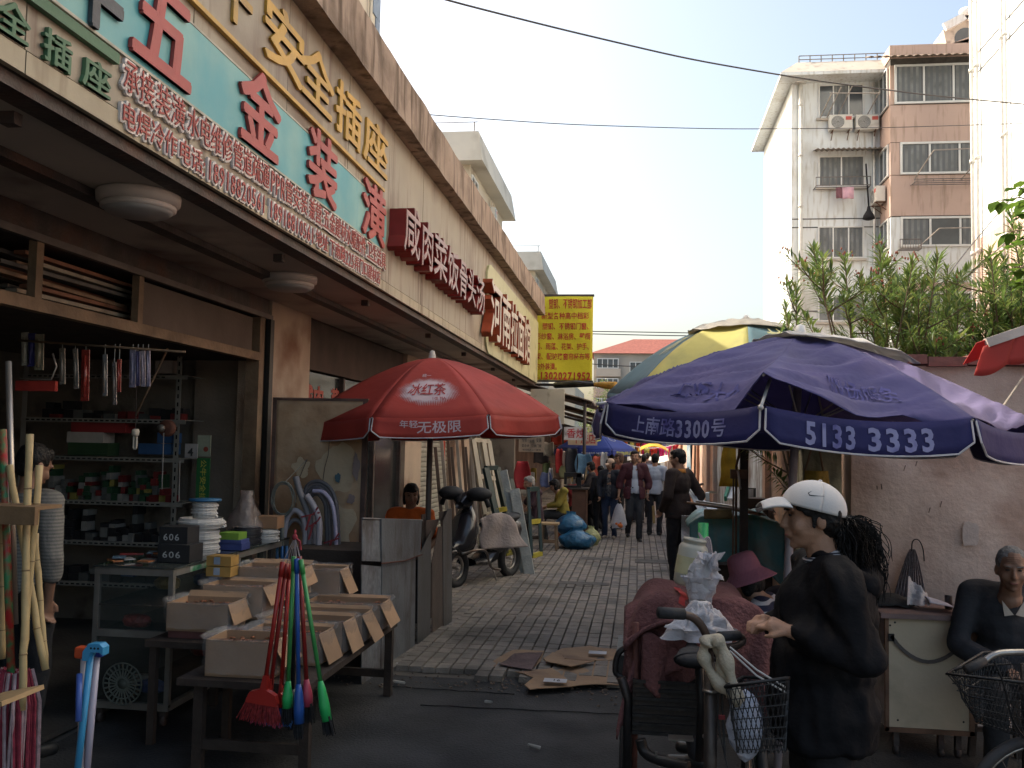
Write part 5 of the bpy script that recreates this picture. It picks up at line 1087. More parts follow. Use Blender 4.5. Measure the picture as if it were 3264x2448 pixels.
obox('cardboard box with a slack flap right of the brooms', -2.12, -1.70, 4.98, 5.20, .49, .66, -.03, fl=(.0, .17, .03, .0), fill=m_scr)
obox('cardboard box in the middle of the right row', -2.15, -1.66, 5.26, 5.48, .49, .67, .0, fl=(.0, .18, .03, .0), fill=m_scr)
obox('second last cardboard box of the right row', -2.14, -1.64, 5.55, 5.78, .49, .66, .03, fl=(.0, .18, .03, .0), fill=m_scr)
obox('last cardboard box of the right row, nearest the metal sheets', -2.12, -1.62, 5.88, 6.14, .50, .67, .02, fl=(.0, .16, .03, .0), fill=m_scr)
obox('raised cardboard box with a blue stripe on its flap', -2.30, -1.98, 6.15, 6.36, .66, .84, .03, fl=(.0, .18, .03, .0), fill=m_scr)
obox('raised cardboard box near the grey conduit bundle', -2.46, -2.32, 6.1, 6.34, .68, .86, .0, fl=(.0, .1, .03, .0), fill=m_scr)
for l, z in (('upper small yellow brown carton behind the film wrapped boxes', .915), ('lower small yellow brown carton behind the film wrapped boxes', .85)):
    o = MB().bb((-2.66, 5.6, z), (-2.50, 5.72, z+.06)).build('small_carton', M('ybrown', (.38, .22, .06), .7), None, l, 'box', 'small cartons behind the boxes'); MB().bb((-2.61, 5.597, z+.01), (-2.57, 5.5995, z+.055)).build('paper_label', M('lblue', (.30, .36, .45), .7), o)
# ---------------------------------------------------------------- brooms on a string
m_str = M('string', (.42, .36, .36), .9)
brg = 'plastic brooms hung in a bunch'
knot = P(940, 1712, Y=4.42)
def cs_(x, y): return (x*.511, 1600+y*.511)
def broom(label, col, top, bot, kind, hx, bcol, Yb=4.4, hcol=None):
    a, b = P(*cs_(*top), Y=Yb), P(*cs_(*bot), Y=Yb-.02); t = T('broom', label, 'broom', b, brg)
    m_ = M('br_%s' % col, dict(red=(.36, .022, .016), green=(.05, .27, .07), blue=(.025, .10, .36), dred=(.26, .02, .016), pink=(.42, .05, .09), black=(.015, .015, .017), bgreen=(.03, .42, .11))[col], .35, .1, 6, 0, spec=.5)
    mbr = M('bristle_%s' % bcol, dict(red=(.30, .03, .03), green=(.05, .3, .08), blue=(.04, .15, .45), pink=(.42, .06, .11), black=(.015, .015, .017), dred=(.2, .02, .02), bgreen=(0, .4, .1))[bcol], .8, .5, 60, .2)
    mh = M('br_%s' % (hcol or col), dict(red=(.36, .022, .016), green=(.05, .27, .07), blue=(.025, .10, .36), dred=(.26, .02, .016), pink=(.42, .05, .09), black=(.01,)*3, bgreen=(.03, .42, .11))[hcol or col], .35, .1, 6, 0)
    MB().tube([a, b], .0105, 10).build('handle', m_, t); d = (b-a).normalized()
    MB().tube([a-d*.02, a+d*.05], .0125, 10).build('cap', m_, t); MB().tube([a-d*.02, knot], .0018, 4).build('hanging_string', m_str, t)
    s = V((d.z, 0, -d.x)).normalized()*(1 if d.z < 0 else -1); s = V((1, 0, 0))-d*d.x; s.normalize()
    if kind == 'wide':
        w = hx; hd = MB(); prof = [(-.5, .09), (-.42, .055), (-.1, .035), (-.06, -.03), (.06, -.03), (.1, .035), (.42, .055), (.5, .09), (.5, .105), (-.5, .105)]
        hd.prism([b+s*(u*w)+d*v+V((0, -.018, 0)) for u, v in prof], (0, .036, 0)); hd.build('head', mh, t)
        br = MB()
        for i in range(110): u = (i+.5)/110-.5; v0 = .098; L = random.uniform(.075, .10); q = b+s*(u*w)+d*v0+V((0, random.uniform(-.014, .014), 0)); br.tube([q, q+d*L+s*(u*.07+random.uniform(-.008, .008))], [.0028, .0018], 4)
        br.build('bristles', mbr, t, kind='stuff')
    else:
        L0 = hx; hd = MB(); hd.tube([b-d*.01, b+d*.03, b+d*L0*.6, b+d*L0], [.012, .020, .026, .024], 10); hd.build('head', mh, t); br = MB()
        for i in range(50): q = b+d*(L0*.85)+V((random.uniform(-.02, .022), random.uniform(-.018, .018), 0)); br.tube([q, q+d*random.uniform(.07, .10)+V((random.uniform(-.008, .008), 0, 0))], [.003, .002], 4)
        br.build('bristles', mbr, t, kind='stuff')
    return t
broom('leftmost red broom with a wide red head and red bristles', 'red', (1760, 400), (1655, 1120), 'wide', .155, 'red')
broom('second red broom with pink bristles, from the left', 'dred', (1785, 410), (1690, 1140), 'wide', .09, 'pink', 4.44, 'red')
broom('third red broom, blue bristles showing under it', 'red', (1806, 415), (1755, 1140), 'wide', .06, 'blue', 4.47, 'dred')
broom('green handled brush with a plain green head, left of the blue one', 'green', (1832, 365), (1797, 1130), 'slim', .115, 'black', 4.40, 'bgreen')
broom('blue brush with the longest blue head', 'blue', (1851, 380), (1862, 1150), 'slim', .17, 'black', 4.38)
broom('red brush with a pinkish red head, right of the blue one', 'dred', (1868, 365), (1912, 1120), 'slim', .115, 'black', 4.42, 'pink')
broom('rightmost green brush splayed outwards with black bristles', 'green', (1880, 385), (2000, 1130), 'slim', .175, 'black', 4.37, 'bgreen')
broom('black handled brush half hidden in the middle of the bunch', 'black', (1845, 400), (1825, 1180), 'slim', .10, 'black', 4.5)
MB().tube([knot, knot+V((0, .0, .035))], .006, 6).tube([knot, knot+V((.03, -.01, -.02)), knot+V((.035, -.01, -.06))], .006, 5).ell(knot, (.014, .012, .016)).build('string_knot', M('redcord', (.30, .04, .05), .9), None, 'red and white knotted string carrying the bunch of brooms', 'string')
# ---------------------------------------------------------------- bamboo poles, mops and squeegees at the left edge
m_bam = M('bamboo', (.42, .31, .15), .6, .15, 8, .1, dirt=.2, dcol=(.25, .16, .08), dscale=9)
t = T('pole_bracket', 'short brown wooden bracket holding the bamboo poles at the left edge', 'bracket', (-2.05, 3.0, 1.4)); a, b = P(-120, 1665, Y=2.95), P(124, 1615, Y=2.95)
MB().bb((a.x, 2.93, a.z), (b.x, 2.95, b.z)).bb((a.x, 2.95, b.z-.012), (b.x, 3.08, b.z)).build('board', M('bracketwood', (.20, .12, .06), .7, .2, 8, .2), t)
MB().bb((a.x-.05, 2.9, .0), (a.x, 3.1, 1.7)).build('stand', m_woodd, t)
pls = [((93, 1384), (70, 2264), .0125, 'longest pale bamboo pole in the bundle'), ((127, 1483), (72, 2100), .012, 'bamboo pole crossing to the left, right side of the bundle'), ((32, 1483), (142, 2135), .012, 'bamboo pole crossing from upper left to lower right'), ((112, 1700), (145, 2130), .011, 'short bamboo pole at the right of the bundle'), ((12, 1640), (8, 2100), .012, 'bamboo pole at the very left edge'), ((60, 1660), (118, 1985), .010, 'dark ringed bamboo pole in the middle')]
for i, (p, q, r, l) in enumerate(pls):
    a, b = P(*p, Y=3.02+.03*i), P(*q, Y=2.96+.04*i); t = T('bamboo_pole', l, 'pole', b, 'bamboo poles at the left edge'); pts = [a.lerp(b, k/10)+V((random.gauss(0, .002), 0, 0)) for k in range(11)]
    MB().tube(pts, [r*(1+.06*(k % 3 == 0)) for k in range(11)], 10).build('shaft', m_bam, t)
    for k in (2, 5, 8): MB().tube([pts[k], pts[k]+(b-a)*.006], r*1.13, 10).build('node', M('bamnode', (.24, .16, .08), .7), t)
a, b = P(9, 1370, Y=3.1), P(36, 2157, Y=3.0); t = T('mop', 'mop with a red flower patterned handle and a red and white string head', 'mop', b)
MB().tube([a, b], .0135, 10).build('handle', M('redfloral', (.36, .02, .02), .4, .1, 6, 0, dirt=.9, dcol=(.04, .20, .08), dscale=26), t)
mh = MB()
for i in range(90):
    x0_ = random.uniform(-.06, .05); yy = random.uniform(-.04, .04); p = b+V((x0_*.6, yy*.6, .01)); mh.tube([p, p+V((x0_*.5, yy*.4, .01)), p+V((x0_*.9, yy, -.10)), p+V((x0_*1.0+random.gauss(0, .006), yy, -.3)), p+V((x0_*1.05, yy, -.52))], .0058, 5, mi=0 if random.random() < .7 else 1)
mh.build('strings', [M('mopred', (.24, .03, .05), .95, .3, 30, .4), M('mopwhite', (.35, .25, .26), .95, .3, 30, .4)], t, kind='stuff')
a, b = P(27, 1153, Y=3.2), P(48, 1990, Y=3.05); MB().tube([a, b], .011, 12).build('steel_tube', M('chrometube', (.42, .36, .30), .3, .1, 3, 0, metal=.7), None, 'shiny steel tube standing behind the bamboo poles', 'tube')
a, b = P(-60, 2260, Y=2.7), P(78, 2195, Y=2.7); MB().box(((a.x+b.x)/2, 2.7, (a.z+b.z)/2), (b.x-a.x, .2, .014), Matrix.Rotation(-.22, 3, 'Y')).build('orange_edged_board', M('boardtan', (.33, .22, .11), .6), None, 'tan board corner with an orange edge at the left edge', 'board')
for (p, q, r, col, l, hd) in (((290, 2075), (240, 2520), .0115, (.05, .27, .48), 'light blue squeegee with an arched head', 1), ((268, 2090), (252, 2520), .011, (.40, .38, .42), 'white pole with an orange cap behind the blue squeegee', 2), ((308, 2085), (270, 2520), .013, (.36, .34, .42), 'lilac white pole with a navy cap', 3), ((253, 2148), (250, 2300), .010, (.05, .10, .33), 'short blue stick left of the squeegee', 0)):
    Yq = 3.0+.03*hd; a, b = P(*p, Y=Yq), P(*q, Y=Yq-.05); b.z = max(b.z, .02); t = T('squeegee', l, 'squeegee', b, 'squeegees standing at the lower left'); MB().tube([a, b], r, 12).build('handle', M('sq%d' % hd, col, .35, .06, 4, 0), t)
    if hd == 1:
        ar = [a+V((-.02, -.02, .0)), a+V((.0, -.02, .028)), a+V((.04, -.02, .030)), a+V((.055, -.02, .018)), a+V((.055, -.02, -.01)), a+V((.04, -.02, .0)), a+V((.01, -.02, -.002)), a+V((.0, -.02, -.03)), a+V((-.02, -.02, -.03))]; MB().prism(ar, (0, .04, 0)).build('head', M('sq1', (0, 0, 0)), t, bevel=.002)
        for k in range(3): MB().lathe([(0, 0), (.004, 0)], a+V((.012+.013*k, -.021, .014)), (0, -1, 0), 8).build('hole', M('blk', (0, 0, 0)), t)
    if hd in (2, 3): MB().box(a+V((0, 0, .012)), (.055 if hd == 2 else .06, .04, .04)).build('cap', M('cap%d' % hd, ((.40, .06, .02), (.02, .03, .18))[hd-2], .4), t, bevel=.008)
# ---------------------------------------------------------------- door board with conduits
DY = 7.35; a, b = P(880, 1271, Y=DY), P(1167, 1269, Y=DY)
t = T('door_board', 'grimy peeling door leaf standing open beside the shop column, poster scraps on it', 'door', ((a.x+b.x)/2, DY, .1))
MB().grid(lambda u, v: (a.x+(b.x-a.x)*u, DY+.004*noise.noise(V((u*9, v*14, 0))), .12+(a.z-.12)*v), 20, 40).build('panel', M('doorgrime', (.30, .175, .095), .85, .35, 3, .35, 18, dirt=.75, dcol=(.50, .37, .24), dscale=1.9), t, solid=.02)
mf = M('doorframe', (.09, .055, .045), .7, .4, 7, .3, dirt=.4, dcol=(.16, .06, .03))
for p0, p1 in (((a.x-.02, .05), (a.x+.012, a.z)), ((b.x-.02, .05), (b.x+.02, a.z))): MB().bb((p0[0], DY-.015, p0[1]), (p1[0], DY+.03, p1[1])).build('stile', mf, t)
MB().bb((a.x-.02, DY-.016, a.z-.012), (b.x+.02, DY+.031, a.z+.01)).build('rail', mf, t)
def blob(name, px, py, w, h, seed, m, Y, par):
    c = P(px, py, Y=Y); n = 34; pts = []
    for k in range(n):
        q = 2*pi*k/n; r = 1+.55*noise.noise(V((cos(q)*1.3+seed, sin(q)*1.3, seed)))+.18*noise.noise(V((cos(q)*5+seed, sin(q)*5, 0))); pts.append((c.x+cos(q)*w*r, Y, c.z+sin(q)*h*r))
    return MB().prism(pts, (0, .0015, 0)).build(name, m, par)
m_pap = M('paperscrap', (.46, .36, .24), .9, .10, 3, .2, dirt=.25, dcol=(.26, .20, .14), dscale=4)
for k, (px, py, w, h) in enumerate(((1080, 1500, .17, .17), (1060, 1690, .20, .24), (960, 1490, .08, .07), (1120, 1840, .07, .18), (1000, 1600, .14, .12))): blob('poster_scrap', px, py, w, h, k*3.1, m_pap, DY-.014-.0035*k, t)
m_pap2 = M('greyscrap', (.23, .18, .17), .9, .2, 4, .2)
for k, (px, py, w, h) in enumerate(((1135, 1490, .03, .09), (1140, 1780, .03, .12), (1118, 1590, .035, .04))): blob('poster_scrap', px, py, w, h, 20+k*2.3, m_pap2, DY-.034-.003*k, t)
blob('poster_scrap', 1076, 1522, .025, .035, 7, M('tealscrap', (.06, .12, .15), .8), DY-.046, t)
MB().tube([P(978, 1465, Y=DY-.03), P(940, 1560, Y=DY-.05)], .003, 4).build('wire', m_dark, t); MB().tube([P(1052, 1380, Y=DY-.03), P(1046, 1450, Y=DY-.03), P(1035, 1490, Y=DY-.03), P(1028, 1540, Y=DY-.04)], .0025, 4).build('wire', m_dark, t)
def cr(x, y): return (850+x*.4219, 1350+y*.4219)
m_cg = M('conduitgrey', (.19, .18, .19), .5, .12, 6, .1); m_cl = M('conduitlight', (.33, .31, .34), .45, .1, 6, .1); m_cd = M('conduitdark', (.085, .082, .09), .5, .15, 6, .1); m_clil = M('conduitlilac', (.36, .34, .46), .45, .1, 6, .1)
t = T('conduit_bundle', 'big bundle of bent grey plastic conduits tied with red strips against the door board', 'conduit bundle', (P(1010, 1800, Y=7.1).x, 7.1, .6))
def cond(pts, r, m, y):
    pts = [P(*cr(*q), Y=y) for q in pts]
    for _ in range(3): pts = [pts[0]]+[w for i in range(len(pts)-1) for w in (pts[i].lerp(pts[i+1], .25), pts[i].lerp(pts[i+1], .75))]+[pts[-1]]
    r *= 1.28; rr = [r*(1+(.10 if (i % 2) else 0)) for i in range(len(pts))]; MB().tube(pts, rr, 9).build('conduit', m, t)
for k in range(7): cond([(285+k*2, 560+8*k), (300+6*k, 460+14*k), (400-2*k, 425+16*k), (500-9*k, 500+16*k), (535-14*k, 640+10*k), (545-14*k, 900), (558-20*k, 1080)], .0125, [m_cd, m_cg, m_clil, m_cd, m_cg, m_cd, m_cd][k], 7.14+.012*(k % 3))
cond([(350, 510), (430, 510), (500, 600), (520, 760), (525, 950), (540, 1080)], .012, m_clil, 7.10); cond([(220, 400), (250, 520), (300, 640), (330, 760), (320, 900), (315, 1090)], .019, m_cg, 7.08); cond([(300, 540), (350, 610), (400, 720), (395, 880), (385, 1090)], .019, m_cl, 7.05)
cond([(130, 860), (150, 700), (220, 640), (290, 720), (292, 900), (275, 1090)], .016, m_cl, 7.07); cond([(130, 830), (190, 720), (260, 740), (280, 820)], .012, m_cg, 7.11); cond([(345, 620), (370, 800), (360, 960), (350, 1090)], .016, m_cl, 7.12)
for (x, y, w) in ((330, 690, .075), (490, 885, .06), (350, 760, .03)):
    p = P(*cr(x, y), Y=7.03); MB().beam(p+V((-w, 0, -.02)), p+V((w, 0, .02)), .012, .006, up=(0, 1, 0)).beam(p, p+V((-.03, -.005, -.12)), .015, .004, up=(0, 1, 0)).beam(p+V((.02, 0, .0)), p+V((.06, -.005, .06)), .012, .004, up=(0, 1, 0)).build('tie', M('redtie', (.26, .035, .04), .6), t)
t = T('wire_coil', 'loose coil of thin grey green wire hanging left of the conduits', 'wire coil', P(*cr(120, 800), Y=7.0)); c = P(*cr(125, 570), Y=7.02); pts = []
for i in range(200): q = i/200*9*2*pi; pts.append(c+V((cos(q)*(.085+.012*sin(i*.21)), .01*sin(i*.7), sin(q)*(.125+.012*cos(i*.17)))))
MB().tube(pts, .003, 4).build('loops', M('wiregreen', (.15, .16, .14), .5), t); MB().tube([c+V((0, 0, -.12)), c+V((.0, 0, -.45))], .018, 7).build('tail', M('wiregreen', (0, 0, 0)), t)
MB().tube([c+V((0, 0, .12)), P(978, 1465, Y=DY-.03)], .003, 4).build('hanger', M('wiregreen', (0, 0, 0)), t)
for q in (0, .04, .075): MB().tube([c+V((-.03+q, -.01, -.36)), c+V((-.02+q, -.02, -.55))], [.012, .016], 6).build('clip', M('blueclip', (.03, .12, .28), .4), t)
# ---------------------------------------------------------------- corrugated / galvanised sheet enclosure
def shp(px, py, o=0):
    k = ray(px, py); k = k.x/k.y; Y = (-1.9-.455+o)/(k-.07); return P(px, py, Y=Y)
t = T('sheet_enclosure', 'knee high stall enclosure of battered galvanised sheets and boards', 'enclosure', shp(1300, 2100))
mg = [M('galv%d' % i, c, .38, .22, s_, .15, metal=.35, dirt=.4, dcol=(.11, .09, .08), dscale=4, streak=.5) for i, (c, s_) in enumerate([((.27, .285, .31), 26), ((.20, .21, .225), 5), ((.15, .15, .15), 4), ((.16, .12, .10), 5)])]
def sheet(poly, m, o=0, nm='sheet'):
    n = len(poly); P3 = [shp(x, y, o) for x, y in poly]; MB().prism(P3, (-.006, 0, 0)).build(nm, m, t)
sheet([(1155, 1652), (1218, 1652), (1219, 1790), (1155, 1788)], mg[0]); sheet([(1153, 1800), (1216, 1806), (1214, 2160), (1153, 2190)], mg[0], -.01)
sheet([(1216, 1652), (1345, 1658), (1340, 1770), (1290, 1786), (1218, 1793)], mg[1], .012); sheet([(1218, 1797), (1325, 1775), (1322, 2102), (1215, 2162)], mg[1], -.004)
sheet([(1333, 1775), (1375, 1690), (1372, 1930), (1370, 2056), (1330, 2088)], mg[2], .004); sheet([(1378, 1790), (1398, 1680), (1412, 1678), (1414, 2030), (1378, 2052)], mg[3], .014)
sheet([(1412, 1660), (1428, 1622), (1440, 1620), (1441, 2010), (1414, 2034)], mg[2], .02); sheet([(1400, 1632), (1440, 1626), (1430, 1655), (1402, 1660)], m_dark, .0)
sheet([(1345, 1660), (1400, 1655), (1385, 1700), (1350, 1760)], mg[3], -.02); sheet([(1345, 1640), (1358, 1638), (1360, 2075), (1346, 2080)], m_dark, -.02, 'stake')
MB().tube([shp(1155, 1653), shp(1345, 1659)], .009, 6).build('rim', mg[2], t); MB().tube([shp(1216, 1796, .02), shp(1290, 1788, .02), shp(1345, 1768, .02)], .006, 5).build('rusty_seam', M('rustred', (0, 0, 0)), t)
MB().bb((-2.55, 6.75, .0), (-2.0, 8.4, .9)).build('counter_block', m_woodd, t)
# ---------------------------------------------------------------- cardboard flattened on the ground
m_fl = M('flatcard', (.31, .20, .12), .9, .16, 3, .3, 14, dirt=.3, dcol=(.17, .10, .07), dscale=2.5)
def flat(label, pts, z, m=m_fl, wave=.012):
    Q = [P(x, y, Z=z) for x, y in pts]; c = sum(Q, V())/len(Q); mb = MB(); n = len(Q); ring = []
    for i in range(n):
        for k in range(4): p = Q[i].lerp(Q[(i+1) % n], k/4); ring.append(p)
    vs_ = []
    for s in (0, .33, .66, 1):
        for p in ring: q = c.lerp(p, s); vs_.append(q+V((0, 0, wave*(.5+noise.noise(V((q.x*4, q.y*4, z*40))))+.012*s**4*abs(noise.noise(V((q.x*9, q.y*9, 2)))))))
    N_ = len(ring); fs = [(s*N_+i, s*N_+(i+1) % N_, (s+1)*N_+(i+1) % N_, (s+1)*N_+i) for s in range(3) for i in range(N_)]
    return mb.add(vs_, fs).build('cardboard_sheet', m, None, label, 'cardboard', 'flattened cardboard on the ground', solid=.005)
flat('stained purplish brown cardboard piece, leftmost on the ground', [(1540, 2125), (1640, 2075), (1735, 2080), (1725, 2110), (1695, 2142)], .035)
flat('dark stained top piece lying over the leftmost cardboard', [(1590, 2120), (1640, 2088), (1730, 2085), (1695, 2138)], .055, M('stainedcard', (.13, .085, .08), .9, .35, 6, .4))
flat('cardboard piece with a white label at its upper right', [(1730, 2105), (1790, 2070), (1880, 2062), (1965, 2072), (1960, 2105), (1880, 2110), (1800, 2128)], .04)
flat('folded cardboard strip in the middle of the pile', [(1735, 2110), (1760, 2082), (1790, 2085), (1800, 2105), (1900, 2108), (1820, 2130)], .065)
flat('large cardboard flat with creases at the lower right', [(1775, 2140), (1870, 2118), (1960, 2105), (1975, 2185), (1820, 2190)], .03)
flat('lower cardboard piece with a printed white sticker', [(1642, 2145), (1760, 2135), (1800, 2160), (1825, 2190), (1690, 2200), (1672, 2185), (1700, 2165)], .04)
for (x, y, w, l) in ((1770, 2168, .16, 'white sticker with the number 16 on the lower cardboard'), (1905, 2079, .14, 'white label on the upper right cardboard')):
    c = P(x, y, Z=.075); o = MB().bb((c.x-w/2, c.y-.05, .073), (c.x+w/2, c.y+.05, .0745)).build('sticker', M('stickerwhite', (.45, .45, .47), .7), None, l, 'sticker')
    if w > .15: print_on('16', lambda u, v: V((u, v, .0765)), c.x-.02, c.y-.03, .06, .06, m_txt, o)
for (x, y) in ((1545, 2240), (1700, 2385), (1270, 2178), (1865, 1775), (1800, 1776), (1280, 2120)):
    c = P(x, y, Z=.01); pts = [c+V((random.uniform(-.05, .05), random.uniform(-.03, .03), .006+random.uniform(0, .01))) for _ in range(4)]; MB().tube(pts, [.004, .01, .008, .003], 5).build('litter_scrap', M('litter', (.42, .40, .36), .8), None, 'small pale scrap of litter on the ground', 'litter', 'scraps of litter on the ground')
# ================================================================ RIGHT FOREGROUND
def q4(x, y, Y): return P(1900+x*.6166, 1500+y*.6166, Y=Y)
m_blk = M('blacksteel', (.022, .021, .022), .45, .3, 9, .2, metal=.3, dirt=.3, dcol=(.06, .04, .03)); m_rubber = M('rubber', (.02, .02, .022), .7, .2, 12, .2)
m_chr = M('chrome', (.30, .28, .26), .3, .2, 9, .05, metal=.8, dirt=.3, dcol=(.10, .06, .04))
m_blan = M('blanket', (.165, .070, .068), .98, .22, 3, .6, 60, dirt=.3, dcol=(.12, .05, .05), fine=.25)
m_bag = M('whitebag', (.50, .49, .52), .35, .1, 9, .5, 40, alpha=.78, trans=.0, spec=.6)
def smooth3(pts, n=3):
    pts = [V(p) for p in pts]
    for _ in range(n): pts = [pts[0]]+[w for i in range(len(pts)-1) for w in (pts[i].lerp(pts[i+1], .25), pts[i].lerp(pts[i+1], .75))]+[pts[-1]]
    return pts
def wheel(par, c, r, ax, tyre=.022, spokes=24, name='wheel'):
    ax = V(ax).normalized(); c = V(c); x = V((0, 0, 1)); y = ax.cross(x).normalized(); x = y.cross(ax)
    w = MB().tube([c+(x*cos(a*pi/20)+y*sin(a*pi/20))*r for a in range(40)], tyre, 8, closed=True).build(name, m_rubber, par)
    MB().tube([c+(x*cos(a*pi/20)+y*sin(a*pi/20))*(r-tyre*1.1) for a in range(40)], tyre*.4, 6, closed=True).build('rim', m_chr, w)
    sp = MB()
    for k in range(spokes): a = 2*pi*k/spokes; sp.tube([c+ax*(.02*(-1)**k), c+(x*cos(a)+y*sin(a))*(r-tyre)], .0015, 4)
    sp.cyl(c-ax*.04, c+ax*.04, .018, n=10).build('spokes', m_chr, w); return w
def meshbasket(par, top, bot, nrm, name='basket', th=.0016, nu=44, nv=20):
    """wire basket from top ring (4 pts) to bottom ring (4 pts)"""
    mb = MB(); top = [V(p) for p in top]; bot = [V(p) for p in bot]
    def side(u, v):
        u = u*4; i = int(u) % 4; f = u-int(u); a = top[i].lerp(top[(i+1) % 4], f); b = bot[i].lerp(bot[(i+1) % 4], f); return a.lerp(b, v)
    for k in range(nu): mb.tube([side(k/nu, 0), side((k/nu+.04) % 1, .5), side((k/nu+.08) % 1, 1)], th, 3, cap=False); mb.tube([side(k/nu, 0), side((k/nu-.04) % 1, .5), side((k/nu-.08) % 1, 1)], th, 3, cap=False)
    for k in range(1, nv, 3): mb.tube([side(j/16, k/nv) for j in range(16)], th, 3, closed=True)
    b = mb.build(name, m_blk, par); MB().tube(top, .006, 6, closed=True).build('basket_rim', m_blk, b)
    for k in range(9): pass
    bt = MB()
    for k in range(9): bt.tube([bot[0].lerp(bot[1], k/8), bot[3].lerp(bot[2], k/8)], th, 3)
    bt.build('basket_floor', m_blk, b); return b
# ---- cargo tricycle
t = T('cargo_tricycle', 'worn black cargo tricycle with a wire basket, loaded under a maroon blanket', 'tricycle', (.25, 3.9, 0)); TR = t
fr = MB(); ax0, ax1 = q4(110, 1100, 3.75), q4(520, 1100, 3.75)
cb0, cb1 = q4(190, 1085, 3.7), q4(525, 1370, 3.7)
MB().bb((cb0.x, 3.7, cb1.z), (cb1.x, 3.715, cb0.z)).bb((cb0.x, 3.7, cb1.z), (cb0.x+.012, 4.5, cb0.z)).bb((cb1.x-.012, 3.7, cb1.z), (cb1.x+.25, 4.5, cb1.z+.012)).bb((cb0.x, 4.49, cb1.z), (cb1.x+.25, 4.5, cb0.z)).build('cargo_box', M('boxblack', (.03, .026, .024), .7, .3, 5, .3, dirt=.4, dcol=(.07, .045, .03)), t)
bars = MB()
for k in range(7): z = cb1.z+(cb0.z-cb1.z)*k/6; bars.beam((cb0.x, 3.693, z), (cb1.x, 3.693, z), .012, .008, up=(0, 1, 0))
bars.build('slats', m_blk, t)
p_ = [q4(x, y, 3.8) for x, y in ((230, 905), (150, 912), (108, 950), (95, 1040), (120, 1065), (230, 1085))]; MB().tube(smooth3(p_, 2), .012, 8).build('side_hoop', m_blk, t)
MB().bb((q4(105, 1000, 3.8).x, 3.8, q4(105, 1080, 3.8).z), (q4(230, 960, 3.8).x, 4.2, q4(230, 960, 3.8).z)).build('side_tray', m_blk, t)
MB().tube([q4(205, 785, 3.75), q4(205, 1080, 3.75), q4(195, 1537, 3.75)], .013, 7).build('rusty_post', M('rustpost2', (.12, .045, .035), .8, .3, 9, .3), t)
MB().tube([q4(130, 1070, 3.72), q4(165, 1180, 3.72), q4(160, 1537, 3.7)], .018, 8).build('rear_stay', m_blk, t); MB().tube([q4(530, 1000, 3.5), q4(545, 1200, 3.5), q4(535, 1500, 3.5)], .016, 8).build('seat_tube', m_blk, t)
MB().tube(smooth3([q4(510, 985, 3.5), q4(545, 1010, 3.5), q4(540, 1120, 3.5)]), .012, 8).build('seat_bracket', m_chr, t)
# saddle
def sad(u, v):
    a = u*2*pi; w = .075*(1-v*.55)*(.6 if v > .6 else 1); return q4(505, 950, 3.45)+V((cos(a)*w-.06*v*0, -.10+.24*v, sin(a)*.028*(1-.3*v)))
MB().grid(sad, 16, 8).ell(q4(505, 950, 3.45)+V((0, -.08, 0)), (.075, .05, .028)).build('saddle', m_rubber, t)
MB().tube([q4(592, 990, 3.15), q4(590, 1537, 3.12), q4(590, 1900, 3.1)], .021, 12).build('steering_tube', M('tubeworn', (.06, .05, .045), .4, .3, 9, .2, metal=.5), t)
for y in (1130, 1370): MB().tube([q4(592, y, 3.14), q4(592, y+12, 3.14)], .026, 12).build('collar', m_chr, t)
MB().tube(smooth3([q4(592, 1010, 3.15), q4(585, 900, 3.15), q4(560, 820, 3.12), q4(510, 760, 3.1), q4(450, 742, 3.08), q4(325, 735, 3.05)]), .0135, 10).build('handlebar', M('barbrown', (.08, .055, .045), .4, .3, 9, .1, metal=.4), t)
MB().tube([q4(455, 742, 3.08), q4(322, 734, 3.05)], .0185, 12).build('grip', m_rubber, t)
MB().tube(smooth3([q4(592, 930, 3.18), q4(690, 915, 3.22), q4(750, 900, 3.26), q4(762, 870, 3.28), q4(735, 852, 3.26), q4(640, 858, 3.2)]), .0125, 10).build('handlebar', M('barbrown', (0, 0, 0)), t); MB().tube([q4(735, 852, 3.26), q4(638, 858, 3.2)], .017, 12).build('grip', m_rubber, t)
MB().tube(smooth3([q4(230, 1390, 3.6), q4(245, 1460, 3.6), q4(330, 1500, 3.55), q4(480, 1530, 3.5)]), .02, 8).build('chain_stay', m_blk, t)
ped = MB(); ped.tube([q4(310, 1455, 3.45), q4(315, 1480, 3.45), q4(460, 1500, 3.45)], .005, 5); ped.bb(q4(375, 1395, 3.45), q4(500, 1370, 3.5)); ped.build('pedal', m_chr, t)
MB().tube(smooth3([q4(650, 1130, 3.16), q4(655, 1280, 3.15), q4(668, 1480, 3.12)]), .004, 5).tube(smooth3([q4(635, 1140, 3.17), q4(625, 1300, 3.15), q4(680, 1537, 3.12)]), .003, 5).build('brake_cable', m_blk, t)
MB().box(q4(650, 1275, 3.14), (.02, .01, .012)).build('red_clip', M('redtie', (0, 0, 0)), t)
wheel(t, (q4(590, 1500, 3.1).x, 3.05, .30), .29, (.97, -.2, 0), .024)
wheel(t, (q4(150, 1500, 3.9).x, 4.1, .30), .29, (1, 0, 0), .024); wheel(t, (q4(520, 1500, 3.9).x+.25, 4.1, .30), .29, (1, 0, 0), .024)
top = [q4(668, 1118, 3.0), q4(985, 1072, 3.0), q4(1010, 1072, 3.32), q4(760, 1068, 3.34)]; bot = [q4(725, 1460, 3.03), q4(975, 1460, 3.03), q4(985, 1440, 3.25), q4(770, 1440, 3.27)]
meshbasket(t, top, bot, None, th=.0017)
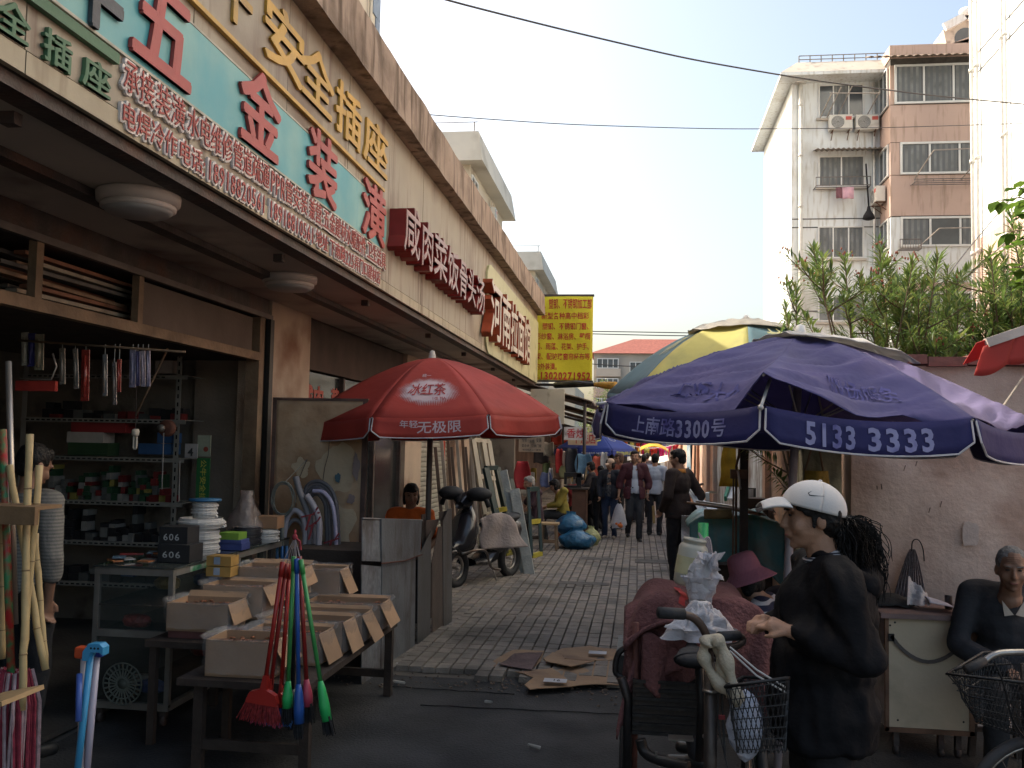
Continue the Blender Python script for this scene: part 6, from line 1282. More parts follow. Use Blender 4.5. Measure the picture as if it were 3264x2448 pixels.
# things on the tricycle
q = lambda u, v: None
bx0, bx1 = q4(148, 700, 4.1).x, q4(865, 700, 4.1).x; zt_ = q4(400, 600, 4.1).z
def blk(u, v):
    x = bx0+(bx1-bx0)*u; prof = max(0, 1-abs(2*u-1)**4.5)**.5
    hz = zt_*1.0+.03*noise.noise(V((u*3, 1, 0)))-.05*(1-prof)
    if v < .5:
        y = 4.55-.75*(v/.5); z = hz+.025*noise.noise(V((u*4, v*5, 2)))-.04*(1-v*2)-.28*(1-prof); 
    else:
        k = (v-.5)/.5; hang = .30+.08*sin(u*7+1)+.05*sin(u*17); y = 3.80-.06*sin(k*pi*.5)-.045*sin(u*19+k*2)*k; z = hz-hang*k-.28*(1-prof)*(1-k*.6)+.03*noise.noise(V((u*6, k*3, 0)))
        x += .02*sin(k*5+u*9)
    return V((x, y, z))
bl = MB().grid(blk, 60, 44).build('blanket', m_blan, None, 'thick maroon blanket draped over the tricycle load', 'blanket', solid=.012)
MB().grid(lambda u, v: blk(.36+.05*u+.12*v*.3, .25+.3*v)+V((0, -.002, .014)), 3, 14).build('red_strip', M('redstrip', (.32, .03, .03), .8), bl)
def blk2(u, v): return V((q4(240, 860, 3.7).x+(q4(540, 860, 3.7).x-q4(240, 860, 3.7).x)*u, 3.70-.04*sin(u*9)*v+.02*v, q4(300, 850, 3.7).z-(.19+.04*sin(u*5))*v+.01*sin(u*14)))
MB().grid(blk2, 24, 14).build('blanket', m_blan, None, 'lower fold of maroon cloth hanging over the cargo box', 'blanket', solid=.012)
MB().grid(lambda u, v: V((q4(145, 770, 3.72).x+.30*u, 3.72+.3*v-.05*sin(v*9+u*3), q4(200, 760, 3.72).z-.03+.06*sin(u*3)+.02*sin(v*14+u*4)-.10*(1-v)*(1-u))), 22, 14).build('blanket', m_blan, None, 'folded maroon cloth edge sticking out left of the handlebar', 'blanket', solid=.014)
t = T('plastic_jar', 'tilted white plastic jar with a screw neck on the blanket', 'jar', q4(470, 600, 3.85)); a, b = q4(472, 592, 3.85), q4(512, 352, 3.85); ax = (b-a).normalized(); L = (b-a).length
m_jar = M('jarwhite', (.50, .49, .42), .35, .06, 5, .02, trans=.3)
MB().lathe([(0, 0), (.050, .0), (.058, .012), (.058, L*.80), (.052, L*.86), (.044, L*.89), (.044, L*.90)], a, ax, 30).build('body', m_jar, t); MB().lathe([(.044, L*.89), (.045, L*.90), (.045, L*.95), (.048, L*.955), (.045, L), (.039, L), (.039, L*.9)], a, ax, 30).build('neck', m_jar, t)
MB().lathe([(.0592, L*.25), (.0592, L*.62)], a, ax, 30).build('paper_label', M('jarlabel', (.46, .43, .26), .5), t)
t = T('green_tube', 'green plastic tube standing behind the jar with tangled pale strings', 'tube', q4(552, 640, 4.0)); MB().lathe([(0, 0), (.0215, 0), (.0215, .36), (.019, .36), (.019, .1)], q4(552, 560, 4.0)+V((0, 0, -.13)), (0, 0, 1), 20).build('tube', M('tubegreen', (.03, .36, .10), .4), t)
tg = MB()
for k in range(5): tg.tube(smooth3([q4(530+k*6, 320+k*8, 3.93), q4(548, 372+random.uniform(-6, 6), 3.92), q4(585-k*5, 330+k*9, 3.93), q4(598-k*3, 430, 3.93)]), .005, 5)
tg.build('strings', M('paletie', (.36, .30, .30), .8), t)
# plastic bag bundle
t = T('plastic_bags', 'bundle of white plastic bags tied in the middle and fanning out below', 'plastic bags', q4(540, 880, 3.62)); m_b2 = m_bag
def bagf(seed, cx, cy, r0, r1, z0, z1, Y=3.68, fl=1.0):
    a, b = q4(cx, z0, Y), q4(cy, z1, Y)
    def fn(u, v):
        an = u*2*pi; c = a.lerp(b, v); r = (r0+(r1-r0)*v**.8)*(1+.34*fl*noise.noise(V((cos(an)*2.2+seed, sin(an)*2.2, v*2.5)))+.15*sin(an*7+seed)*v); return c+V((cos(an)*r, sin(an)*r*.6, .02*fl*noise.noise(V((an*2, v*6, seed)))))
    return MB().grid(fn, 56, 20)
bagf(3, 575, 545, .028, .062, 425, 560, 3.70).build('upper_bunch', m_b2, t); bagf(5, 545, 540, .075, .035, 550, 690, 3.68, .8).build('middle_bunch', m_b2, t); bagf(8, 540, 545, .025, .135, 690, 865, 3.60, 1.1).build('skirt', m_b2, t)
bagf(11, 548, 556, .02, .10, 700, 820, 3.56, 1.6).build('inner_skirt', m_b2, t)
MB().lathe([(.02, -.02), (.036, -.012), (.038, .012), (.02, .02)], q4(540, 698, 3.6), (0, 0, 1), 14).build('knot', M('bagknot', (.50, .48, .48), .5, .1, 20, .6), t)
for k in range(7):
    a_ = k*.9; p = q4(575+30*cos(a_), 470+45*sin(a_*1.3), 3.67); MB().grid(lambda u, v: p+V(((u-.5)*.05*cos(a_)+.02*v, .02*sin(u*5), .055*v*sin(.6+a_)+(u-.5)*.02)), 5, 5).build('bag_handle', m_b2, t)
# towel and string from the handlebar
m_tow = M('towel', (.42, .36, .27), .98, .12, 8, .35, 120)
t = T('towel', 'twisted cream towel knotted on the handlebar, its end hanging into the basket', 'towel', q4(640, 1200, 3.1))
for k, (w, pts) in enumerate(((.021, ((560, 905), (580, 870), (620, 872), (650, 905), (672, 980), (700, 1080), (735, 1200))), (.019, ((598, 870), (560, 900), (552, 950), (575, 1020), (640, 1110), (690, 1150))), (.017, ((625, 875), (640, 950), (640, 1020), (690, 1100), (745, 1220))))):
    MB().tube(smooth3([q4(x, y, 3.08+.015*k) for x, y in pts], 3), [w*(.7+.5*sin(i*.22)**2) for i in range(len(smooth3([(0, 0, 0)]*len(pts), 3)))], 12).build('strand', m_tow, t)
mb = MB(); c = q4(770, 1310, 3.12); mb.grid(lambda u, v: c+V((cos(u*2*pi)*.055*(sin(v*pi)**.6)*(1+.3*noise.noise(V((u*6, v*5, 0)))), sin(u*2*pi)*.045*sin(v*pi)**.6, .11-.23*v)), 20, 16); mb.build('plastic_bag', M('bluewhitebag', (.40, .42, .50), .4, .15, 14, .9, 30), None, 'bluish white plastic bag stuffed in the tricycle basket', 'plastic bag')
MB().tube([q4(692, 912, 3.2), q4(830, 1030, 3.15), q4(985, 1125, 3.1)], .003, 5).tube([q4(690, 930, 3.2), q4(830, 1060, 3.15), q4(985, 1150, 3.1)], .003, 5).build('string', M('whitecable', (0, 0, 0)), None, 'doubled white string stretched from the handlebar over the basket', 'string')
# ---- cabinet and things on it
YC = 5.62
a, b = q4(1505, 1335, YC), q4(1930, 775, YC); d_ = .50
t = T('street_cabinet', 'low cream fronted wooden cabinet on castors with a strap hanging across its door', 'cabinet', ((a.x+b.x)/2, YC, 0))
MB().bb((a.x, YC+.01, a.z), (b.x, YC+d_, b.z)).build('carcass', M('cabgrey', (.24, .21, .21), .8, .15, 4, .2, dirt=.3), t)
MB().bb((a.x+.008, YC-.006, a.z+.015), (b.x-.008, YC+.008, b.z-.005)).build('door', M('cabcream', (.55, .44, .31), .7, .08, 3, .1, dirt=.35, dcol=(.34, .28, .19), dscale=3), t)
for p0, p1 in (((a.x-.012, a.z-.01), (a.x+.008, b.z)), ((b.x-.008, a.z-.01), (b.x+.018, b.z)), ((a.x-.012, a.z-.012), (b.x+.018, a.z+.014))): MB().bb((p0[0], YC-.014, p0[1]), (p1[0], YC+.012, p1[1])).build('trim', M('cabtrim', (.17, .09, .055), .7, .3, 9, .2), t)
MB().bb((q4(1470, 770, YC-.04).x, YC-.05, b.z+.001), (b.x+.04, YC+d_, b.z+.028)).build('top', M('cabtop', (.20, .13, .12), .6, .2, 6, .2), t)
MB().bb((b.x+.02, YC+.02, a.z+.05), (b.x+.11, YC+.05, b.z+.02)).build('side_board', M('sideboard', (.26, .14, .08), .7), t)
sag_ = [V((a.x+.02+(b.x-a.x-.05)*k/12, YC-.02, b.z-.10-.135*sin(k/12*pi)**.8)) for k in range(13)]
st_ = MB()
for k in range(12): st_.beam(sag_[k], sag_[k+1], .020, .004, up=(0, 1, 0))
st_.build('strap', M('strap', (.12, .10, .09), .9), t)
for x in (a.x+.02, b.x-.03): MB().bb((x-.016, YC-.022, b.z-.13), (x+.016, YC-.006, b.z-.09)).build('strap_plate', m_blk, t)
for px_, py_0 in ((1520, 800), (1545, 785), (1900, 790), (1560, 1290), (1900, 1300)): p = q4(px_, py_0, YC-.008); MB().lathe([(0, 0), (.006, 0)], p, (0, -1, 0), 8).build('nail', m_blk, t)
for x in (a.x+.06, (a.x+b.x)/2+.08, b.x-.05): MB().lathe([(0, -.012), (.028, -.012), (.028, .012), (0, .012)], (x, YC+.06, .03), (1, 0, 0), 14).bb((x-.015, YC+.04, .05), (x+.015, YC+.08, a.z)).build('castor', m_dark, t)
# white cap in plastic on the cabinet, black bag, can, hanging bag, broken foam piece
zc_ = b.z+.03
t = T('sun_visor', 'white sun visor in crumpled clear film lying on the cabinet', 'visor', (q4(1680, 730, 5.75).x, 5.75, zc_)); c = V((q4(1720, 710, 5.75).x, 5.75, zc_+.01))
MB().grid(lambda u, v: c+V((-.02+.15*u, -.09+.18*v, .055*(1-u)**.6*(1-(2*v-1)**2*.4)+.01)), 12, 10).build('brim', M('visorlilac', (.46, .44, .52), .5), t, solid=.003)
MB().grid(lambda u, v: c+V((-.13+.13*u+.03*v, .02*sin(u*8)+.08*(v-.5), .02+.15*(1-u)**.7*v+.02*noise.noise(V((u*7, v*7, 1))))), 16, 14).build('film', m_bag, t)
c = V((q4(1510, 690, 5.85).x, 5.85, zc_)); MB().grid(lambda u, v: c+V(((u-.5)*.30, (v-.5)*.2, .06*sin(u*pi)*sin(v*pi)+.02*noise.noise(V((u*6, v*6, 3)))+.012)), 14, 10).build('black_bag', M('blackcloth', (.02, .02, .022), .8, .3, 12, .4), None, 'flat black bag lying at the left of the cabinet top', 'bag', solid=.004)
MB().lathe([(0, 0), (.021, 0), (.021, .075), (.018, .08), (0, .08)], (q4(1822, 700, 5.8).x, 5.8, zc_), n=14).build('can', M('darkcan', (.04, .03, .03), .4), None, 'small dark can standing at the right of the cabinet top', 'can')
MB().bb((q4(1385, 650, 5.95).x, 5.95, .55), (q4(1440, 650, 5.95).x, 6.05, q4(1400, 560, 5.95).z)).build('orange_box', M('orangebox', (.30, .10, .04), .7), None, 'dull orange box behind the woman against the wall', 'box')
t = T('string_bag', 'grey net bag hanging on the plaster wall above the cabinet', 'bag', q4(1640, 660, 6.2)); c = q4(1640, 400, 6.22)
MB().grid(lambda u, v: V((c.x+(u-.5)*(.03+.26*v**.8)-.03*v, 6.24-.05*sin(u*pi)*v-.006*sin(u*60), c.z-.01-.52*v)), 40, 14).build('net', M('netgrey', (.16, .13, .13), .9, .25, 12, .5, stripe=((.10, .08, .08), 0, 60, .5)), t, solid=.004)
MB().tube(smooth3([c+V((-.01, 0, -.02)), c+V((-.01, -.01, .05)), c+V((.03, -.01, .06)), c+V((.06, 0, .0)), c+V((.065, 0, -.08))]), .004, 6).build('cord', m_blk, t)
p = q4(1280, 1380, 4.3); MB().prism([p+V((-.02, 0, .0)), p+V((-.013, 0, .06)), p+V((.0, 0, .085)), p+V((.01, 0, .05)), p+V((.026, 0, -.07)), p+V((.008, 0, -.08))], (0, .02, 0)).build('foam_scrap', M('foam', (.50, .46, .30), .8), None, 'pointed cream foam scrap standing on the ground behind the woman', 'scrap')
# ---- bicycle at the right edge
t = T('bicycle', 'dark bicycle with a big mesh basket cut off by the right edge', 'bicycle', (1.95, 4.4, 0))
top = [q4(1812, 1050, 3.9), q4(2000, 940, 4.15), q4(2290, 935, 4.2), q4(2250, 1100, 3.85)]; bot = [q4(1960, 1300, 3.95), q4(2010, 1260, 4.12), q4(2250, 1260, 4.15), q4(2230, 1390, 3.9)]
meshbasket(t, top, bot, None, th=.0019, nu=56)
for k in (.2, .42): 
    rg = [top[i].lerp(bot[i], k) for i in range(4)]; MB().tube(smooth3([(rg[3]+rg[0])/2, rg[0], (rg[0]+rg[1])/2, rg[1], (rg[1]+rg[2])/2], 2), .004, 5).build('basket_band', m_blk, t)
MB().tube(smooth3([q4(1915, 1028, 3.75), q4(2000, 990, 3.78), q4(2050, 950, 3.8), q4(2120, 938, 3.82), q4(2300, 940, 3.85)]), .0125, 10).build('handlebar', m_chr, t); MB().tube([q4(1912, 1030, 3.75), q4(2010, 985, 3.78)], .0175, 12).build('grip', m_rubber, t)
MB().tube(smooth3([q4(1850, 1030, 3.82), q4(1950, 1000, 3.8), q4(2035, 975, 3.8)]), .006, 6).build('brake_lever', m_blk, t); MB().tube(smooth3([q4(2060, 990, 3.8), q4(2110, 1100, 3.8), q4(2150, 1300, 3.85), q4(2230, 1400, 3.9)]), .004, 5).build('brake_cable', m_blk, t)
wheel(t, (q4(2230, 1590, 3.95).x+.02, 3.95, .30), .31, (.35, -.94, 0), .022); MB().tube([q4(2215, 1000, 3.9), q4(2225, 1600, 3.95)], .016, 8).build('fork', m_blk, t)
# ================================================================ JUNK ALONG THE RIGHT WALL
m_tarp = M('tealtarp', (.08, .235, .265), .45, .3, 3, .9, 9, dirt=.5, dcol=(.16, .18, .16), dscale=3, streak=.6)
tx0, tx1 = P(2200, 1700, Y=9).x, P(2505, 1700, Y=9).x
def tarp(u, v):
    x = tx0+(tx1-tx0)*u; t0 = P(2300, 1628, Y=9.2).z; hump = (t0-.02)*(1-.12*abs(2*u-1.05)**3)+.07*noise.noise(V((u*4, v*3, 0)))
    if v < .45: return V((x, 10.0-.9*v/.45, hump+.03*noise.noise(V((u*5, v*6, 1)))))
    k = (v-.45)/.55; return V((x-.03*k*sin(u*9), 9.1-.10*k-.03*sin(u*15)*k, hump-(.34+.16*u+.05*sin(u*8))*k))
MB().grid(tarp, 40, 26).build('teal_tarp', m_tarp, None, 'crumpled teal tarpaulin covering a load beside the alley wall', 'tarp', solid=.006)
MB().bb((tx0+.12, 9.15, .0), (tx1-.1, 9.9, .60)).build('crate_load', m_woodd, None, 'dark load under the teal tarpaulin', 'crate')
c = P(2290, 1640, Y=8.9); MB().tube([c+V((-.13, 0, 0)), c+V((.12, 0, .01))], [.045, .047], 12).build('burlap_roll', M('burlap', (.27, .20, .10), .95, .25, 10, .7), None, 'rolled burlap mat lying on the teal tarpaulin', 'roll')
MB().tube([P(2190, 1602, Y=9.6), P(2330, 1622, Y=9.2), P(2425, 1640, Y=8.8)], .014, 8).build('long_pole', M('polebrown2', (.16, .10, .07), .6), None, 'long brown pole lying across the junk pile', 'pole')
MB().tube([P(2220, 1598, Y=9.8), P(2320, 1612, Y=9.3), P(2440, 1642, Y=8.8)], .012, 8).build('metal_pole', m_chr, None, 'shiny metal pole resting beside the brown pole', 'pole')
c = P(2440, 1640, Y=8.8); MB().grid(lambda u, v: c+V(((u-.5)*.16, (v-.5)*.2, .02+.03*sin(u*3)+.02*v)), 8, 8).build('spotted_cloth', M('spotcloth', (.45, .42, .38), .8, .1, 3, .2, dirt=1.0, dcol=(.10, .06, .10), dscale=16), None, 'white cloth with dark spots at the end of the metal pole', 'cloth', solid=.004)
MB().grid(lambda u, v: V((P(2400, 1600, Y=9.6).x+.42*u, 9.8-.5*v, .98-.25*u*u+.04*noise.noise(V((u*5, v*4, 0)))-.2*v)), 16, 10).build('black_sheet', M('blacksheet', (.025, .022, .025), .6, .3, 8, .5), None, 'black sheeting draped at the right of the tarpaulin', 'sheet', solid=.005)
MB().bb((P(2385, 1590, Y=10.2).x, 10.2, .5), (1.36, 10.5, P(2430, 1590, Y=10.2).z)).build('dark_board', m_woodd, None, 'dark board standing behind the black sheeting', 'board')
MB().grid(lambda u, v: V((P(2290, 1600, Y=10.4).x+.44*u, 10.4-.25*v+.03*sin(u*9), .98+.12*u+.03*noise.noise(V((u*6, v*5, 5)))-.13*v)), 18, 8).build('blue_sheet', M('bluesheet', (.02, .10, .30), .45, .2, 5, .5), None, 'bright blue plastic sheet on top of the junk behind the tarpaulin', 'sheet', solid=.004)
MB().grid(lambda u, v: V((P(2210, 1640, Y=10.4).x+.26*u, 10.4-.3*v, .78+.07*sin(u*3)+.03*noise.noise(V((u*6, v*5, 8)))-.18*v)), 14, 8).build('green_sack', M('greensack', (.02, .12, .05), .6, .25, 6, .5), None, 'dark green sack beside the white strips', 'sack', solid=.004)
rj = random.Random(4)
for k in range(15):
    a = P(2186+k*4+rj.uniform(-3, 3), 1545+k*4+rj.uniform(-10, 14), Y=12.5+rj.uniform(-.5, .5)); b = P(2235+k*5, 1640+rj.uniform(-4, 6), Y=11.4); MB().beam(a, b, .035, .012, mi=0).build('white_strip', M('whitestrip', (.46, .47, .48), .5, .12, 5, .05, rnd=.2), None, 'long white plastic profile leaning in the heap by the wall', 'strip', 'white plastic strips heaped by the wall')
c = P(2205, 1690, Y=10.6); MB().grid(lambda u, v: c+V(((u-.5)*.22, .1*sin(v*pi), .16-.3*v+.03*noise.noise(V((u*6, v*5, 8))))), 12, 10).build('white_sack', M('whitesack', (.42, .43, .45), .6, .15, 6, .6), None, 'white sack in front of the strips behind the man in black', 'sack', solid=.005)
t = T('framed_board', 'green and white narrow board leaning on the white wall panel', 'board', P(2320, 1600, Y=11.6)); a, b = P(2312, 1590, Y=11.6), P(2328, 1532, Y=11.9)
MB().beam(a, b, .03, .07).build('board', M('greenedge', (.02, .20, .12), .5), t); MB().beam(a+V((.05, -.01, 0)), b+V((.05, -.01, -.08)), .06, .02).build('face', m_white, t)
t = T('tv_frame', 'old grey framed panels stacked against the salmon wall', 'frame', P(2390, 1590, Y=10.7)); 
for k in range(3): a, b = P(2365+k*9, 1600-k*3, Y=10.9), P(2392+k*9, 1562-k*3, Y=10.95); MB().bb((a.x, 10.9+k*.03, a.z), (b.x, 10.92+k*.03, b.z)).build('panel', M('fr%d' % k, ((.42, .42, .40), (.35, .34, .33), (.05, .05, .05))[k], .6), t)
# wooden pieces, chair-like clutter farther along the wall
for k, (x0, y0, x1, y1, Y_, l) in enumerate(((2165, 1530, 2195, 1490, 19, 'plank leaning up against the far wall'), (2172, 1535, 2205, 1505, 18, 'second plank leaning near the blue tarp'), (2215, 1550, 2240, 1542, 16, 'short dark bar sticking out from the wall'), (2255, 1570, 2256, 1630, 13, 'upright pale post next to the white strips'), (2262, 1568, 2280, 1571, 13, 'short black bar on the pale post'))):
    MB().beam(P(x0, y0, Y=Y_), P(x1, y1, Y=Y_+.1), .05, .03).build('timber', ml[k % 4] if k != 3 else m_white, None, l, 'plank')
t = T('yellow_bag', 'yellow patterned shopping bag hanging on the mossy post', 'bag', P(2590, 1540, Y=6.1)); c = P(2592, 1500, Y=6.12)
MB().grid(lambda u, v: c+V(((u-.5)*(.14+.03*v)+.02, -.04*sin(u*pi), -.15*v)), 12, 10).build('body', M('yelbag', (.36, .24, .04), .7, .3, 8, .5, dirt=.5, dcol=(.16, .12, .05), dscale=7), t, solid=.004)
for s in (-.05, .06): MB().tube([c+V((s, 0, 0)), c+V((.02+s*.3, .03, .17)), c+V((.03, .05, .24))], .007, 5).build('handle', M('strapbr', (.17, .11, .07), .8), t)
# ================================================================ LEFT MIDDLE: SCOOTER, WINDOW FRAMES, STOOLS, BAGS
def q3(x, y, Y): return P(1350+x*.2712, 1350+y*.2712, Y=Y)
t = T('scooter', 'black motor scooter parked by the sheet enclosure with its mirror covers folded up', 'scooter', (-1.9, 11.4, 0))
m_sb = M('scooterblack', (.022, .022, .025), .22, .2, 3, 0, spec=.7); fw = V((q3(375, 1850, 10.9).x, 10.9, .24)); rw = V((-1.62, 12.0, .24)); fd = (rw-fw); fd.z = 0; fd.normalize(); sd_ = V((fd.y, -fd.x, 0))
for c in (fw, rw): wheel(t, c, .19, sd_, .05, 8)
def shell(pts, m, nm):    # pts: (along, half width, zlow, zhigh)
    n = len(pts); mb = MB(); ring = []
    for al, w, z0, z1 in pts:
        c = fw+fd*al; ring += [c+sd_*w*cos(a)+V((0, 0, (z0+z1)/2-.24+(z1-z0)/2*sin(a))) for a in [2*pi*k/12 for k in range(12)]]
    fs = [(i*12+k, i*12+(k+1) % 12, (i+1)*12+(k+1) % 12, (i+1)*12+k) for i in range(n-1) for k in range(12)]+[tuple(range(12)), tuple((n-1)*12+k for k in range(12))[::-1]]
    mb.add(ring, fs, 0, True); return mb.build(nm, m, t)
shell([(-.10, .03, .42, .50), (-.02, .12, .40, .60), (.10, .20, .38, .86), (.20, .17, .36, .98), (.26, .08, .5, .98)], m_sb, 'front_fairing'); shell([(.22, .14, .24, .34), (.5, .17, .22, .32), (.68, .17, .24, .42)], m_sb, 'footboard')
shell([(.60, .08, .3, .5), (.70, .17, .28, .66), (.9, .20, .34, .74), (1.2, .18, .46, .76), (1.38, .06, .58, .72)], m_sb, 'tail_body'); shell([(.62, .10, .66, .74), (.8, .15, .70, .80), (1.2, .15, .72, .82), (1.34, .08, .76, .82)], m_rubber, 'seat')
shell([(-.22, .04, .38, .44), (-.12, .07, .40, .48), (.06, .06, .42, .46)], m_sb, 'front_fender'); shell([(.04, .06, .92, 1.02), (.12, .14, .92, 1.10), (.2, .10, .94, 1.12)], m_sb, 'headlamp_shell')
hb = fw+fd*.16; MB().tube([hb+sd_*-.33+V((0, 0, .80)), hb+V((0, 0, .84)), hb+sd_*.33+V((0, 0, .80))], .012, 8).build('handlebar', m_blk, t)
for s, nm in ((-1, 0), (1, 0)): MB().ell(hb+sd_*s*.20+V((0, 0, .86)), (.16, .12, .085)).tube([hb+sd_*s*.28+V((0, 0, .84)), hb+sd_*s*.34+V((0, 0, .72))], .03, 8).build('hand_muff', m_rubber, t)
MB().tube(smooth3([fw+fd*-.05+sd_*.12+V((0, 0, .18)), fw+fd*.1+sd_*.22+V((0, 0, .22)), fw+fd*.3+sd_*.24+V((0, 0, .20)), fw+fd*.36+sd_*.24+V((0, 0, -.02)), fw+fd*.6+sd_*.24+V((0, 0, -.06))]), .014, 8).build('crash_bar', m_chr, t); MB().tube([fw+fd*.75+V((0, 0, .0)), fw+fd*.72+sd_*.12+V((0, 0, -.23))], .012, 6).build('kickstand', m_chr, t)
c0 = q3(800, 1080, 11.0)
MB().grid(lambda u, v: V((q3(670, 1150, 11.1).x+.02*v+(.32+.20*v)*u+.02*sin(v*7), 11.05+.30*u+.02*sin(u*11+v*4), q3(700, 1075, 11.05).z-.02*u-(.40-.03*u)*v-.05*(1-u)*(1-v)+.05*sin(u*pi)*(1-v))), 22, 18).build('cloth', M('greycloth', (.31, .26, .24), .95, .12, 4, .5, 30), None, 'grey beige cloth thrown over the seat and front of the scooter', 'cloth', solid=.008)
# leaning frames
m_dgf = M('darkgreenframe', (.018, .04, .038), .45, .2, 5, .05); m_crf = M('creamframe', (.42, .37, .28), .6, .1, 4, .1); m_yl = M('yellowedge', (.40, .33, .04), .6)
def leanframe(label, bx, by, tx, ty, Yb, w, m, th=.07, bars=1, dx=-.5):
    b0 = P(bx, by, Y=Yb); b0.z = max(.02, b0.z); t0 = P(tx, ty, Y=Yb+.25); t = T('window_frame', label, 'window frame', b0, 'window frames leaning by the shopfront'); wv = V((.10, w, 0))
    MB().beam(b0, t0, th, .05).build('stile', m, t); MB().beam(b0+wv, t0+wv, th, .05).build('stile', m, t)
    for k in [0, 1]+[.5]*bars: c = b0.lerp(t0, k); MB().beam(c, c+wv, .05, .06).build('rail', m_yl if (k in (0, .5) and m is m_dgf) else m, t)
    return t
leanframe('tall cream window frame leaning against the column', 1545, 1640, 1508, 1402, 13.0, .25, m_crf); leanframe('second cream window frame right behind the first', 1562, 1650, 1525, 1405, 13.3, .3, m_crf)
leanframe('dark green frame standing left in the leaning group', 1610, 1765, 1548, 1492, 12.2, .35, m_dgf, .09); leanframe('dark green frame with yellow edges in the middle of the group', 1640, 1755, 1590, 1530, 12.6, .35, m_dgf, .09)
leanframe('slim dark green upright frame beside the seated grey haired man', 1694, 1772, 1684, 1560, 12.6, .3, m_dgf, .04)
for k, (bx, by, tx, ty, w, l) in enumerate(((1672, 1780, 1605, 1500, .10, 'tall glass sheet wrapped in milky film leaning on the frames'), (1690, 1782, 1640, 1560, .13, 'shorter wrapped glass sheet in front of the tall one'))):
    b0, t0 = P(bx, by, Y=12.3-.1*k), P(tx, ty, Y=12.6-.1*k); b0.z = .01; MB().beam(b0, t0, w, .05, up=(0, 1, 0)).build('wrapped_glass', M('wrapglass', (.36, .37, .34), .3, .15, 6, .5, 20), None, l, 'glass sheet')
for k in range(9):
    b0 = V((-3.0+.02*k, 14.6+k*.33, .02)); MB().beam(b0, b0+V((-.2, .05, 1.6+.2*(k % 3))), .05, .03).build('metal_profile', M('prof%d' % (k % 3), ((.09, .07, .06), (.30, .27, .24), (.12, .08, .06))[k % 3], .6, .2, 5, .1), None, 'metal or wooden profile standing in the dark shop behind the frames', 'profile', 'profiles standing in the dark shop')
MB().grid(lambda u, v: q3(1160, 610, 16.5)+V(((u-.5)*.30*(.6+.4*sin(v*pi)), .05*sin(u*pi), .25-.5*v)), 10, 10).build('red_bag', M('redbag', (.30, .015, .02), .6), None, 'dark red bag hanging on the open shop wall', 'bag', solid=.01)
def stool(label, c, w=.30, h=.45, m=m_wood, grp='wooden stools'):
    t = T('stool', label, 'stool', c, grp); x, y, _ = c; MB().bb((x-w/2, y-w/2, h-.03), (x+w/2, y+w/2, h)).build('seat', M('seatwood', (.40, .27, .14), .6, .2, 6, .1), t)
    for sx in (-1, 1):
        for sy in (-1, 1): MB().beam((x+sx*w*.42, y+sy*w*.42, 0), (x+sx*w*.34, y+sy*w*.34, h-.03), .035).build('leg', m, t)
    for sy in (-1, 1): MB().beam((x-w*.40, y+sy*w*.4, .15), (x+w*.40, y+sy*w*.4, .15), .025).build('stretcher', m, t)
    return t
c = P(1750, 1756, Z=0); stool('wooden stool with a light seat standing empty beside the seated man', (c.x, c.y, 0)); c = P(1700, 1745, Z=0); stool('dark wooden stool under the seated grey haired man', (c.x, c.y+.1, 0), m=m_woodd)
def sack(name, label, c, r, h, m, seed, grp):
    return MB().grid(lambda u, v: V(c)+V((cos(u*2*pi)*r*(sin(min(1, v*1.15)*pi*.86+.25)**.7)*(1+.22*noise.noise(V((cos(u*6.28)*2+seed, sin(u*6.28)*2, v*3)))), sin(u*2*pi)*r*.8*(sin(min(1, v*1.15)*pi*.86+.25)**.7), h*v+.03*noise.noise(V((u*6, v*6, seed))))), 26, 18).build(name, m, None, label, 'bag', grp)
m_bb = M('bluebag', (.012, .10, .20), .28, .35, 8, 1.0, 16, spec=.7)
c = P(1832, 1757, Z=0); sack('blue_bag', 'lower front blue plastic bag, bulging on the pavement', (c.x+.02, c.y+.2, 0), .30, .36, m_bb, 2, 'plastic bags on the pavement'); sack('blue_bag', 'upper blue plastic bag resting behind the lower one', (c.x-.10, c.y+.45, .18), .26, .42, m_bb, 6, 'plastic bags on the pavement')
sack('yellow_bag', 'small pale yellow bag tucked behind the blue ones', (c.x+.22, c.y+.75, 0), .16, .34, M('palebag', (.36, .36, .16), .4, .2, 8, .6), 9, 'plastic bags on the pavement')
# stalls further on: counters, hanging goods
t = T('sewing_counter', 'brown wooden counter of the far sewing stall', 'counter', P(1835, 1640, Y=17.5)); a, b = P(1822, 1650, Y=17.4), P(1868, 1562, Y=17.4); MB().bb((a.x, 17.4, 0), (b.x, 18.3, b.z)).build('front', M('brncounter', (.13, .065, .04), .7, .2, 5, .1), t); MB().bb((a.x-.05, 17.35, b.z), (b.x+.04, 18.35, b.z+.03)).build('top', m_woodd, t)
t = T('sewing_machine', 'black sewing machine on the brown counter', 'sewing machine', (b.x-.25, 17.6, b.z)); z = b.z+.03; MB().bb((b.x-.42, 17.5, z), (b.x-.1, 17.65, z+.04)).bb((b.x-.18, 17.53, z+.04), (b.x-.1, 17.62, z+.26)).bb((b.x-.42, 17.53, z+.2), (b.x-.1, 17.62, z+.28)).bb((b.x-.42, 17.54, z+.06), (b.x-.37, 17.61, z+.2)).build('body', m_blk, t); MB().lathe([(0, 0), (.06, 0), (.06, .02), (0, .02)], (b.x-.08, 17.57, z+.2), (1, 0, 0), 12).build('handwheel', m_chr, t)
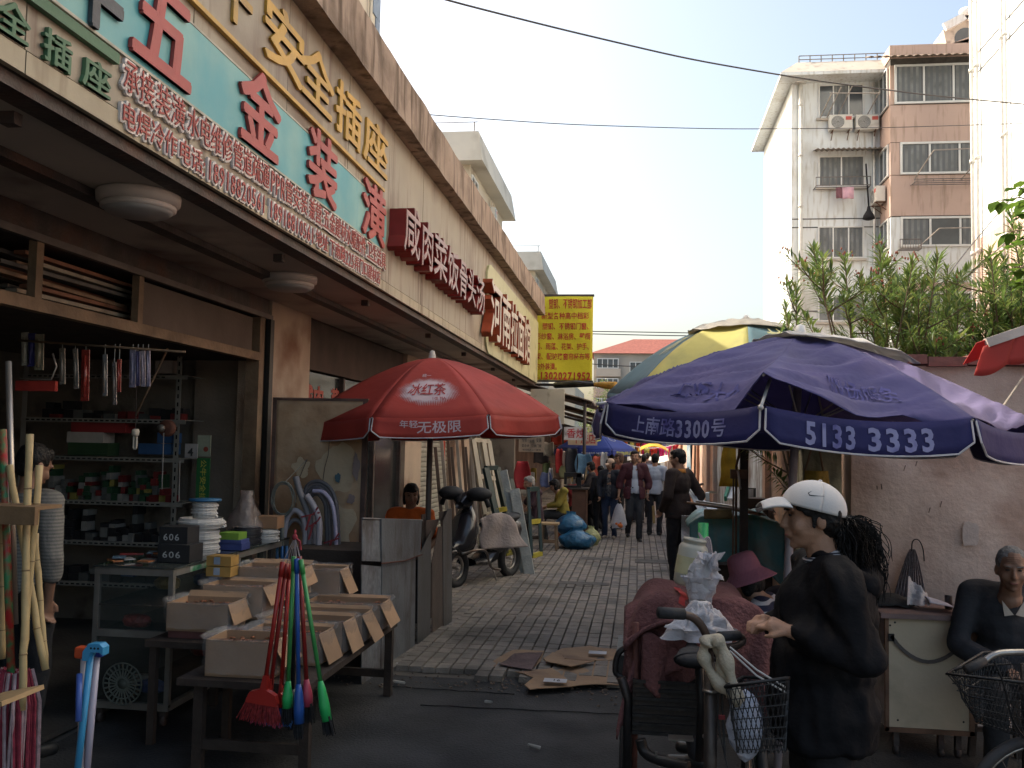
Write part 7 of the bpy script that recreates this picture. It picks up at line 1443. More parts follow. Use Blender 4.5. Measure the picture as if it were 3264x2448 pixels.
for k, (x, y, w, h, col, l) in enumerate(((1782, 1470, .16, .5, (.32, .02, .02), 'red garment hanging in the far stall'), (1800, 1462, .10, .3, (.35, .25, .2), 'pinkish bag hanging beside the red garment'), (1822, 1475, .26, .55, (.02, .02, .025), 'black bag hanging in the far stall'), (1755, 1520, .10, .35, (.42, .40, .38), 'white plastic bag hanging low in the far stall'), (1805, 1505, .3, .25, (.20, .20, .10), 'olive cloth bundle in the far stall'), (1860, 1480, .35, .4, (.10, .20, .30), 'blue picture poster in the far stall'), (1905, 1490, .25, .45, (.40, .08, .05), 'red packet display in the far stall'), (1925, 1470, .14, .35, (.45, .43, .42), 'white notice in the far stall'), (1880, 1520, .2, .4, (.30, .22, .13), 'tan coat hanging in the far stall'), (1740, 1530, .25, .3, (.13, .16, .30), 'blue plastic basin bag behind the grey haired man'))):
    p = P(x, y, Y=19.3-.4*(k % 3)); MB().grid(lambda u, v: p+V(((u-.5)*w*(.7+.3*sin(v*pi)), .06*sin(u*pi), h*(.5-v)+.01*sin(u*9))), 8, 8).build('hanging_goods', M('hg%d' % k, col, .7, .25, 9, .3), None, l, 'goods', 'goods hanging in the far stalls', solid=.01)
for k in range(26):
    y_ = 21+k*1.15; col = rj.choice([(.30, .04, .03), (.05, .05, .06), (.40, .36, .3), (.05, .12, .28), (.30, .22, .05), (.12, .08, .06), (.10, .16, .08)]); w = rj.uniform(.2, .5); h = rj.uniform(.3, .7); p = V((-1.9-rj.uniform(0, .9), y_, rj.uniform(.5, 1.9)))
    MB().grid(lambda u, v: p+V(((u-.5)*w, .08*sin(u*pi), h*(.5-v)+.02*sin(u*9))), 6, 6).build('hanging_goods', M('hgx%d' % k, col, .8, .3, 6, .3), None, 'dim piece of merchandise hanging in the sheds down the alley', 'goods', 'merchandise hanging down the alley', solid=.02)
# ================================================================ PEOPLE
def capsule(mb, a, b, ra, rb, n=12):
    a, b = V(a), V(b); d = b-a; L = d.length
    if L < 1e-5: mb.ell(a, (ra,)*3, n=n, k=8); return
    z = d/L; x = z.orthogonal().normalized(); y = z.cross(x); prof = []
    for i in range(1, 5): q = -pi/2+i*pi/10; prof.append((ra*cos(q), ra*sin(q)))
    prof.append((ra, 0)); prof.append((rb, L))
    for i in range(1, 5): q = i*pi/10; prof.append((rb*cos(q), L+rb*sin(q)))
    vs_ = [a+(x*cos(2*pi*j/n)+y*sin(2*pi*j/n))*r+z*h for r, h in prof for j in range(n)]+[a-z*ra, b+z*rb]
    k = len(prof); fs = [(i*n+j, i*n+(j+1) % n, (i+1)*n+(j+1) % n, (i+1)*n+j) for i in range(k-1) for j in range(n)]
    fs += [(k*n, (j+1) % n, j) for j in range(n)]+[(k*n+1, (k-1)*n+j, (k-1)*n+(j+1) % n) for j in range(n)]
    mb.add(vs_, fs)
def fuse(mb, voxel, smooth=4, disp=0, dfreq=9, seed=0, cut=None):
    """one continuous surface from overlapping closed shapes"""
    me = bpy.data.meshes.new('f'); me.from_pydata([tuple(p) for p in mb.v], [], mb.f); ob = bpy.data.objects.new('f', me); COL.objects.link(ob)
    r = ob.modifiers.new('r', 'REMESH'); r.mode = 'VOXEL'; r.voxel_size = voxel; r.use_smooth_shade = True
    s = ob.modifiers.new('s', 'SMOOTH'); s.factor = .5; s.iterations = smooth
    dg = bpy.context.evaluated_depsgraph_get(); out = bpy.data.meshes.new_from_object(ob.evaluated_get(dg)); bpy.data.objects.remove(ob); bpy.data.meshes.remove(me)
    vs_ = [v.co.copy() for v in out.vertices]
    if disp:
        for i, v in enumerate(out.vertices):
            p = v.co*dfreq
            if disp > .02: vs_[i] = v.co+v.normal*disp*(1-1.9*abs(noise.noise(V((p.x*.9+p.z*.45, p.y*.9+seed, p.z*.55))))-.8*abs(noise.noise(V((p.x*2+seed, p.y*2, p.z*1.3+p.x))))-.35); continue
            vs_[i] = v.co+v.normal*disp*(noise.noise(V((p.x+seed, p.y, p.z*.5)))+.5*noise.noise(V((p.x*1.8, p.y*1.8+seed, p.z*1.5)))-.15)
    fs = [tuple(p.vertices) for p in out.polygons]; bpy.data.meshes.remove(out)
    if cut: fs = [f for f in fs if not cut(sum((vs_[i] for i in f), V())/len(f))]
    m2 = MB(); m2.add(vs_, fs, 0, True); return m2
STAND = dict(head=(0, -.01, 1.58), neck=(0, .015, 1.43), chest=(0, 0, 1.26), waist=(0, 0, 1.06), pel=(0, 0, .93),
    shL=(.175, .01, 1.385), elL=(.225, .03, 1.11), wrL=(.235, -.03, .88), shR=(-.175, .01, 1.385), elR=(-.225, .03, 1.11), wrR=(-.235, -.03, .88),
    hipL=(.09, 0, .90), knL=(.10, -.02, .49), anL=(.10, .02, .08), hipR=(-.09, 0, .90), knR=(-.10, -.02, .49), anR=(-.10, .02, .08))
SIT = dict(STAND); 
for k_ in ('head', 'neck', 'chest', 'waist', 'pel', 'shL', 'shR', 'elL', 'elR', 'wrL', 'wrR'): SIT[k_] = (STAND[k_][0], STAND[k_][1], STAND[k_][2]-.43)
SIT.update(hipL=(.09, 0, .49), knL=(.14, -.42, .50), anL=(.13, -.36, .08), hipR=(-.09, 0, .49), knR=(-.14, -.42, .50), anR=(-.13, -.36, .08), elL=(.25, -.06, .70), wrL=(.12, -.26, .58), elR=(-.25, -.06, .70), wrR=(-.10, -.27, .58))
m_skin = M('skin', (.33, .185, .12), .55, .2, 14, .16, 160, spec=.35); m_skin2 = M('skindark', (.235, .125, .08), .5, .14, 8, .08, 60)
m_hair = M('hairblack', (.008, .007, .007), .6, .3, 30, .5, 55, spec=.25); m_hgrey = M('hairgrey', (.26, .25, .235), .8, .3, 20, .7, 60); m_hbrown = M('hairbrown', (.06, .028, .018), .5, .3, 30, .8, 50)
m_shoe = M('shoe', (.02, .02, .02), .4, .2, 9, .1); m_eye = M('eyedark', (.012, .010, .010), .2, 0, 1, 0); m_eyew = M('eyewhite', (.42, .38, .34), .4, 0, 1, 0); m_lip = M('lips', (.26, .085, .07), .5, .1, 9, .05)
def person(label, loc, face, h, pose=None, base=STAND, top=(.03, .03, .03), bottom=(.02, .02, .025), sleeve='long', hair='short', hairm=None, skin=None, headrot=(0, 0), vox=.011, shoe=None, jacket=None, group=None, bulk=1.0, fine=False, topm=None, botm=None, hem=.86, hands=True, extra=None, face_=True, coat_disp=.012, depth=1.0, cuffs=None):
    J = {k: V(v) for k, v in base.items()}
    if pose:
        for k, v in pose.items(): J[k] = V(v)
    hh = J['head']; HR = Matrix.Rotation(rad(headrot[0]), 3, 'Z') @ Matrix.Rotation(rad(headrot[1]), 3, 'X')
    hp = lambda x, y, z: hh+HR @ V((x, y, z))
    sk = skin or m_skin; s = h/1.70; Rz = Matrix.Rotation(rad(face), 3, 'Z'); loc = V(loc)
    def place(mb, name, mat, parent=None, solid=0):
        m2 = MB(); m2.v = [loc+Rz @ (p*s) for p in mb.v]; m2.f, m2.m, m2.sm = mb.f, mb.m, mb.sm
        return m2.build(name, mat, parent, loc=None if parent else loc, solid=solid)
    # ---- body
    b = MB()
    b.ell(hp(0, .008, .022), (.076, .094, .095)); b.ell(hp(0, -.014, -.026), (.067, .080, .086)); b.ell(hp(0, -.034, -.076), (.045, .050, .036)); b.ell(hp(0, -.066, -.098), (.021, .020, .017), n=8, k=6)
    for sx in (-1, 1):
        b.ell(hp(sx*.036, -.060, -.030), (.028, .024, .030), n=12, k=8); b.ell(hp(sx*.076, .012, -.012), (.011, .020, .031), n=8, k=6); b.ell(hp(sx*.030, -.078, .028), (.028, .014, .010), n=8, k=6)
    capsule(b, hp(0, -.089, .014), hp(0, -.107, -.028), .0085, .0122, 8); b.ell(hp(0, -.098, -.034), (.017, .012, .009), n=8, k=6)
    b.ell(hp(0, -.086, -.060), (.025, .016, .017), n=8, k=6)
    capsule(b, hh+V((0, .015, -.06)), J['neck']+V((0, .005, -.03)), .053, .058)
    B_ = bulk
    b.ell(J['chest'], (.148*B_, .10*B_, .17)); b.ell(J['waist'], (.128*B_, .095*B_, .15)); b.ell(J['pel'], (.15*B_, .105*B_, .11)); capsule(b, J['chest']+V((0, 0, .05)), J['waist'], .10, .10); capsule(b, J['waist'], J['pel'], .10, .10)
    capsule(b, J['shL'], J['shR'], .052, .052); capsule(b, J['neck']+V((0, 0, -.03)), J['chest']+V((0, 0, .06)), .07, .1)
    for S_, sx in (('L', 1), ('R', -1)):
        capsule(b, J['sh'+S_], J['el'+S_], .047, .038); capsule(b, J['el'+S_], J['wr'+S_], .037, .024)
        capsule(b, J['hip'+S_], J['kn'+S_], .082, .055); capsule(b, J['kn'+S_], J['an'+S_], .052, .036); capsule(b, J['an'+S_]+V((0, .02, -.03)), J['an'+S_]+V((sx*.01, -.14, -.045)), .034, .028)
        if hands:
            w = J['wr'+S_]; d = (w-J['el'+S_]).normalized(); side = d.cross(V((0, 1, 0)))
            side = V((0, -1, 0))-d*(-d.y); side = side.normalized() if side.length > .2 else V((1, 0, 0)); nrm = d.cross(side).normalized()*(-sx)
            pc = w+d*.045; capsule(b, w-d*.01, pc+d*.02+side*.012, .021, .019, 10); capsule(b, w-d*.0, pc+d*.025-side*.014, .020, .018, 10)
            for k in range(4):
                f0 = pc+d*.028+side*(.026-.0175*k); L = (.036, .041, .038, .030)[k]; cu = .45+.12*k
                f1 = f0+(d*cos(cu)+nrm*sin(cu)).normalized()*L; f2 = f1+(d*cos(cu+.8)+nrm*sin(cu+.8)).normalized()*L*.85
                capsule(b, f0-d*.02, f1, .0092, .0088, 8); capsule(b, f1, f2, .0086, .0075, 8)
            t0 = w+d*.015+side*.022; t1 = t0+(d*.7+side*.55+nrm*.35).normalized()*.038; capsule(b, t0, t1, .0115, .0100, 8); capsule(b, t1, t1+(d*.9+nrm*.4).normalized()*.026, .0098, .008, 8)
    body = place(fuse(b, vox, 5 if fine else 2), 'person', sk); tag(body, label, 'person', group)
    # ---- trousers
    tm = botm or M('tr_%02d%02d%02d' % tuple(int(c*99) for c in bottom), bottom, .9, .2, 5, .3, 30)
    t_ = MB(); t_.ell(J['pel'], (.165*B_, .122*B_, .125)); 
    for S_, sx in (('L', 1), ('R', -1)):
        capsule(t_, J['hip'+S_], J['kn'+S_], .096, .072); capsule(t_, J['kn'+S_], J['an'+S_]+V((0, .005, .0)), .070, .058)
    capsule(t_, J['hipL'], J['hipR'], .10, .10)
    place(fuse(t_, .017, 3, .012, 12, face), 'trousers', tm, body)
    for S_, sx in (('L', 1), ('R', -1)):
        sh = MB(); a = J['an'+S_]; capsule(sh, a+V((0, .035, -.040)), a+V((sx*.01, -.15, -.050)), .043, .037); capsule(sh, a+V((0, .02, -.03)), a+V((0, -.03, -.035)), .048, .042); place(fuse(sh, .012, 2), 'shoe', shoe or m_shoe, body)
    # ---- top
    def torso(gr, hemz, flare=0, slv='long', open_=None, voxel=.015, disp=.01, seed=1):
        m_ = MB(); up_ = J['neck'].z-1.43
        m_.ell(J['chest']+V((0, .005, 0)), (.158*B_+gr, (.112*B_+gr)*depth, .185+gr)); m_.ell(J['waist'], (.145*B_+gr, (.115*B_+gr)*depth, .17)); capsule(m_, J['shL'], J['shR'], .064+gr, .064+gr)
        hz = J['pel']+V((0, 0, hemz-.93)); m_.ell(J['pel']+V((0, 0, .03)), (.160*B_+gr+flare*.5, .125*B_+gr+flare*.5, .12)); 
        m_.lathe([(0, 0), (1, 0), (1, .12), (.9, .2), (0, .2)], hz, n=20, smooth=True, sx=.165*B_+gr+flare, sy=(.125*B_+gr+flare)*depth)
        capsule(m_, J['neck']+V((0, .012, -.045)), J['chest'], .072+gr*.5, .10)
        for S_, sx in (('L', 1), ('R', -1)):
            e, w = J['el'+S_], J['wr'+S_]
            if slv == 'long': capsule(m_, J['sh'+S_], e, .062+gr, .050+gr); capsule(m_, e, w.lerp(e, .06), .049+gr, .038+gr*.8)
            elif slv == 'short': capsule(m_, J['sh'+S_], J['sh'+S_].lerp(e, .72), .062+gr, .056+gr)
            elif slv == 'rolled': capsule(m_, J['sh'+S_], e, .062+gr, .050+gr); capsule(m_, e, w.lerp(e, .62), .049+gr, .046+gr)
        return fuse(m_, voxel, 3, disp, 8, seed, open_)
    um = topm or M('tp_%02d%02d%02d' % tuple(int(c*99) for c in top), top, .88, .15, 6, .3, 25)
    if jacket:
        place(torso(.0, .90, 0, 'none', None), 'shirt', um, body)
        cz, gap, jm = jacket
        def op(p): z = p.z; w = gap*(.6+.7*(1.40-(z-J['neck'].z+1.43))/.5); return p.y < J['chest'].y-.03 and abs(p.x) < w
        place(torso(.018, hem, .015, sleeve, op, .014, coat_disp, 3), 'jacket', jm, body, solid=.008)
    else: place(torso(.012, hem, .0, sleeve, None, .014, coat_disp), 'shirt' if sleeve != 'long' else 'jacket', um, body)
    # ---- hair
    hm = hairm or m_hair; hr = MB()
    if hair in ('short', 'bob', 'pony', 'crop'):
        g = .0 if hair != 'crop' else -.006
        hr.ell(hp(0, .020, .034), (.086+g, .094+g, .094+g)); hr.ell(hp(0, -.018, .074), (.070, .068, .044)); hr.ell(hp(0, .045, -.03), (.068, .055, .055))
        if hair == 'bob':
            for sx in (-1, 1): hr.ell(hp(sx*.066, .010, -.03), (.022, .05, .075))
            hr.ell(hp(0, -.062, .056), (.058, .030, .028)); hr.ell(hp(0, .05, -.04), (.072, .05, .07))
    elif hair == 'bald':
        hr.ell(hp(0, .022, .036), (.084, .096, .090)); hr.ell(hp(0, .050, -.01), (.062, .052, .05))
    if hair != 'none':
        hc = fuse(hr, .009, 2, .006 if hair != 'bald' else .003, 34, 5)
        place(hc, 'hair', hm, body)
    if face_:
        for sx in (-1, 1):
            e = MB(); e.ell(hp(sx*.030, -.0865, .008), (.0125, .006, .0042), n=10, k=6); place(e, 'eye', m_eye, body)
            e = MB(); e.beam(hp(sx*.014, -.096, .026), hp(sx*.046, -.082, .028), .004, .005); place(e, 'eyebrow', hm if hair != 'none' else m_hair, body)
        e = MB(); e.ell(hp(0, -.0945, -.062), (.020, .006, .0062), n=12, k=6); place(e, 'mouth', m_lip, body)
    if extra: extra(body, place, hp, J, HR)
    return body
def gp(px, py): q = P(px, py, Z=0); return (q.x, q.y, 0)
def wpt(px, Y): return (P(px, 1500, Y=Y).x, Y, 0)
m_mar = M('maroonjacket', (.060, .014, .022), .8, .2, 5, .3, 25); m_blkj = M('blacknylon', (.0065, .0065, .008), .75, .2, 5, .35, 22, spec=.12); m_wsh = M('whiteshirt', (.42, .45, .52), .8, .08, 5, .2, 25)
# --- man in black polo (back turned)
def polo(body, place, hp, J, HR):
    c = MB(); c.lathe([(.066, -.03), (.073, -.02), (.066, .022), (.060, .022), (.062, -.02)], J['neck']+V((0, .008, -.005)), (0, -.12, 1), 20); place(c, 'collar', M('orangecollar', (.42, .17, .03), .8, .1, 9, .1), body)
person('man in a dark brown polo jumper with an orange collar seen from behind, looking left', gp(2160, 1868), -128, 1.68, dict(elR=(-.28, .14, 1.12), wrR=(-.15, .13, .93), elL=(.25, .02, 1.12), wrL=(.17, -.13, .94)), top=(.030, .019, .017), bottom=(.014, .014, .016), headrot=(12, 12), extra=polo, hem=.84, bulk=1.10)
# --- man in the maroon jacket walking
def watch(body, place, hp, J, HR):
    d = (J['wrL']-J['elL']).normalized(); c = MB(); c.lathe([(.030, -.008), (.033, 0), (.030, .008), (.027, 0), (.030, -.008)], J['wrL']-d*.015, d, 14); place(c, 'wristwatch', m_chr, body)
    c = MB()
    for sx in (-1, 1): c.prism([J['neck']+V((sx*.012, -.085, -.05)), J['neck']+V((sx*.055, -.06, -.015)), J['neck']+V((sx*.05, -.085, -.075))], (0, -.008, 0))
    place(c, 'collar', m_wsh, body); b_ = MB(); b_.lathe([(.155, -.02), (.158, 0), (.155, .02)], J['pel']+V((0, 0, .075)), n=24, sy=.80); place(b_, 'belt', m_rubber, body)
person('man walking towards us in an open maroon jacket, pale shirt and grey trousers', gp(2020, 1727), 6, 1.62, dict(knL=(.08, -.12, .50), anL=(.09, -.10, .08), knR=(-.10, -.08, .50), anR=(-.10, .14, .16), elL=(.28, .03, 1.10), wrL=(.24, -.06, .88), elR=(-.27, .04, 1.10), wrR=(-.29, -.02, .88)), topm=m_wsh, jacket=(1, .062, m_mar), bottom=(.030, .032, .038), headrot=(-14, -2), extra=watch, hem=.80, bulk=1.06, sleeve='rolled')
person('man in a white short sleeved shirt walking away behind the man in black', wpt(2088, 18.2), 172, 1.56, dict(wrL=(.20, .02, .86)), topm=m_wsh, sleeve='short', bottom=(.03, .03, .035), headrot=(0, 5))
a = P(2082, 1612, Y=18.0); MB().beam(a, a+V((.02, 0, -.33)), .05, .03).build('wood_block', M('woodblock', (.36, .24, .10), .7), None, 'yellowish piece of timber carried by the man in white', 'timber')
person('person in a blue grey shirt standing far down the alley, back turned', wpt(2052, 22.0), 176, 1.50, topm=M('bluegrey', (.13, .15, .22), .85), sleeve='short', bottom=(.02, .02, .022), shoe=M('sneaker', (.3, .3, .3), .6))
# --- group left of the maroon man
def capx(col, nm='cap', brim=True):
    def f(body, place, hp, J, HR):
        mc = M('cap_%02d' % int(col[0]*99), col, .8, .1, 12, .2); c = MB(); c.ell(hp(0, .008, .055), (.092, .104, .075), HR); place(fuse(c, .012, 1, 0, 1, 0, None), nm, mc, body)
        if brim: d = MB(); d.grid(lambda u, v: hp((u-.5)*.13*(1-.35*v*v), -.085-.085*v, .040-.022*v-.05*(u-.5)**2*4*.5), 8, 6); place(d, 'brim', mc, body, solid=.004)
    return f
person('woman in a beige cap with a dark open jacket and jeans carrying a shopping bag', gp(1942, 1718), -12, 1.46, dict(elR=(-.25, .0, 1.12), wrR=(-.20, -.10, .90), elL=(.26, 0, 1.10), wrL=(.24, -.08, .90), knL=(.10, -.08, .49)), topm=M('patternshirt', (.16, .15, .14), .85, .3, 20, .2, dirt=1.2, dcol=(.03, .03, .04), dscale=30), jacket=(1, .05, M('darknavy', (.02, .022, .03), .85)), bottom=(.025, .04, .08), headrot=(-30, 8), extra=capx((.42, .30, .22)), shoe=M('shoebeige', (.24, .20, .16), .6), hair='bob')
c = P(1972, 1672, Y=16.6); t = T('shopping_bag', 'thin white plastic shopping bag with oranges inside, held by the beige capped woman', 'shopping bag', c)
MB().grid(lambda u, v: c+V((cos(u*6.283)*(.03+.13*v**.7)*(1 if v < .9 else .75), sin(u*6.283)*(.02+.07*v**.7), .36-.42*v+.01*sin(u*20))), 20, 14).build('bag', m_bag, t)
for k in range(7): MB().ell(c+V((random.uniform(-.08, .08), -.05+random.uniform(-.03, .03), random.uniform(-.03, .04))), (.04,)*3, n=10, k=7).build('orange', M('orangefruit', (.50, .12, .02), .5), t, kind=None)
person('short person all in black seen from behind beside the beige capped woman', gp(1912, 1712), -150, 1.32, top=(.018, .017, .02), bottom=(.014, .014, .016), headrot=(-20, 12), shoe=M('sneaker', (0, 0, 0)))
person('woman with tied black hair facing left, dark clothes and teal bag strap', gp(1882, 1702), -80, 1.38, dict(knL=(.09, .02, .50), anL=(.1, .22, .16), elL=(.2, -.10, 1.15), wrL=(.1, -.25, 1.05), elR=(-.2, -.10, 1.15), wrR=(-.1, -.25, 1.05)), top=(.055, .045, .045), bottom=(.015, .015, .018), headrot=(0, 18), shoe=M('sneaker', (0, 0, 0)), hair='bob')
person('tall dark haired shopper behind the woman with the teal strap', wpt(1902, 19.6), 150, 1.52, top=(.04, .035, .05), bottom=(.02, .02, .02))
person('shopper with reddish brown hair half hidden behind the beige capped woman', wpt(1975, 19.2), -60, 1.55, top=(.26, .08, .05), bottom=(.03, .03, .03), hairm=m_hbrown, hair='bob', headrot=(0, 12))
person('shopper in pale clothes partly hidden behind the maroon jacket', wpt(2035, 21), 10, 1.5, top=(.24, .19, .18), bottom=(.04, .04, .05), hair='bob')
person('far shopper in dark clothes under the blue umbrella', wpt(1950, 23), 170, 1.5, top=(.03, .03, .035), bottom=(.03, .03, .03))
person('distant shopper walking away at the end of the alley', wpt(2062, 27), 180, 1.5, top=(.10, .08, .09), bottom=(.03, .03, .03))
# --- seated people
c = P(1700, 1745, Z=0)
person('grey haired man in a dark purple short sleeved shirt sitting on a stool in profile', (c.x+.02, c.y+.05, 0), -72, 1.60, dict(head=(0, -.12, 1.12), neck=(0, -.07, .98), chest=(0, -.03, .82), elR=(-.22, -.16, .70), wrR=(-.12, -.36, .56), elL=(.22, -.16, .70), wrL=(.10, -.38, .56)), base=SIT, top=(.045, .022, .03), bottom=(.02, .02, .022), sleeve='short', hairm=m_hgrey, headrot=(0, 14), bulk=1.1)
c = wpt(1797, 16.8)
person('seated person in an olive yellow striped jacket bending over handwork', c, -80, 1.55, dict(head=(0, -.17, 1.06), neck=(0, -.10, .95), chest=(0, -.05, .80), elL=(.22, -.12, .70), wrL=(.06, -.30, .66), elR=(-.22, -.12, .70), wrR=(-.06, -.30, .66)), base=SIT, topm=M('oliveyellow', (.22, .17, .025), .75, .15, 6, .3), bottom=(.02, .02, .02), headrot=(0, 30), hair='bob')
t = T('plastic_stool', 'orange plastic stool under the person in yellow', 'stool', c); MB().lathe([(.16, 0), (.13, .40), (.14, .42), (0, .42)], (c[0]+.05, c[1]+.05, 0), n=12).build('body', M('orangeplastic', (.45, .10, .02), .4), t)
person('seamstress in a red top leaning over the sewing machine', wpt(1832, 18.9), 55, 1.50, dict(head=(0, -.16, 1.12), neck=(0, -.08, .98), elL=(.2, -.15, .75), wrL=(.1, -.35, .80), elR=(-.2, -.15, .75), wrR=(-.1, -.35, .80)), base=SIT, top=(.28, .03, .03), sleeve='short', hair='bob', headrot=(0, 25))
c = wpt(1313, 8.75)
person('woman in an orange T-shirt looking at us over the metal sheets', (c[0], c[1], .13), 14, 1.58, base=SIT, top=(.58, .11, .015), sleeve='short', hair='bob', skin=m_skin2, vox=.008, headrot=(4, 4))
MB().bb((c[0]-.18, c[1]-.12, 0), (c[0]+.18, c[1]+.22, .53)).build('crate', m_woodd, None, 'dark crate on which the woman in orange sits', 'crate')
# shopkeeper
def stripes(body, place, hp, J, HR): pass
person('shopkeeper in a grey striped shirt with rolled sleeves standing behind the bamboo poles', (P(92, 1700, Y=4.7).x, 4.7, 0), 160, 1.66, dict(elL=(.23, .04, 1.12), wrL=(.20, .02, .90), elR=(-.25, .03, 1.10), wrR=(-.19, .0, .86)), topm=M('stripeshirt', (.20, .19, .17), .85, .1, 6, .3, stripe=((.13, .125, .115), 2, 55, .5)), sleeve='rolled', bottom=(.012, .012, .014), hem=.95, headrot=(0, 25), skin=m_skin2, vox=.008)
# old man at the right
def oldx(body, place, hp, J, HR):
    c = MB()
    for sx in (-1, 1): c.prism([J['neck']+V((sx*.005, -.105, -.09)), J['neck']+V((sx*.055, -.07, -.02)), J['neck']+V((sx*.05, -.105, -.10))], (0, -.006, 0))
    place(c, 'collar', M('oldcollar', (.40, .34, .28), .9), body)
    for k in range(4):
        w_ = MB(); w_.tube([hp(-.035+.0*k, -.083+.004*k, .045+.010*k), hp(0, -.090+.004*k, .048+.010*k), hp(.035, -.083+.004*k, .045+.010*k)], .0016, 4); place(w_, 'wrinkle', m_skin2, body)
person('old man with cropped grey hair in a dark jacket sitting by the wall', (P(3205, 1800, Y=5.55).x, 5.55, .0), -8, 1.67, dict(head=(0, -.15, 1.115), neck=(0, -.09, .965), chest=(0, -.04, .81), elL=(.27, -.10, .68), wrL=(.07, -.30, .585), elR=(-.27, -.10, .68), wrR=(-.06, -.31, .60)), base=SIT, top=(.028, .030, .036), bottom=(.02, .02, .024), hair='bald', hairm=M('hairsilver', (.20, .19, .18), .9, .3, 30, .5, 80), skin=m_skin2, headrot=(-6, 4), vox=.007, fine=True, extra=oldx, bulk=1.08)
c = P(3205, 1800, Y=5.55); stool('dark stool hidden under the old man at the wall', (c.x, 5.62, 0), w=.3, m=m_woodd)
# woman with the pink hat and the person behind her
def pinkhat(body, place, hp, J, HR):
    mh = M('pinkhat', (.30, .11, .14), .9, .1, 8, .3, stripe=((.24, .085, .12), 0, 150, .5)); c = MB(); c.lathe([(.0, .135), (.05, .134), (.078, .12), (.088, .09), (.098, .03), (.102, .02), (.125, .0), (.165, -.040), (.168, -.044)], hp(0, .01, .02), HR @ V((0, -.05, 1)), 36); place(c, 'hat', mh, body, solid=.004)
person('seated woman in a pink bucket hat and navy and white striped top', (P(2428, 1900, Y=5.0).x, 5.0, .08), -105, 1.46, dict(head=(0, -.09, 1.12)), base=SIT, topm=M('navystripe', (.015, .018, .045), .85, .1, 6, .2, stripe=((.42, .41, .42), 2, 24, .68)), bottom=(.03, .03, .04), headrot=(0, 18), extra=pinkhat, vox=.008, hair='bob')
person('person with black hair sitting behind the pole, mostly hidden by the woman in the cap', (P(2555, 1800, Y=5.6).x, 5.6, 0), -30, 1.52, base=SIT, top=(.03, .02, .025), hair='bob', skin=m_skin2)
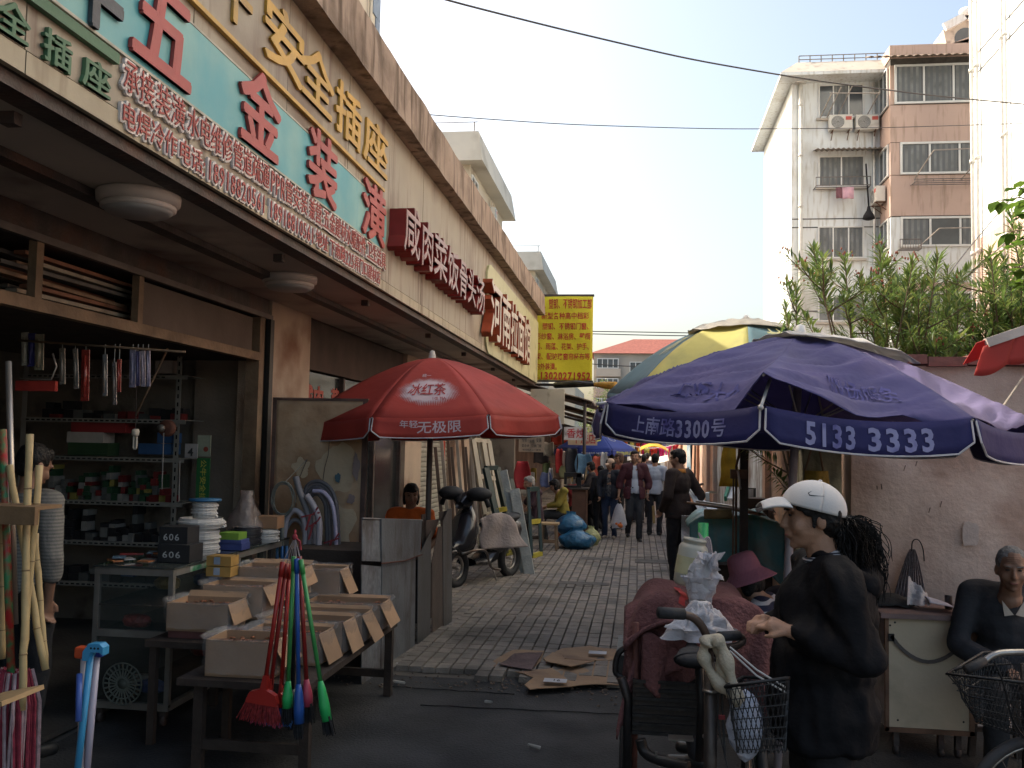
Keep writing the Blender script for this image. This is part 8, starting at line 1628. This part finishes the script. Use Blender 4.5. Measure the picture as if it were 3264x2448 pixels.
# --- woman in the white cap (near)
WY = 3.28; wx = P(2618, 1700, Y=WY).x
def nearx(body, place, hp, J, HR):
    mcap = M('capwhite', (.50, .485, .47), .85, .05, 8, .07, 140)
    c = MB(); CR = Matrix.Rotation(rad(-15), 3, 'X'); ch_ = lambda x, y, z: hp(*((CR @ V((x, y-.01, z-.035)))+V((0, .004, .034))))
    def dome(u, v):
        a = u*2*pi; q = v*pi/2*1.04; x, y, z = sin(q)*cos(a)*.097, sin(q)*sin(a)*.112, cos(q)*.098; seam = .0022*abs(sin(a*3))**.25
        return ch_(x*(1+seam*4), .012+y*(1+seam*4), .030+z)
    c.grid(dome, 72, 18); place(c, 'cap', mcap, body, solid=.003)
    c = MB(); c.ell(ch_(0, .012, .130), (.008, .008, .005)); place(c, 'cap_button', mcap, body)
    d = MB(); d.grid(lambda u, v: ch_((u-.5)*.175*(1-.30*v**2.2), -.080-.094*v-.020*(1-(2*u-1)**2)*(1-v), .026-.030*v*v+.026*(1-(2*u-1)**2)*(1-.3*v)-.012+.0), 20, 12); place(d, 'cap_brim', mcap, body, solid=.005)
    sm_ = MB()
    for k in range(3): sm_.tube([dome((k/6+.25*0)+.0, q/10)+HR @ V((0, 0, .0005)) for q in range(1, 11)], .0010, 4).tube([dome(k/6+.5, q/10) for q in range(1, 11)], .0010, 4)
    sm_.tube([dome(q/48, .99) for q in range(48)], .0016, 4, closed=True); place(sm_, 'cap_seam', M('capseam', (.34, .33, .33), .9), body)
    # dark tick mark on the side panel
    sw = MB(); cx_, base_ = .0, 0
    def onc(y, z):      # point on the right hand side of the dome
        q = math.sqrt(max(0, 1-((y)/.112)**2-((z)/.098)**2)); return hp(-q*.0985-.0012 if True else 0, .012+y*1.01, .030+z*1.01)
    out = [(-.012, .050), (-.020, .043), (-.016, .040), (.022, .047), (-.014, .0435), (-.017, .045)]
    def oncL(y, z): q = math.sqrt(max(0, 1-((y)/.112)**2-((z)/.098)**2)); return ch_(q*.1000+.0006, .012+y*1.01, .030+z*1.01)
    for f_ in (oncL,): sw.tube([f_(-.040, .056), f_(-.050, .047), f_(-.045, .041), f_(-.030, .043), f_(.004, .050)], [.0005, .0015, .0022, .0016, .0004], 5)
    place(sw, 'tick_logo', m_eye, body)
    # hair: sides, tied bunch and curly tail
    rr = random.Random(8); tl = MB(); root = hp(.0, .100, -.028)
    ctrl = [V((0, 0, 0)), V((0, .022, .0)), V((0, .045, -.045)), V((0, .062, -.12)), V((0, .070, -.20)), V((0, .065, -.29))]
    for k in range(900):
        ox, oy, oz = rr.gauss(0, .026), rr.gauss(.0, .026), rr.gauss(0, .02); ph = rr.uniform(0, 6.28); ln = rr.uniform(.55, 1.0); amp = rr.uniform(.003, .012); pts = []
        for i in range(16):
            q = i/15*ln*5; j = min(4, int(q)); p = ctrl[j].lerp(ctrl[j+1], q-j); w = min(1, q/1.5); pts.append(root+p+V((ox*w*1.3+amp*w*sin(ph+q*4.2), oy*w*1.4+amp*w*cos(ph+q*4.2), oz*w)))
        tl.tube(pts, [.0017]*15+[.0006], 3, cap=False)
    for i_, (yy_, zz_, r_) in enumerate(((.02, -.01, .030), (.04, -.05, .040), (.055, -.12, .046), (.062, -.19, .040))): tl.ell(root+V((0, yy_, zz_)), (r_, r_, r_*1.25))
    place(tl, 'ponytail', m_hair, body)
    tie = MB(); tie.lathe([(.018, -.012), (.024, 0), (.018, .012)], root+V((0, .012, 0)), (0, 1, 0), 14); place(tie, 'hair_tie', m_eye, body)
    sd = MB(); st = MB()
    hr2 = MB(); hr2.ell(hp(0, .050, -.025), (.074, .058, .058)); hr2.ell(hp(0, .045, .02), (.080, .065, .06)); hr2.ell(hp(0, -.01, .065), (.078, .085, .035))
    for sx in (-1, 1): hr2.ell(hp(sx*.072, .035, .005), (.014, .05, .048)); hr2.ell(hp(sx*.071, -.022, .026), (.012, .036, .022)); hr2.ell(hp(sx*.060, -.050, .036), (.014, .026, .014)); hr2.ell(hp(sx*.074, -.014, -.010), (.006, .012, .03))
    place(fuse(hr2, .005, 2, .004, 60, 3), 'hair', m_hair, body)
    # striped scarf collar, hood
    sc_ = MB(); sc_.lathe([(.066, -.075), (.074, -.03), (.066, .028), (.056, .03), (.06, -.03)], J['neck']+V((0, -.008, -.0)), (0, -.35, 1), 28); sc_.ell(J['neck']+V((0, -.075, -.09)), (.045, .035, .06)); place(sc_, 'striped_collar', M('stripecollar', (.40, .39, .40), .85, .05, 9, .2, stripe=((.02, .02, .03), 2, 95, .5)), body)
    hd = MB(); hd.lathe([(.085, -.05), (.125, -.03), (.135, .0), (.12, .022), (.09, .015), (.078, -.02)], J['neck']+V((0, .062, -.020)), (0, .45, 1), 30); hd.ell(J['neck']+V((0, .12, -.07)), (.13, .075, .07)); hd.ell(J['neck']+V((0, .06, -.06)), (.12, .09, .05)); place(fuse(hd, .010, 3, .008, 14, 2), 'hood', m_blkj, body)
person('woman in a white cap with a long curly ponytail and black jacket, facing left', (wx, WY, 0), -86, 1.60,
    dict(head=(0, -.03, 1.585), neck=(0, .015, 1.43), chest=(0, .01, 1.25), elL=(.27, .07, 1.14), wrL=(.14, -.14, 1.205), elR=(-.27, .03, 1.13), wrR=(-.11, -.15, 1.19), knL=(.10, .0, .49), anL=(.11, .04, .08)), topm=m_blkj, botm=M('blacktrousers', (.010, .010, .012), .9, .2, 8, .3), hem=.80, vox=.0055, fine=True, hair='none', headrot=(0, 2), extra=nearx, coat_disp=.024, depth=1.2, bulk=1.18)
